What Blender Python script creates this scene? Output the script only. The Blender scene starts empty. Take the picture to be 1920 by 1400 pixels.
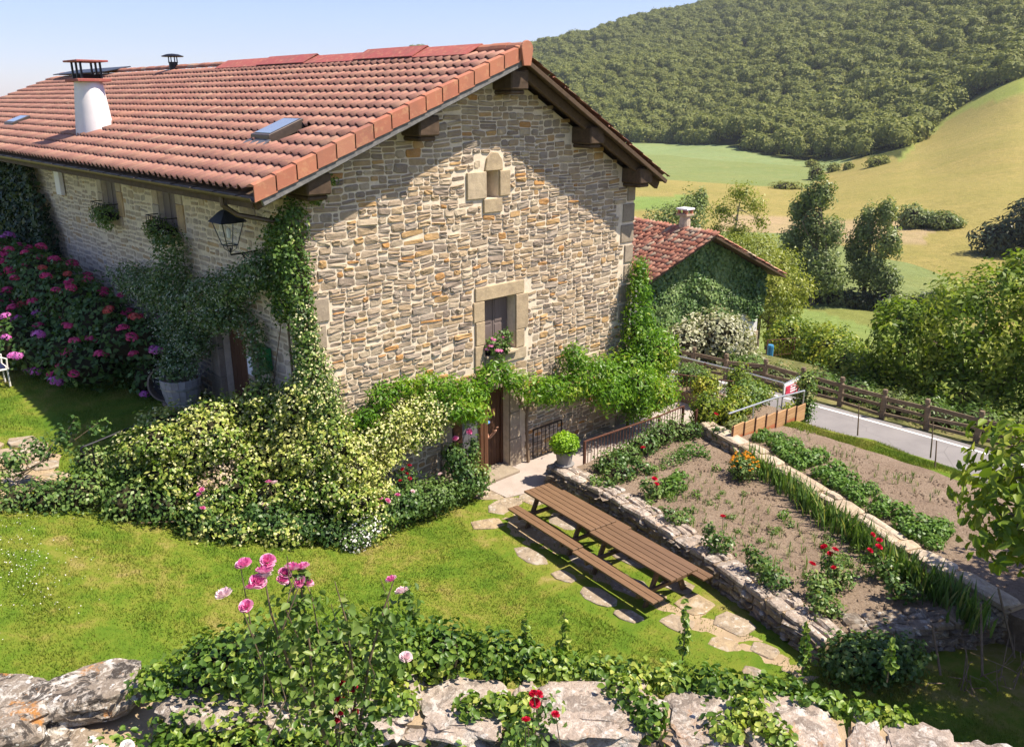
import bpy, math
import numpy as np
from mathutils import Vector, Matrix

S = bpy.context.scene
rad = math.radians
R = np.random.default_rng(7)

# ------------------------------------------------------------------ camera, sky, sun, exposure
cam = bpy.data.cameras.new('camera')
cam.sensor_fit = 'HORIZONTAL'; cam.sensor_width = 36.0; cam.lens = 29.85
cam.clip_start = 0.1; cam.clip_end = 6000
cam_o = bpy.data.objects.new('camera', cam); S.collection.objects.link(cam_o)
CAM = np.array([-8.21, -14.61, 9.0])
cam_o.location = CAM
cam_o.rotation_euler = (rad(90 - 17.9), 0, rad(-43.3))
S.camera = cam_o

SUN_DIR = Vector((-0.38, 0.48, -1.0)).normalized()
world = bpy.data.worlds.new('World'); S.world = world; world.use_nodes = True
wn = world.node_tree; bg = wn.nodes['Background']
sky = wn.nodes.new('ShaderNodeTexSky'); sky.sky_type = 'NISHITA'; sky.sun_disc = False
sky.sun_elevation = math.asin(-SUN_DIR.z)
sky.sun_rotation = math.atan2(-SUN_DIR.x, -SUN_DIR.y)
sky.altitude = 600; sky.air_density = 1.0; sky.dust_density = 0.5; sky.ozone_density = 3.5
tint = wn.nodes.new('ShaderNodeMix'); tint.data_type = 'RGBA'; tint.blend_type = 'MULTIPLY'; tint.inputs[0].default_value = 1.0; tint.inputs[7].default_value = (.72, .665, .80, 1)
wn.links.new(sky.outputs[0], tint.inputs[6]); wn.links.new(tint.outputs[2], bg.inputs[0]); bg.inputs[1].default_value = 0.118
sl = bpy.data.lights.new('sun', 'SUN'); sl.energy = 4.8; sl.angle = rad(0.53); sl.color = (1.0, 0.91, 0.77)
so = bpy.data.objects.new('sun', sl); S.collection.objects.link(so)
so.rotation_euler = SUN_DIR.to_track_quat('-Z', 'Y').to_euler(); so.location = (20, -30, 40)
S.view_settings.view_transform = 'Standard'; S.view_settings.look = 'None'
S.view_settings.exposure = 1.0; S.view_settings.gamma = 1.0; S.view_settings.use_curve_mapping = False
S.render.engine = 'CYCLES'
S.cycles.max_bounces = 6; S.cycles.diffuse_bounces = 3; S.cycles.glossy_bounces = 2
S.cycles.transmission_bounces = 4; S.cycles.transparent_max_bounces = 4; S.cycles.volume_bounces = 0
S.cycles.caustics_reflective = False; S.cycles.caustics_refractive = False
S.cycles.use_denoising = True

# ------------------------------------------------------------------ object helpers
def link(o, parent=None):
    S.collection.objects.link(o)
    if parent is not None:
        o.parent = parent
        if parent.get('_w'):
            o.matrix_parent_inverse = Matrix.Translation(-Vector(parent.location))
    return o

def tag(o, label=None, cat=None, group=None, kind=None):
    if label: o['label'] = label
    if cat: o['category'] = cat
    if group: o['group'] = group
    if kind: o['kind'] = kind
    return o

def thing(name, label, cat, loc=(0, 0, 0), group=None, world_built=True):
    """Empty at the thing's base; children built in world coordinates unless world_built is False."""
    o = bpy.data.objects.new(name, None); o.empty_display_size = 0.2
    o.location = loc
    if world_built: o['_w'] = 1
    S.collection.objects.link(o)
    return tag(o, label, cat, group)

def np_mesh(name, V, F, mat, rnd=None, smooth=False, mats=None, midx=None):
    me = bpy.data.meshes.new(name)
    V = np.asarray(V, dtype=np.float32).reshape(-1, 3)
    if isinstance(F, np.ndarray):
        n, k = F.shape
        me.vertices.add(len(V)); me.vertices.foreach_set('co', V.ravel())
        me.loops.add(n * k); me.loops.foreach_set('vertex_index', F.astype(np.int32).ravel())
        me.polygons.add(n); me.polygons.foreach_set('loop_start', np.arange(0, n * k, k, dtype=np.int32))
        me.update(calc_edges=True)
    else:
        me.from_pydata(V.tolist(), [], F); n = len(F)
    for m in (mats or [mat]): me.materials.append(m)
    if midx is not None: me.polygons.foreach_set('material_index', np.asarray(midx, dtype=np.int32))
    if rnd is not None:
        a = me.attributes.new('rnd', 'FLOAT', 'FACE'); a.data.foreach_set('value', np.asarray(rnd, dtype=np.float32))
    if smooth: me.polygons.foreach_set('use_smooth', np.ones(n, dtype=bool))
    me.update()
    return me

def obj(name, me, parent=None, loc=None):
    o = bpy.data.objects.new(name, me)
    if loc is not None: o.location = loc
    return link(o, parent)

class MB:
    """collects simple solids into one mesh"""
    def __init__(s): s.v = []; s.f = []; s.r = []
    def add(s, vs, fs, rnd=0.0):
        b = len(s.v); s.v += [tuple(map(float, p)) for p in vs]; s.f += [tuple(i + b for i in f) for f in fs]
        s.r += [rnd] * len(fs)
    def box(s, lo, hi, rnd=0.0):
        x0, y0, z0 = lo; x1, y1, z1 = hi
        s.add([(x0,y0,z0),(x1,y0,z0),(x1,y1,z0),(x0,y1,z0),(x0,y0,z1),(x1,y0,z1),(x1,y1,z1),(x0,y1,z1)],
              [(0,3,2,1),(4,5,6,7),(0,1,5,4),(1,2,6,5),(2,3,7,6),(3,0,4,7)], rnd)
    def obox(s, a, b, w, h, up=(0, 0, 1), rnd=0.0):
        """bar from a to b, w wide sideways and h tall"""
        a = np.array(a, float); b = np.array(b, float); d = b - a; d /= np.linalg.norm(d)
        u = np.array(up, float); sd = np.cross(d, u); sd /= np.linalg.norm(sd); u = np.cross(sd, d)
        vs = [p + sd * x * w / 2 + u * y * h / 2 for p in (a, b) for x, y in ((-1,-1),(1,-1),(1,1),(-1,1))]
        s.add(vs, [(0,1,2,3),(7,6,5,4),(0,4,5,1),(1,5,6,2),(2,6,7,3),(3,7,4,0)], rnd)
    def tube(s, pts, rads, n=6, rnd=0.0, cap=True):
        pts = [np.array(p, float) for p in pts]
        if not hasattr(rads, '__len__'): rads = [rads] * len(pts)
        vs = []; prev = None
        for i, p in enumerate(pts):
            d = pts[min(i + 1, len(pts) - 1)] - pts[max(i - 1, 0)]; d /= (np.linalg.norm(d) + 1e-9)
            ref = np.array((0, 0, 1.)) if abs(d[2]) < .9 else np.array((1., 0, 0))
            if prev is not None: ref = prev
            x = np.cross(d, ref); x /= (np.linalg.norm(x) + 1e-9); y = np.cross(x, d); prev = y
            for k in range(n):
                t = 2 * math.pi * k / n; vs.append(p + rads[i] * (math.cos(t) * x + math.sin(t) * y))
        fs = [(i*n+k, i*n+(k+1)%n, (i+1)*n+(k+1)%n, (i+1)*n+k) for i in range(len(pts)-1) for k in range(n)]
        if cap: fs += [tuple(range(n-1, -1, -1)), tuple((len(pts)-1)*n + k for k in range(n))]
        s.add(vs, fs, rnd)
    def lathe(s, c, prof, n=20, rnd=0.0, sx=1, sy=1):
        vs = [(c[0]+r*sx*math.cos(2*math.pi*k/n), c[1]+r*sy*math.sin(2*math.pi*k/n), c[2]+z) for r, z in prof for k in range(n)]
        fs = [(i*n+k, i*n+(k+1)%n, (i+1)*n+(k+1)%n, (i+1)*n+k) for i in range(len(prof)-1) for k in range(n)]
        fs += [tuple(range(n-1,-1,-1)), tuple((len(prof)-1)*n+k for k in range(n))]
        s.add(vs, fs, rnd)
    def prism(s, poly, off, rnd=0.0):
        """polygon of 3-D points extruded by vector off"""
        n = len(poly); a = [np.array(p, float) for p in poly]; b = [p + np.array(off, float) for p in a]
        s.add(a + b, [tuple(range(n)), tuple(range(2*n-1, n-1, -1))] + [(k, k+n, (k+1)%n+n, (k+1)%n) for k in range(n)], rnd)
    def build(s, name, mat, parent=None, smooth=False, bevel=0.0):
        me = np_mesh(name, s.v, s.f, mat, rnd=s.r, smooth=smooth)
        o = obj(name, me, parent)
        if bevel:
            m = o.modifiers.new('bevel', 'BEVEL'); m.width = bevel; m.segments = 1; m.limit_method = 'ANGLE'
        return o

def copy_tree(o, parent=None):
    c = o.copy(); S.collection.objects.link(c)
    if parent is not None: c.parent = parent
    for ch in list(o.children): copy_tree(ch, c)
    return c

def cut(o, boxes):
    """subtract boxes from a mesh for good (openings)"""
    tmp = []
    for lo, hi in boxes:
        m = MB(); m.box(lo, hi); c = bpy.data.objects.new('cutter', np_mesh('cutter', m.v, m.f, None)); c.data.materials.clear()
        S.collection.objects.link(c); tmp.append(c)
        b = o.modifiers.new('cut', 'BOOLEAN'); b.object = c; b.operation = 'DIFFERENCE'; b.solver = 'EXACT'
    dg = bpy.context.evaluated_depsgraph_get()
    me = bpy.data.meshes.new_from_object(o.evaluated_get(dg))
    o.modifiers.clear(); o.data = me
    for c in tmp:
        d = c.data; bpy.data.objects.remove(c); bpy.data.meshes.remove(d)

# ------------------------------------------------------------------ numpy noise
def snoise(P, f=1.0, seed=0, octv=3):
    P = np.asarray(P, float); g = np.random.default_rng(seed); out = np.zeros(P.shape[0]); a = 1.0; tot = 0
    for o in range(octv):
        for k in range(4):
            d = g.normal(size=P.shape[1]); d *= f * (2 ** o) * 1.3 / np.linalg.norm(d)
            out += a * np.sin(P @ d * 2 + g.uniform(0, 6.28) + 1.2*np.sin(P[:, (k+1) % P.shape[1]] * f * (2**o) * .9 + k))
        tot += a * 2.2; a *= 0.5
    return np.clip(out / tot, -1.3, 1.3)

def sstep(a, b, x):
    t = np.clip((x - a) / (b - a), 0, 1); return t * t * (3 - 2 * t)

# ------------------------------------------------------------------ materials
MATS = {}
class Mt:
    def __init__(s, name, rough=.8, spec=.25, metal=0.0):
        s.m = bpy.data.materials.new(name); s.m.use_nodes = True; s.nt = s.m.node_tree
        s.b = s.nt.nodes['Principled BSDF']; s.out = s.nt.nodes['Material Output']
        s.b.inputs['Roughness'].default_value = rough; s.b.inputs['Specular IOR Level'].default_value = spec
        s.b.inputs['Metallic'].default_value = metal
        MATS[name] = s.m
    def n(s, t, **k):
        nd = s.nt.nodes.new(t)
        for a, v in k.items(): setattr(nd, a, v)
        return nd
    def l(s, a, b): s.nt.links.new(a, b)
    def pos(s):
        if not hasattr(s, '_p'): s._p = s.n('ShaderNodeNewGeometry').outputs['Position']
        return s._p
    def noise(s, scale, detail=4, rough=.6, dist=0, stretch=None):
        nd = s.n('ShaderNodeTexNoise'); nd.inputs['Scale'].default_value = scale; nd.inputs['Detail'].default_value = detail
        nd.inputs['Roughness'].default_value = rough; nd.inputs['Distortion'].default_value = dist
        p = s.pos()
        if stretch:
            mp = s.n('ShaderNodeMapping'); mp.inputs['Scale'].default_value = stretch; s.l(p, mp.inputs[0]); p = mp.outputs[0]
        s.l(p, nd.inputs['Vector']); return nd.outputs['Fac']
    def voro(s, scale, feature='F1', stretch=None):
        nd = s.n('ShaderNodeTexVoronoi', feature=feature); nd.inputs['Scale'].default_value = scale
        s.l(s.pos(), nd.inputs['Vector']); return nd
    def ramp(s, fac, stops, interp='LINEAR'):
        r = s.n('ShaderNodeValToRGB'); cr = r.color_ramp; cr.interpolation = interp
        while len(cr.elements) < len(stops): cr.elements.new(.5)
        for e, (p, c) in zip(cr.elements, stops): e.position = p; e.color = (*c, 1) if len(c) == 3 else c
        s.l(fac, r.inputs[0]); return r.outputs[0]
    def fr(s, fac, lo, hi):
        r = s.n('ShaderNodeMapRange'); r.inputs[1].default_value = lo; r.inputs[2].default_value = hi; s.l(fac, r.inputs[0]); return r.outputs[0]
    def mix(s, fac, a, b, mode='MIX'):
        m = s.n('ShaderNodeMix', data_type='RGBA', blend_type=mode)
        if isinstance(fac, (int, float)): m.inputs[0].default_value = fac
        else: s.l(fac, m.inputs[0])
        for v, i in ((a, 6), (b, 7)):
            if isinstance(v, tuple): m.inputs[i].default_value = (*v, 1)
            else: s.l(v, m.inputs[i])
        return m.outputs[2]
    def math(s, op, a, b=None):
        m = s.n('ShaderNodeMath', operation=op)
        for v, i in ((a, 0), (b, 1)):
            if v is None: continue
            if isinstance(v, (int, float)): m.inputs[i].default_value = v
            else: s.l(v, m.inputs[i])
        return m.outputs[0]
    def rnd(s):
        """per-piece random: face attribute plus object random, wrapped"""
        a = s.n('ShaderNodeAttribute', attribute_name='rnd').outputs['Fac']
        b = s.n('ShaderNodeObjectInfo').outputs['Random']
        return s.math('FRACT', s.math('ADD', a, b))
    def attr(s): return s.n('ShaderNodeAttribute', attribute_name='rnd').outputs['Fac']
    def bump(s, h, strength=.4, dist=.02):
        b = s.n('ShaderNodeBump'); b.inputs['Strength'].default_value = strength; b.inputs['Distance'].default_value = dist
        s.l(h, b.inputs['Height']); s.l(b.outputs[0], s.b.inputs['Normal']); return b
    def col(s, c):
        if isinstance(c, tuple): s.b.inputs['Base Color'].default_value = (*c, 1)
        else: s.l(c, s.b.inputs['Base Color'])
        return s

def plain(name, c, rough=.7, spec=.3, metal=0, var=.25, scale=6, bump=.15):
    m = Mt(name, rough, spec, metal); nz = m.noise(scale, 5)
    m.col(m.ramp(nz, [(.25, tuple(x*(1-var) for x in c)), (.75, tuple(min(1, x*(1+var)) for x in c))]))
    if bump: m.bump(m.noise(scale*6, 3), bump, .01)
    return m.m

def stone_mat(name, stops, bump=.9, lichen=0.0, dark=.0, fine=0):
    m = Mt(name, .88, .2); r = m.rnd(); base = m.ramp(r, stops, 'CONSTANT')
    n1 = m.noise(5, 6, .65, .4); n2 = m.noise(22, 5, .7)
    c = m.mix(m.fr(n1, .35, .7), base, m.mix(.5, base, (.16, .12, .09)))
    c = m.mix(m.math('MULTIPLY', m.fr(n2, .5, .8), .45), c, m.mix(.5, base, (.68, .58, .44)))
    if lichen:
        l1 = m.noise(3.2, 6, .7, .6)
        c = m.mix(m.math('MULTIPLY', m.fr(l1, .54, .60), lichen), c, (.60, .56, .50))
        c = m.mix(m.math('MULTIPLY', m.fr(m.noise(4.1, 5, .7, .8), .53, .56), lichen), c, (.05, .043, .037))
        c = m.mix(m.math('MULTIPLY', m.fr(m.noise(2.6, 6, .75, .5), .60, .66), lichen), c, (.42, .19, .05))
        c = m.mix(m.math('MULTIPLY', m.fr(m.noise(9, 3, .5), .63, .66), lichen), c, (.72, .70, .66))
    if fine:
        c = m.mix(m.math('MULTIPLY', m.fr(m.noise(55, 5, .75), .42, .62), .55), c, m.mix(.5, c, (.07,.05,.04)))
        c = m.mix(m.math('MULTIPLY', m.fr(m.noise(15, 6, .75, .8), .52, .62), .55), c, (.62,.56,.49))
    m.col(c); h = m.math('ADD', m.noise(9, 6, .7), m.math('MULTIPLY', m.noise(40, 4, .7), .4)); m.bump(h, bump, .035)
    return m.m

M_rubble = stone_mat('rubble stone', [(0, (.41,.30,.185)), (.13, (.36,.275,.185)), (.27, (.44,.325,.20)), (.38, (.28,.22,.17)), (.5, (.42,.325,.23)),
                      (.60, (.48,.30,.13)), (.65, (.34,.28,.22)), (.78, (.45,.36,.255)), (.9, (.50,.405,.285)), (.96, (.46,.24,.08))], .5)
M_siderub = stone_mat('pale side rubble', [(0, (.52,.41,.30)), (.2, (.57,.47,.36)), (.45, (.50,.40,.30)), (.6, (.53,.37,.21)), (.70, (.54,.445,.35)), (.9, (.45,.385,.325))], .5)  # pale stone, lightened further to stand in for fill light in shade
M_mortar = plain('lime mortar', (.68,.575,.44), .95, .1, 0, .2, 7, .5)
M_ashlar = stone_mat('dressed sandstone', [(0, (.48,.37,.23)), (.35, (.44,.34,.215)), (.7, (.50,.40,.27))], .35)
M_greyash = stone_mat('grey dressed stone', [(0, (.37,.30,.225)), (.5, (.33,.27,.20))], .4)
M_gwall = stone_mat('lichened garden stone', [(0, (.23,.18,.135)), (.3, (.185,.145,.11)), (.6, (.26,.20,.135)), (.8, (.22,.18,.15))], .9, .35)
M_capst = stone_mat('pink grey crusted cap stone', [(0, (.45,.36,.29)), (.4, (.39,.315,.26)), (.7, (.47,.385,.32))], .9, .45, fine=1)
M_fgstone = stone_mat('heavily lichened boulder', [(0, (.26,.215,.17)), (.5, (.30,.235,.17))], 1.0, .95, fine=1)
M_kerb = stone_mat('pale kerb stone', [(0, (.50,.40,.29)), (.35, (.46,.36,.25)), (.7, (.53,.43,.32))], .6, .18)
M_flag = stone_mat('flagstone', [(0, (.37,.29,.20)), (.3, (.34,.27,.19)), (.6, (.40,.30,.18)), (.85, (.32,.26,.20))], .8, .3)

def tile_mat(name, stops, dirt=.5):
    m = Mt(name, .75, .25); r = m.rnd(); base = m.ramp(r, stops)
    c = m.mix(m.math('MULTIPLY', m.fr(m.noise(2.2, 6, .7, .3), .45, .7), dirt), base, (.17, .105, .075))
    c = m.mix(m.math('MULTIPLY', m.fr(m.noise(7, 5, .7), .52, .75), .6), c, (.56, .32, .17))
    m.col(c); m.bump(m.noise(60, 3), .2, .006); return m.m
M_tile = tile_mat('terracotta tile', [(0, (.36,.165,.125)), (.3, (.41,.20,.15)), (.55, (.44,.23,.165)), (.8, (.34,.155,.122)), (1, (.46,.265,.185))])
M_verge = tile_mat('red verge tile', [(0, (.38,.135,.085)), (.5, (.43,.17,.10)), (.8, (.33,.135,.09)), (1, (.44,.20,.125))], .3)
M_oldtile = tile_mat('old clay tile', [(0, (.36,.13,.08)), (.25, (.43,.18,.12)), (.5, (.30,.12,.085)), (.75, (.46,.24,.16)), (.93, (.42,.33,.24))], .6)
M_cover = tile_mat('weathered maroon ridge cover', [(0, (.30,.07,.07)), (1, (.36,.10,.08))], .5)

def wood_mat(name, c1, c2, stretch=(3, 3, 40), rough=.75, spec=.25):
    m = Mt(name, rough, spec); n1 = m.noise(1.2, 6, .65, .3, stretch)
    c = m.ramp(n1, [(.3, c1), (.7, c2)])
    c = m.mix(m.math('MULTIPLY', m.rnd(), .35), c, tuple(x*.55 for x in c1))
    m.col(c); m.bump(n1, .25, .006); return m.m
M_beam = wood_mat('dark old oak', (.055,.035,.022), (.13,.085,.055), (6, 6, 6))
M_board = wood_mat('grey weathered board', (.12,.115,.115), (.26,.25,.24), (8, 3, 8))
M_soffit = wood_mat('brown soffit board', (.07,.045,.028), (.14,.09,.055), (10, 2, 10))
M_door = wood_mat('brown door wood', (.085,.040,.022), (.15,.075,.042), (30, 30, 2.5), .6)
M_doorlit = wood_mat('sunlit door wood', (.13,.055,.028), (.24,.11,.06), (30, 30, 2.5), .6)  # lighter copy of the door wood, sunlight put into its colour
M_table = wood_mat('varnished brown table wood', (.135,.075,.04), (.235,.14,.08), (40, 2.2, 30), .5, .3)
M_tleg = wood_mat('dark table frame wood', (.10,.06,.035), (.18,.11,.065), (20, 20, 6), .6)
M_fence = wood_mat('old fence timber', (.12,.085,.055), (.27,.20,.135), (10, 3, 10), .85)
M_plank = wood_mat('tan planter board', (.40,.22,.10), (.53,.32,.16), (2.5, 30, 30), .7)
M_redplank = wood_mat('red board', (.40,.13,.06), (.47,.19,.09), (2.5, 30, 30), .7)
M_barrel = wood_mat('whitewashed tub wood', (.30,.285,.27), (.46,.45,.44), (12, 12, 2), .8)
M_tub = wood_mat('grey tub wood', (.17,.13,.10), (.28,.22,.17), (12, 12, 2), .8)
M_bark = wood_mat('bark', (.10,.075,.055), (.22,.17,.125), (14, 14, 3), .95)
M_palebark = wood_mat('pale bark', (.30,.25,.19), (.48,.43,.35), (10, 10, 3), .9)
M_twig = wood_mat('twig bark', (.14,.095,.06), (.26,.19,.13), (20, 20, 4), .9)
M_shutter = wood_mat('grey brown shutter', (.15,.115,.105), (.21,.165,.15), (30, 30, 3), .6)
M_black = plain('black iron', (.022,.022,.025), .45, .5, .6, .3, 20)
M_lampblk = plain('lantern black paint', (.03,.034,.04), .5, .4, 0, .3, 15)
M_rust = plain('rust brown rail paint', (.13,.055,.035), .6, .4, .2, .35, 18)
M_galv = plain('galvanised steel', (.55,.56,.57), .4, .5, .7, .15, 20)
M_gutter = plain('brown metal gutter', (.11,.075,.05), .45, .45, .4, .25, 8)
M_white = plain('white render', (.78,.75,.72), .9, .15, 0, .08, 4, .3)
M_chimney = plain('chimney white render', (.80,.745,.73), .9, .15, 0, .06, 3, .25)
M_zinc = plain('zinc flashing', (.20,.19,.185), .4, .5, .5, .2, 10)
M_skyfr = plain('brown skylight frame', (.10,.075,.06), .4, .5, .3, .2, 10, 0)
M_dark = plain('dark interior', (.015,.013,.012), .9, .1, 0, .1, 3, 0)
M_grey = plain('grey panel', (.20,.19,.20), .7, .25, 0, .1, 4, .05)
M_pot = plain('grey plastic pot', (.24,.225,.215), .6, .3, 0, .12, 12, .05)
M_green = plain('green letterbox enamel', (.02,.22,.06), .4, .5, 0, .1, 8, 0)
M_paper = plain('white paper', (.72,.74,.78), .8, .2, 0, .05, 9, 0)
M_blue = plain('blue plastic', (.05,.22,.42), .5, .4, 0, .1, 9, 0)
M_signred = plain('sign red', (.62,.045,.10), .5, .4, 0, .06, 9, 0)
M_signwhite = plain('sign white', (.82,.78,.82), .5, .4, 0, .04, 9, 0)
M_cap = plain('blue cap cloth', (.10,.24,.48), .9, .1, 0, .2, 60)
M_jeans = plain('denim', (.11,.16,.26), .9, .1, 0, .25, 60)
M_skin = plain('skin', (.50,.27,.18), .6, .35, 0, .1, 30, 0)
M_hair = plain('dark hair', (.03,.02,.015), .7, .3, 0, .2, 60)
M_shirt = plain('dark shirt cloth', (.035,.035,.05), .9, .1, 0, .2, 60)
M_plastic = plain('white garden chair plastic', (.78,.74,.68), .5, .4, 0, .05, 9, 0)
M_cushion = plain('navy cushion', (.02,.025,.07), .9, .1, 0, .2, 40)
M_linew = plain('white road paint', (.72,.70,.68), .8, .2, 0, .15, 12, .1)
M_bulb = plain('frosted lamp bulb', (.8,.8,.78), .3, .5, 0, .03, 5, 0)

m = Mt('window glass', .06, .6); m.col((.10,.13,.17)); M_glass = m.m
m = Mt('roof window glass', .05, .8); m.col((.22,.27,.36)); M_roofglass = m.m
m = Mt('solar cell', .45, .3); m.col((.03,.035,.05)); M_solar = m.m
m = Mt('lantern glass', .08, .5); m.col((.75,.78,.78)); tr = m.n('ShaderNodeBsdfTransparent'); mx = m.n('ShaderNodeMixShader'); mx.inputs[0].default_value = .86
m.l(m.b.outputs[0], mx.inputs[1]); m.l(tr.outputs[0], mx.inputs[2]); m.l(mx.outputs[0], m.out.inputs[0]); M_lglass = m.m

def leaf_mat(name, stops, trans=.28, rough=.45, spec=.35, tint=(1.15, 1.25, .55), patch=None):
    m = Mt(name, rough, spec); c = m.ramp(m.attr(), stops)
    if patch:
        c = m.mix(m.math('MULTIPLY', m.fr(m.noise(patch[1], 3), .45, .65), .8), c, patch[0])
    m.col(c)
    t = m.n('ShaderNodeBsdfTranslucent'); m.l(m.mix(1.0, c, tint, 'MULTIPLY'), t.inputs[0])
    mx = m.n('ShaderNodeMixShader'); mx.inputs[0].default_value = trans
    m.l(m.b.outputs[0], mx.inputs[1]); m.l(t.outputs[0], mx.inputs[2]); m.l(mx.outputs[0], m.out.inputs[0])
    return m.m

L_jas = leaf_mat('jasmine leaf', [(0, (.07,.14,.02)), (.35, (.18,.27,.04)), (.7, (.38,.42,.085)), (1, (.56,.54,.19))])
L_jasfl = leaf_mat('cream jasmine blossom', [(0, (.58,.57,.24)), (.5, (.68,.65,.38)), (1, (.58,.58,.16))], .2, .7, .1, (1, 1, .8))
L_sidej = leaf_mat('star jasmine leaf', [(0, (.06,.12,.035)), (.5, (.13,.21,.07)), (1, (.26,.34,.14))])
L_sidefl = leaf_mat('star jasmine blossom', [(0, (.42,.46,.30)), (1, (.60,.61,.47))], .15, .8, .1, (1, 1, 1))
L_wist = leaf_mat('wisteria leaf', [(0, (.06,.15,.012)), (.5, (.13,.27,.018)), (.85, (.24,.38,.03)), (1, (.38,.40,.06))], .38, .4, .35, (1.2, 1.3, .4))
L_vine = leaf_mat('corner climber leaf', [(0, (.045,.10,.02)), (.5, (.10,.18,.03)), (.85, (.24,.32,.07)), (1, (.46,.46,.20))])
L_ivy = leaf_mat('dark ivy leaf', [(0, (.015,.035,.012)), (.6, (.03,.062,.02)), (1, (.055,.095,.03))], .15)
L_fgivy = leaf_mat('foreground ivy leaf', [(0, (.05,.11,.018)), (.45, (.12,.21,.03)), (.8, (.25,.33,.05)), (1, (.40,.43,.09))], .3, .4)
L_rose = leaf_mat('rose leaf', [(0, (.045,.10,.025)), (.5, (.095,.175,.04)), (.85, (.18,.26,.065)), (1, (.30,.35,.11))], .28, .4)
L_rosefg = leaf_mat('foreground rose leaf', [(0, (.06,.12,.025)), (.5, (.13,.21,.04)), (.85, (.23,.30,.07)), (1, (.36,.38,.12))], .35, .45)
L_bush = leaf_mat('border bush leaf', [(0, (.06,.125,.03)), (.5, (.12,.205,.045)), (.85, (.22,.30,.08)), (1, (.34,.38,.13))], .3)
L_hyd = leaf_mat('hydrangea leaf', [(0, (.04,.09,.022)), (.5, (.08,.16,.035)), (1, (.16,.24,.06))], .25)
L_h2ivy = leaf_mat('house ivy leaf', [(0, (.06,.13,.04)), (.5, (.13,.22,.06)), (1, (.26,.35,.12))], .2)
L_varieg = leaf_mat('variegated shrub leaf', [(0, (.16,.19,.085)), (.5, (.36,.36,.22)), (1, (.55,.52,.38))], .2)
L_hedge = leaf_mat('yellow green hedge leaf', [(0, (.07,.13,.015)), (.45, (.16,.23,.02)), (.85, (.33,.36,.035)), (1, (.45,.42,.05))], .3)
L_walnut = leaf_mat('walnut leaf', [(0, (.08,.14,.016)), (.5, (.17,.25,.025)), (.85, (.29,.35,.04)), (1, (.40,.43,.07))], .38, .5, .3)
L_poplar = leaf_mat('poplar leaf', [(0, (.09,.13,.04)), (.5, (.175,.225,.07)), (1, (.29,.32,.12))], .3)
L_birch = leaf_mat('birch leaf', [(0, (.13,.17,.025)), (.5, (.24,.27,.035)), (1, (.36,.36,.06))], .3)
L_conif = leaf_mat('conifer needle', [(0, (.022,.035,.015)), (.6, (.04,.058,.022)), (1, (.075,.085,.035))], .05)
L_forest = leaf_mat('beech leaf', [(0, (.10,.125,.03)), (.5, (.20,.215,.05)), (1, (.31,.30,.085))], .22, .6, .15)
L_potato = leaf_mat('potato leaf', [(0, (.05,.115,.018)), (.5, (.10,.20,.03)), (1, (.20,.31,.06))], .3)
L_iris = leaf_mat('iris leaf', [(0, (.06,.125,.025)), (.5, (.115,.20,.04)), (.85, (.20,.28,.07)), (1, (.38,.36,.12))], .3)
L_herb = leaf_mat('garden herb leaf', [(0, (.06,.12,.025)), (.5, (.12,.20,.045)), (1, (.23,.32,.09))], .3)
L_basil = leaf_mat('basil leaf', [(0, (.14,.28,.012)), (.6, (.27,.45,.02)), (1, (.40,.55,.05))], .35)
L_pink = leaf_mat('pink rose petal', [(0, (.66,.10,.30)), (.5, (.74,.22,.44)), (.8, (.80,.42,.58)), (1, (.84,.62,.70))], .25, .6, .2, (1, .9, 1))
L_red = leaf_mat('crimson rose petal', [(0, (.45,.008,.03)), (.6, (.62,.012,.05)), (1, (.68,.04,.12))], .2, .6, .2, (1, .8, .8))
L_white = leaf_mat('white petal', [(0, (.74,.70,.66)), (1, (.84,.82,.80))], .2, .7, .1, (1, 1, 1))
L_palepink = leaf_mat('pale pink petal', [(0, (.76,.50,.55)), (1, (.84,.70,.70))], .2, .7, .1, (1, 1, 1))
L_hydr = leaf_mat('crimson hydrangea floret', [(0, (.48,.03,.13)), (.5, (.60,.06,.19)), (1, (.68,.14,.24))], .15, .8, .1, (1, .8, .8))
L_hydm = leaf_mat('magenta hydrangea floret', [(0, (.50,.09,.36)), (1, (.62,.22,.52))], .15, .8, .1, (1, .8, 1))
L_hydc = leaf_mat('coral hydrangea floret', [(0, (.52,.06,.07)), (1, (.62,.16,.12))], .15, .8, .1, (1, .8, .8))
L_orange = leaf_mat('orange marigold petal', [(0, (.70,.22,.01)), (1, (.80,.38,.03))], .2, .7, .1, (1, 1, .7))
L_dry = leaf_mat('dry brown seed head', [(0, (.38,.27,.17)), (1, (.58,.48,.36))], .1, .9, .1, (1, 1, 1))
L_core = plain('dark shrub core', (.030,.026,.014), .95, .1, 0, .4, 14, .3)  # near black filler, paints the shade between leaves

# lawn: grass and straw patches share one world-space pattern between sheet and blades
def lawn_pattern(m):
    a = m.noise(.55, 5, .62, .6); b = m.noise(2.6, 5, .6, .3); d = m.noise(9, 4, .6)
    return m.math('ADD', m.math('ADD', m.math('MULTIPLY', a, .58), m.math('MULTIPLY', b, .30)), m.math('MULTIPLY', d, .12))
LAWN = [(.36, (.085,.17,.014)), (.45, (.135,.215,.02)), (.52, (.20,.24,.03)), (.58, (.285,.26,.06)), (.66, (.41,.31,.14))]
m = Mt('lawn', .9, .1); c = m.ramp(lawn_pattern(m), LAWN); c = m.mix(m.math('MULTIPLY', m.noise(60, 4, .7), .5), c, m.mix(.6, c, (.05,.07,.01)))
m.col(c); m.bump(m.noise(55, 5, .75), .9, .03); M_lawn = m.m
m = Mt('grass blade', .6, .2); c = m.ramp(lawn_pattern(m), LAWN)
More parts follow.
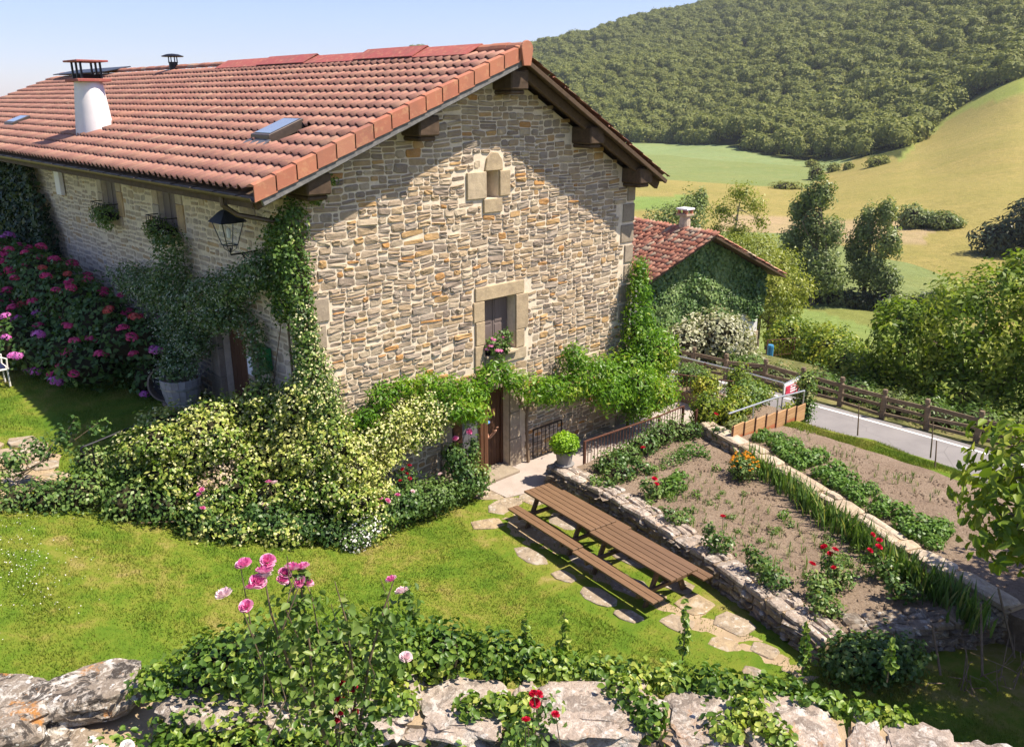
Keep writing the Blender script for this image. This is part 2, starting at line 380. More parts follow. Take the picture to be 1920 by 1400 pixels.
c = m.mix(m.attr(), m.mix(.35, c, (.05,.10,.008)), m.mix(.30, c, (.36,.42,.07)))
m.col(c); t = m.n('ShaderNodeBsdfTranslucent'); m.l(c, t.inputs[0]); mx = m.n('ShaderNodeMixShader'); mx.inputs[0].default_value = .3
m.l(m.b.outputs[0], mx.inputs[1]); m.l(t.outputs[0], mx.inputs[2]); m.l(mx.outputs[0], m.out.inputs[0]); M_blade = m.m
m = Mt('garden soil', .97, .05); n1 = m.noise(1.3, 6, .65); n2 = m.noise(14, 6, .75)
c = m.ramp(n1, [(.3, (.27,.195,.14)), (.7, (.37,.28,.205))]); c = m.mix(m.math('MULTIPLY', m.fr(n2, .45, .7), .6), c, (.135,.088,.056))
c = m.mix(m.math('MULTIPLY', m.fr(m.noise(30, 3, .5), .62, .68), .7), c, (.42,.35,.27)); m.col(c)
m.bump(m.math('ADD', n2, m.math('MULTIPLY', m.noise(45, 4, .7), .4)), 1.0, .08); M_soil = m.m
m = Mt('dry verge', .95, .05); c = m.ramp(m.noise(1.1, 6, .7, .5), [(.3, (.07,.075,.03)), (.5, (.15,.15,.055)), (.7, (.27,.22,.11))]); m.col(c); m.bump(m.noise(25, 5, .7), .8, .04); M_dryverge = m.m
m = Mt('asphalt', .9, .2); c = m.ramp(m.noise(.8, 5), [(.3, (.20,.185,.18)), (.7, (.27,.25,.24))]); c = m.mix(m.math('MULTIPLY', m.noise(120, 2), .4), c, (.13,.12,.12))
vn = m.voro(.55, 'DISTANCE_TO_EDGE'); c = m.mix(m.fr(vn.outputs['Distance'], .007, .0), c, (.16,.15,.145)); m.col(c); m.bump(m.noise(150, 2), .3, .005); M_road = m.m
m = Mt('terrace concrete', .9, .15); c = m.ramp(m.noise(1.6, 6, .65), [(.3, (.35,.29,.25)), (.7, (.44,.37,.325))]); m.col(m.mix(m.math('MULTIPLY', m.fr(m.noise(25, 4), .5, .7), .4), c, (.30,.25,.22)))
m.bump(m.noise(60, 3), .3, .006); M_terr = m.m
m = Mt('dry earth', .95, .05); c = m.ramp(m.noise(1.8, 6, .65), [(.3, (.30,.22,.14)), (.7, (.45,.34,.22))]); m.col(c); m.bump(m.noise(30, 5, .7), .7, .03); M_earth = m.m
m = Mt('valley ground', .95, .05); va = m.n('ShaderNodeAttribute', attribute_name='field').outputs['Color']
c = m.mix(m.math('MULTIPLY', m.fr(m.noise(.045, 7, .7, 1.0, (1, 1, .2)), .42, .66), .50), va, m.mix(.55, va, (.10,.15,.02)))
c = m.mix(m.math('MULTIPLY', m.fr(m.noise(.11, 6, .7, .5), .5, .7), .35), c, m.mix(.55, va, (.46,.34,.13)))
c = m.mix(m.math('MULTIPLY', m.fr(m.noise(.5, 6, .8), .44, .66), .55), c, m.mix(.6, va, (.07,.08,.02)))
c = m.mix(m.math('MULTIPLY', m.fr(m.noise(.028, 8, .72, 1.5, (1, .35, .2)), .46, .62), .40), c, m.mix(.5, va, (.20,.20,.05)))
m.col(c); m.bump(m.noise(.9, 6, .75), .8, .5); M_valley = m.m

# ------------------------------------------------------------------ foliage builders
def unit(n, rng):
    u = rng.normal(size=(n, 3)); return u / np.linalg.norm(u, axis=1)[:, None]

def leaf_mesh(P, N, L, W, rng, up=.35, jit=.8, fold=.25, six=False, droop=None):
    """one bent leaf at each point; returns V, F (quads)"""
    n = len(P); N = N + rng.normal(size=(n, 3)) * jit * .6 + np.array([0, 0, up]); N /= np.linalg.norm(N, axis=1)[:, None] + 1e-9
    T = rng.normal(size=(n, 3))
    if droop is not None: T = T * (1 - abs(droop)) + np.array([0, 0, -1.0]) * droop
    A = T - (T * N).sum(1)[:, None] * N; A /= np.linalg.norm(A, axis=1)[:, None] + 1e-9
    B = np.cross(N, A)
    L = (np.asarray(L) * rng.uniform(.7, 1.25, n))[:, None]; W = (np.asarray(W) * rng.uniform(.75, 1.2, n))[:, None]
    if six:
        V = np.stack([P - A*L*.5, P - A*L*.12 + B*W*.5 + N*W*fold, P + A*L*.22 + B*W*.42 + N*W*fold, P + A*L*.5 - N*L*.10,
                      P + A*L*.22 - B*W*.42 + N*W*fold, P - A*L*.12 - B*W*.5 + N*W*fold], 1).reshape(-1, 3)
        i = np.arange(n)[:, None] * 6
        F = np.concatenate([i + np.array([[0, 1, 2, 3]]), i + np.array([[0, 3, 4, 5]])])
        return V, F
    V = np.stack([P - A*L*.5, P + B*W*.5 + N*W*fold, P + A*L*.5, P - B*W*.5 + N*W*fold], 1).reshape(-1, 3)
    F = np.arange(n*4).reshape(n, 4)
    return V, F

def blob_pts(blobs, n, rng, shell=.35, lump=.25, freq=1.5, keep=None, up_only=False):
    """points and outward normals spread through the outer shell of a union of ellipsoids"""
    B = np.array(blobs, float); w = (B[:, 3]*B[:, 4] + B[:, 4]*B[:, 5] + B[:, 3]*B[:, 5]); w /= w.sum()
    out_p = []; out_n = []; got = 0
    for _ in range(6):
        k = int((n - got) * 1.9) + 50; idx = rng.choice(len(B), k, p=w); u = unit(k, rng)
        if up_only: u[:, 2] = np.abs(u[:, 2])
        c = B[idx, :3]; r = B[idx, 3:]
        nz = snoise(c * 3.7 + u * 2.2, freq, 11, 3)
        rr = (1 - shell * rng.random(k) ** 1.6) * (1 + lump * nz)
        P = c + u * r * rr[:, None]; N = u / r; N /= np.linalg.norm(N, axis=1)[:, None]
        ok = np.ones(k, bool)
        for j in range(len(B)):
            d = np.linalg.norm((P - B[j, :3]) / B[j, 3:], axis=1); ok &= ~((d < .70) & (idx != j))
        if keep is not None: ok &= keep(P)
        out_p.append(P[ok]); out_n.append(N[ok]); got += int(ok.sum())
        if got >= n: break
    P = np.concatenate(out_p)[:n]; N = np.concatenate(out_n)[:n]
    return P, N

def clump_rnd(P, rng, freq=1.2, spread=.55, hi=0):
    return np.clip(.5 + spread * snoise(P, freq, 5, 2) * .6 + rng.normal(size=len(P)) * .2 + hi, 0, 1)

def foliage(name, mat, P, N, L, W, rng, parent=None, six=False, cf=1.2, hi=0, **k):
    V, F = leaf_mesh(P, N, L, W, rng, six=six, **k)
    r = clump_rnd(P, rng, cf, hi=hi); r = np.concatenate([r, r]) if six else r
    return obj(name, np_mesh(name, V, F, mat, rnd=r), parent)

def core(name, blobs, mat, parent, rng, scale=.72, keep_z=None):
    """solid inner blobs of a dense shrub, mostly dark to paint the shade inside"""
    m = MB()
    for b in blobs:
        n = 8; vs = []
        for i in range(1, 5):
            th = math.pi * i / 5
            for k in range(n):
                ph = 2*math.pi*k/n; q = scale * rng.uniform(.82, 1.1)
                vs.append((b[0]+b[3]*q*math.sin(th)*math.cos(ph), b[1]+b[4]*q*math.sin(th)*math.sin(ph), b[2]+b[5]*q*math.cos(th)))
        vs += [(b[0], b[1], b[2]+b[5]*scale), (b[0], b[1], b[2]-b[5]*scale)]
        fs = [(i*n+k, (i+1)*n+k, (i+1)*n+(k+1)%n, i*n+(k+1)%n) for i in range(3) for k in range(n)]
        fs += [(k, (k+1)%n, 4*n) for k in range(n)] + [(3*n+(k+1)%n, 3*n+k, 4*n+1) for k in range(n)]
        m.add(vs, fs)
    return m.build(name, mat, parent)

def path_blobs(pts, step=.25):
    """blobs strung along a polyline of (x,y,z,rx,ry,rz)"""
    out = []
    for a, b in zip(pts[:-1], pts[1:]):
        a = np.array(a, float); b = np.array(b, float); k = max(1, int(np.linalg.norm(b[:3]-a[:3]) / step))
        for i in range(k): out.append(a + (b-a)*i/k)
    out.append(np.array(pts[-1], float)); return np.array(out)

def stems(name, segs, mat, parent, n=5):
    m = MB()
    for pts, r in segs: m.tube(pts, r, n)
    return m.build(name, mat, parent)

def rose_mesh(name, mat, rng, r=.05):
    """double rose: four whorls of cupped petals"""
    V = []; F = []; rn = []
    for ring, (k, rr, h, open_) in enumerate(((4, .22, .62, .15), (5, .45, .60, .45), (6, .70, .48, .8), (6, .92, .25, 1.05), (7, 1.0, -.05, 1.1))):
        for i in range(k):
            a = 2*math.pi*(i + .5*ring + rng.uniform(-.2, .2)) / k; d = np.array([math.cos(a), math.sin(a), 0]); t = np.array([-d[1], d[0], 0])
            b0 = d*rr*.25; w = rr * 5.2 / k; z1 = h + rng.uniform(-.06, .06)
            p = [b0 - t*w*.2 + [0, 0, -.35], b0 + t*w*.2 + [0, 0, -.35], d*rr + t*w*.55 + [0, 0, z1*.6], d*rr*1.05 + [0, 0, z1], d*rr - t*w*.55 + [0, 0, z1*.6]]
            b = len(V); V += [tuple(np.array(q)*r) for q in p]; F.append(tuple(range(b, b+5))); rn.append(rng.random()*.6 + .4*(ring >= 3))
    return np_mesh(name, V, F, mat, rnd=rn)

def head_mesh(name, mat, rng, r=.1):
    """mop head of many florets"""
    u = unit(90, rng); u[:, 2] = np.abs(u[:, 2])*1.0 - .15; P = u * np.array([r, r, r*.75])
    V, F = leaf_mesh(P, u, r*.42, r*.42, rng, up=0, jit=.35, fold=.1)
    return np_mesh(name, V, F, mat, rnd=rng.random(len(F)))

# ------------------------------------------------------------------ ground
def lawn_h(x, y):
    x = np.asarray(x, float); y = np.asarray(y, float)
    s = -.8*x + .45*y
    base = 2.0 * sstep(-3.0, 7.5, s)
    d = .56*x + .83*(y - .9)
    step = 2.0 * sstep(-.15, .15, d) * sstep(-4.3, -3.2, x)
    h = np.where(x < 1.5, np.maximum(base, step), base)
    flat = sstep(.6, 2.6, x) * (y < 1.2)          # level ground by the gable door and tables
    return h * (1 - flat)

def sheet(name, poly, zfun, mat, res=.35, skirt=0.0, label=None, kind='structure', bumpz=0.0, seed=3, parent=None):
    """ground sheet: grid clipped to a polygon, draped on zfun, with a vertical skirt round its rim"""
    P = np.array(poly, float); n = len(P)
    rim = []
    for i in range(n):
        a, b = P[i], P[(i+1) % n]; k = max(1, int(np.linalg.norm(b-a)/res))
        rim += [a + (b-a)*j/k for j in range(k)]
    rim = np.array(rim)
    lo, hi = P.min(0), P.max(0)
    gx, gy = np.meshgrid(np.arange(lo[0]+res*.5, hi[0], res), np.arange(lo[1]+res*.5, hi[1], res)); g = np.stack([gx.ravel(), gy.ravel()], 1)
    ins = np.zeros(len(g), bool)
    for i in range(n):
        a, b = P[i], P[(i+1) % n]
        cr = ((a[1] > g[:, 1]) != (b[1] > g[:, 1]))
        xi = (b[0]-a[0])*(g[:, 1]-a[1])/((b[1]-a[1]) if abs(b[1]-a[1]) > 1e-9 else 1e-9)+a[0]
        ins ^= cr & (g[:, 0] < xi)
    g = g[ins]
    dmin = np.full(len(g), 9.)
    for i in range(0, len(rim)): dmin = np.minimum(dmin, np.hypot(g[:, 0]-rim[i, 0], g[:, 1]-rim[i, 1]))
    g = g[dmin > res*.55]
    from mathutils.geometry import delaunay_2d_cdt
    pts = [Vector(p) for p in np.concatenate([rim, g])]
    m = len(rim); edges = [(i, (i+1) % m) for i in range(m)]
    vo, eo, fo, *_ = delaunay_2d_cdt(pts, edges, [list(range(m))], 1, 1e-5)
    xy = np.array([(v.x, v.y) for v in vo]); z = zfun(xy[:, 0], xy[:, 1])
    if bumpz: z = z + bumpz * snoise(xy, 1.6, seed, 3)
    V = [(x, y, q) for (x, y), q in zip(xy, z)]; F = [tuple(f) for f in fo]
    if skirt:
        zr = zfun(rim[:, 0], rim[:, 1]); b = len(V)
        if bumpz: zr = zr + bumpz * snoise(rim, 1.6, seed, 3)
        for i in range(m): V.append((rim[i, 0], rim[i, 1], zr[i]))
        for i in range(m): V.append((rim[i, 0], rim[i, 1], -skirt))
        F += [(b+i, b+(i+1) % m, b+m+(i+1) % m, b+m+i) for i in range(m)]
    me = np_mesh(name, V, F, mat, smooth=False)
    me.polygons.foreach_set('use_smooth', np.array([len(f) == 3 for f in F]))
    o = obj(name, me, parent)
    if kind: tag(o, label, None, None, kind)
    return o

# valley: one polar height field from the road out to the wooded hill
AZ = [-60, 10, 30, 35, 37.3, 40, 43.3, 53.3, 62, 68, 73, 85, 140]
RR = [9, 24, 45, 70, 95, 115, 165, 220, 290, 380, 480, 700, 1000, 1500, 3000]
ZT = {9:   [-3.2]*13, 24: [-2.6]*13,
      45:  [-4]*6 + [-3.9]*6 + [-4], 70: [-6]*6 + [-9.5]*5 + [-9, -6], 95: [-8]*6 + [-13.3]*4 + [-13, -12, -8],
      115: [-10]*6 + [-15.5, -15.5, -15.5, -14.8, -14, -13, -10],
      165: [-12]*6 + [-14.5, -14.5, -14.7, -13.6, -12.6, -11, -8],
      220: [-12]*6 + [-14, -14, -14, -11, -8, -5, -2],
      290: [-12]*6 + [-14, -14, -14, -7, 0, 5, 6],
      380: [-12]*6 + [-14, -14, -14, -3.5, 14, 22, 20],
      480: [-12]*6 + [-14, -13, 2, 18, 35, 48, 40],
      700: [-8, -8, -4, 0, 6, 4, 16, 36, 56, 75, 92, 105, 90],
      1000: [0, 0, 8, 25, 56, 36, 56, 92, 128, 150, 172, 188, 160],
      1500: [0, 0, 0, 10, 20, 20, 30, 70, 90, 110, 130, 140, 120], 3000: [-10]*13}
ZZ = np.array([ZT[r] for r in RR], float)
def interp1(x, xs, m=True):
    xs = np.array(xs, float); i = np.clip(np.searchsorted(xs, x) - 1, 0, len(xs)-2); t = np.clip((x - xs[i])/(xs[i+1]-xs[i]), 0, 1)
    return i, (t*t*(3-2*t)*.5 + t*.5)
def valley_z(x, y):
    dx = np.asarray(x, float) - CAM[0]; dy = np.asarray(y, float) - CAM[1]
    r = np.hypot(dx, dy); az = np.degrees(np.arctan2(dx, dy))
    i, t = interp1(az, AZ); j, u = interp1(np.log(np.maximum(r, 9.01)), np.log(RR))
    z = (ZZ[j, i]*(1-t) + ZZ[j, i+1]*t)*(1-u) + (ZZ[j+1, i]*(1-t) + ZZ[j+1, i+1]*t)*u
    return z + 0.004*np.minimum(r, 400)*snoise(np.stack([dx, dy], -1).reshape(-1, 2), .012, 4, 3).reshape(np.shape(r))*(r > 130)
FEAZ = [25, 40, 46, 53.3, 57.5, 61, 64.6, 67.2, 67.9, 69.4, 71.3, 73.2, 78, 90, 140]   # lower edge of the wood
FER = [600, 545, 505, 463, 406, 356, 325, 297, 335, 385, 388, 382, 380, 390, 400]
def polar(x, y):
    dx = np.asarray(x, float) - CAM[0]; dy = np.asarray(y, float) - CAM[1]
    return np.hypot(dx, dy), np.degrees(np.arctan2(dx, dy))
def field_col(x, y):
    r, az = polar(x, y); P = np.stack([x, y], 1); c = np.zeros((len(r), 3)); c[:] = (.13, .17, .04)
    j = 2.2*snoise(P, .03, 2, 3); j2 = snoise(P, .01, 6, 3)
    def put(mask, col): c[mask] = col
    rb = 103 - 3.2*np.maximum(az-62, 0) + 3*j
    put((r > 52) & (r < rb), (.21, .27, .08))
    put((r >= rb) & (r < rb + 26 + 6*j), (.21, .22, .065))
    put((r >= rb + 22 + 8*j), (.31, .25, .085))
    put((r > 150 + 3*j) & (r < 178 + 3*j) & (az > 57) & (az < 68.5 + j), (.40, .29, .17))
    put((r > 184) & (r < 212 + 3*j) & (az < 56 + .3*j), (.20, .275, .075))
    put((r > 232 + 3*j) & (r < 296) & (az < 61.5), (.32, .26, .09))
    edge = 268 + (az - 61.5)*17 + 4*j
    put((r > np.where(az < 61.5, 294 + 3*j, edge)) & (az < 68), (.22, .28, .12))
    put((r > 325) & (az > 66.9) & (r > 300 + (az-66.9)*24 + 20*j2), (.34, .25, .075))
    fe = np.interp(az, FEAZ, FER)
    put((az > 67.2) & (r > fe - 24 - 8*j) & (r < fe), (.27, .30, .075))
    put(r > fe - 2, (.035, .045, .015))
    return c
na, nr = 300, 240
azg = np.radians(np.concatenate([np.linspace(-60, 34, 30), np.linspace(34.3, 84, 250), np.linspace(85, 140, 20)]))
rg = np.exp(np.linspace(np.log(9.), np.log(3000.), nr))
A_, R_ = np.meshgrid(azg, rg); vx = CAM[0] + R_*np.sin(A_); vy = CAM[1] + R_*np.cos(A_)
vz = valley_z(vx.ravel(), vy.ravel())
nA = len(azg)
ii = (np.arange(nr-1)[:, None]*nA + np.arange(nA-1)[None]).ravel()
F = np.stack([ii, ii+1, ii+nA+1, ii+nA], 1)
me = np_mesh('terrain', np.stack([vx.ravel(), vy.ravel(), vz], 1), F[:, ::-1].copy(), M_valley, smooth=True)
fc = field_col(vx.ravel(), vy.ravel()); ca = me.color_attributes.new('field', 'FLOAT_COLOR', 'POINT')
ca.data.foreach_set('color', np.concatenate([fc, np.ones((len(fc), 1))], 1).astype(np.float32).ravel())
tag(obj('terrain', me), 'valley of meadows and fields rising to the wooded hill', kind='structure')
big = MB(); big.add([(-3100, -3100, -14), (3100, -3100, -14), (3100, 3100, -14), (-3100, 3100, -14)], [(0, 1, 2, 3)])
o = big.build('plain', M_valley); ca = o.data.color_attributes.new('field', 'FLOAT_COLOR', 'POINT')
ca.data.foreach_set('color', np.tile(np.array([.2, .24, .09, 1], np.float32), 4)); tag(o, 'distant plain reaching the horizon', kind='structure')

# garden levels
lawn_poly = [(-16, -7.2), (-7.6, -6.6), (-6.2, -7.4), (-1.6, -13.1), (9.6, -20), (9.6, 1.2), (-.02, 1.2), (-.02, 30), (-16, 32)]
sheet('lawn', lawn_poly, lawn_h, M_lawn, .3, 3.2, 'mown lawn with straw coloured patches', bumpz=.02)
terr_poly = [(4.2, -.02), (4.2, -1.25), (6.1, -1.8), (12.7, -1.8), (12.7, -.02)]
sheet('terrace', terr_poly, lambda x, y: 0*x + .03, M_terr, .5, 3.2, 'pale concrete terrace along the gable foot')
bed_lo = [(5.5, -1.78), (10.1, -1.8), (9.95, -2.4), (7.3, -10.5), (7.0, -11.1), (4.15, -9.4), (3.95, -9.2), (4.7, -6.1), (5.3, -3.5)]
bed_lo_z = lambda x, y: .43 + 0*x
sheet('vegetable_bed', bed_lo, bed_lo_z, M_soil, .14, 1.0, 'lower bed of bare brown soil beside the lichened wall', bumpz=.035)
bed_hi = [(10.1, -3.72), (12.4, -3.72), (12.5, -5.0), (12.4, -7.0), (12.1, -8.5), (11.6, -11), (10.4, -13.5), (6.6, -13.2), (6.6, -11.4), (6.75, -11.0), (7.35, -9.5), (8.2, -7.6), (9.4, -5.0)]
def bed_hi_z(x, y): return .62 - .30*sstep(9.5, 13.2, np.asarray(x) - .25*(np.asarray(y)+3.7)*0)
sheet('potato_bed', bed_hi, bed_hi_z, M_soil, .16, 3.2, 'upper bed of brown soil above the kerb wall', bumpz=.035)
strip = [(12.42, -3.7), (13.6, -3.3), (14.0, -4.2), (14.08, -5.8), (13.88, -7.3), (13.6, -8.2), (12.6, -10.6), (11.0, -13.6), (10.45, -13.4), (11.55, -11), (12.15, -8.5), (12.45, -7.0), (12.55, -5.0)]
def strip_z(x, y): return .30 + .03*np.sin(np.asarray(y)*3) - .34*sstep(12.8, 14.0, np.asarray(x) + .10*np.maximum(-np.asarray(y)-7, 0)*2.2)
sheet('grass_verge', strip, strip_z, M_lawn, .2, 3.2, 'strip of grass between the potato bed and the road', bumpz=.05)
bank = [(13.62, -3.2), (14.32, -3.0), (17.6, -1.0), (17.9, -8.0), (16.5, -14.0), (11.05, -13.9), (12.7, -10.6), (13.7, -8.2), (13.97, -7.3), (14.17, -5.8), (14.1, -4.2)]
sheet('bank', bank, lambda x, y: -.06 - 2.1*sstep(13.7, 14.9, x + .15*np.maximum(-y-7, 0)*1.6), M_lawn, .35, 3.4, 'grass bank falling to the road', bumpz=.06)
herb = [(10.15, -1.82), (12.7, -1.82), (12.72, -.0), (14.5, 1.5), (17.6, 1.5), (17.6, -1.0), (14.32, -3.0), (13.42, -3.68), (10.1, -3.68)]
sheet('herb_bed', herb, lambda x, y: .38 - 2.3*sstep(13.2, 17.6, x), M_soil, .25, 3.4, 'steep planted bank between terrace and road', bumpz=.05)
# road: a ribbon with a painted edge line, curving away behind the terrace
road_c = [(18.6, -22), (18.75, -14), (18.9, -9), (19.15, -5.5), (19.25, -2), (19.2, 2), (18.9, 6), (18.6, 10), (18.9, 15), (20.5, 22), (24, 32), (30, 44)]
def ribbon(name, line, off0, off1, z, mat, thick=0, parent=None, label=None):
    L = np.array(line, float); s = np.linspace(0, len(L)-1, (len(L)-1)*5+1); k = np.clip(s.astype(int), 0, len(L)-2); t = (s-k)[:, None]
    p0, p1, p2, p3 = L[np.clip(k-1, 0, 99)], L[k], L[k+1], L[np.clip(k+2, 0, len(L)-1)]
    C = .5*((2*p1) + (-p0+p2)*t + (2*p0-5*p1+4*p2-p3)*t*t + (-p0+3*p1-3*p2+p3)*t**3)
    d = np.gradient(C, axis=0); d /= np.linalg.norm(d, axis=1)[:, None]; nn = np.stack([d[:, 1], -d[:, 0]], 1)
    a = C + nn*off0; b = C + nn*off1
    V = [(*p, z) for p in a] + [(*p, z) for p in b]; n = len(C)
    F = [(i, i+n, i+n+1, i+1) for i in range(n-1)]
    if thick:
        V += [(*p, z-thick) for p in a] + [(*p, z-thick) for p in b]
        F += [(i, i+1, i+1+2*n, i+2*n) for i in range(n-1)] + [(i+n, i+3*n, i+3*n+1, i+n+1) for i in range(n-1)]
    o = obj(name, np_mesh(name, V, F, mat), parent)
    return tag(o, label, None, None, 'structure') if parent is None else o
road = ribbon('road', road_c, -1.75, 1.85, -2.0, M_road, 1.4, label='narrow grey asphalt lane below the garden')
ribbon('edge_line', road_c, 1.42, 1.54, -1.994, M_linew, 0, road)
verge_far = ribbon('roadside_verge', road_c, 1.86, 6.5, -2.06, M_dryverge, 1.5, label='rough grass verge beyond the lane')

# ------------------------------------------------------------------ rubble masonry
def cells(rows, rng, wr, amax, hmax, ratio=(1.7, 3.7)):
    """irregular blocks: chunks of each lift are split again and again at uneven places"""
    out = []
    def split(s0, s1, t0, t1, d):
        w, h = s1-s0, t1-t0; lim = amax*rng.uniform(.30, 1.25)*(1.5 if rng.random() < .10 else 1)
        if d > 7 or (w*h < lim and h < hmax*rng.uniform(.7, 1.1) and w/h < 5.0 and (w/h > 1.0 or rng.random() < .4)) or min(w, h) < .075:
            out.append((s0, s1, t0, t1)); return
        q = rng.uniform(.30, .70)
        if w/h > rng.uniform(*ratio): split(s0, s0+w*q, t0, t1, d+1); split(s0+w*q, s1, t0, t1, d+1)
        else: split(s0, s1, t0, t0+h*q, d+1); split(s0, s1, t0+h*q, t1, d+1)
    for t0, t1, spans in rows:
        for a, b in spans:
            s = a
            while s < b - .03:
                w = min(rng.uniform(*wr), b-s)
                if b-(s+w) < .15: w = b-s
                split(s, s+w, t0, t1, 0); s += w
    return out

def rubble(parent, to3, rows, mat, rng, gap=.011, proud=(.015, .05), nparts=300, wave=.03, wr=(.16, .58), near=None, rough=.4, part='stone', asp=None, splitp=.5, amax=None, hmax=.2, blocks=()):
    """rubble facing: rows = [(t0, t1, [(s0, s1), ...])]; every stone its own faceted solid"""
    st = []
    if amax:
        for c in cells(rows, rng, wr, amax, hmax):
            c = list(c); dead = False
            for b in blocks:
                ox = min(c[1], b[1]) - max(c[0], b[0]); oy = min(c[3], b[3]) - max(c[2], b[2])
                if ox <= 0 or oy <= 0: continue
                if ox*oy > .6*(c[1]-c[0])*(c[3]-c[2]): dead = True; break
                if ox < oy:
                    if c[0] < b[0]: c[1] = b[0]
                    else: c[0] = b[1]
                else:
                    if c[2] < b[2]: c[3] = b[2]
                    else: c[2] = b[3]
            if not dead and c[1]-c[0] > .05 and c[3]-c[2] > .045: st.append(tuple(c))
    for t0, t1, spans in (() if amax else rows):
        h = t1 - t0
        for a, b in spans:
            s = a
            while s < b - .03:
                w = min(rng.uniform(*wr) * (1.0 if rng.random() > .18 else 1.35), b - s)
                if b - (s + w) < .12: w = b - s
                if h > .15 and rng.random() < splitp and w > .12:
                    q = rng.uniform(.38, .62); st += [(s, s+w, t0, t0+h*q), (s, s+w*1.0, t0+h*q, t1)]
                else: st.append((s, s+w, t0, t1))
                s += w
    meshes = []
    for s0, s1, t0, t1 in st:
        w, h = s1-s0-2*gap, t1-t0-2*gap
        if w < .03 or h < .03: continue
        cs, ct = (s0+s1)/2, (t0+t1)/2; c = rng.uniform(.10, .42, 8) * min(w, h); jx = rng.normal(size=8)*.035*min(w, h*1.6)
        x0, x1, y0, y1 = -w/2, w/2, -h/2, h/2; rotp = rng.normal()*.045
        pl = [(x0+c[0], y0), (x1-c[1], y0), (x1, y0+c[2]*.8), (x1, y1-c[3]*.8), (x1-c[4], y1), (x0+c[5], y1), (x0, y1-c[6]*.8), (x0, y0+c[7]*.8)]
        pl = [(x+jx[k]-rotp*y, y+jx[(k+3) % 8]*.8+rotp*x) for k, (x, y) in enumerate(pl)]
        p = rng.uniform(*proud); tilt = rng.normal()*.15, rng.normal()*.22
        V = []
        for sc, d in ((1.0, -.03), (.985, p*.55), (.70, p)):
            for x, y in pl:
                dd = d if d < 0 else max(.004, d + (tilt[0]*x + tilt[1]*y)*.3 + (rng.normal()*rough*p if sc < .9 else 0))
                V.append((x*sc, y*sc, dd))
        V.append((0, 0, p*(1 + rough*rng.normal()*.6)))
        V = [(cs+x, ct+y + wave*math.sin(1.7*(cs+x)+2.3*t0)*.6 + wave*.4*math.sin(4.3*(cs+x)+1.1*t0), d) for x, y, d in V]
        F = [(k, (k+1) % 8, 8+(k+1) % 8, 8+k) for k in range(8)] + [(8+k, 8+(k+1) % 8, 16+(k+1) % 8, 16+k) for k in range(8)] + [(16+k, 16+(k+1) % 8, 24) for k in range(8)]
        W3 = np.array([to3(*v) for v in V]); cen = W3.mean(0)
        size = w*h/np.sum((cen-CAM)**2)
        meshes.append((size, W3, F))
    meshes.sort(key=lambda q: -q[0])
    for size, W3, F in meshes[:nparts]:
        cen = W3.mean(0); me = np_mesh(part, W3 - cen, F, mat); o = bpy.data.objects.new(part, me); S.collection.objects.link(o)
        o.parent = parent
        if parent.get('_w'): o.matrix_parent_inverse = Matrix.Translation(-Vector(parent.location))
        o.location = cen
    if len(meshes) > nparts:
        V = []; F = []; rn = []; b = 0
        for size, W3, f in meshes[nparts:]:
            V.append(W3); F += [tuple(i+b for i in q) for q in f]; b += len(W3); rn += [rng.random()]*len(f)
        o = obj('small_stones', np_mesh('small_stones', np.concatenate(V), F, mat, rnd=rn), parent); o['kind'] = 'stuff'
    return len(meshes)

def make_rows(t0, t1, hr, interval, blocks, rng, slack=.03):
    """courses between t0 and t1; interval(t) -> (s0, s1); blocks = rectangles (s0, s1, t0, t1) to leave free"""
    rows = []; t = t0
    while t < t1:
        h = rng.uniform(*hr); q = min(t+h, t1); a, b = interval((t+q)/2)
        spans = [(a, b)]
        for s0, s1, u0, u1 in blocks:
            if u0 < q - slack and u1 > t + slack:
                new = []
                for x, y in spans:
                    if s1 <= x or s0 >= y: new.append((x, y)); continue
                    if s0 > x + .04: new.append((x, s0))
                    if s1 < y - .04: new.append((s1, y))
                spans = new
        if b > a: rows.append((t, q, spans))
        t = q
    return rows

# ------------------------------------------------------------------ the stone farmhouse
W = 10.06; YE = 30.0; RX = 5.23; RZ = 10.03; OV = .75
EL = (-1.23, 7.50); ER = (10.61, 7.07)                        # eave tile edges (x, z)
mL = (RZ-EL[1])/(RX-EL[0]); mR = (RZ-ER[1])/(ER[0]-RX)
roof_z = lambda x: EL[1] + mL*(x-EL[0]) if x < RX else RZ - mR*(x-RX)
house = thing('stone_farmhouse', 'large stone farmhouse with red tiled roof and sunlit rubble gable', 'house', (0, 0, 0))
WT = .38                                                      # roof build-up above the wall head
gp = [(0, -1.2), (W, -1.2), (W, roof_z(W)-WT), (RX, RZ-WT), (0, roof_z(0)-WT)]
g = MB(); g.prism([(x, 0, z) for x, z in gp], (0, .55, 0)); gable = g.build('gable_wall', M_mortar, house)
DOOR = (3.58, 5.44, 0, 2.25); WIN = (4.65, 5.65, 3.17, 4.51); SMW = (4.74, 5.13, 6.85, 7.46)
cut(gable, [((q[0], -.2, q[2]), (q[1], .75, q[3])) for q in (WIN, SMW)] + [((DOOR[0], -.2, .03), (DOOR[1], .75, DOOR[3]))])
rng = np.random.default_rng(21)
blk = [(4.30, 6.10, 2.80, 4.86), (4.12, 5.5, 6.86, 7.47), (4.60, 5.24, 6.5, 6.86), (4.70, 5.24, 7.47, 7.84), (3.3, 6.0, -1.2, 2.5),
       (2.44, 3.0, 8.20, 8.9), (7.55, 8.1, 7.85, 8.5), (9.5, 10.06, 6.8, 7.4), (4.99, 5.47, 9.14, 9.7)]
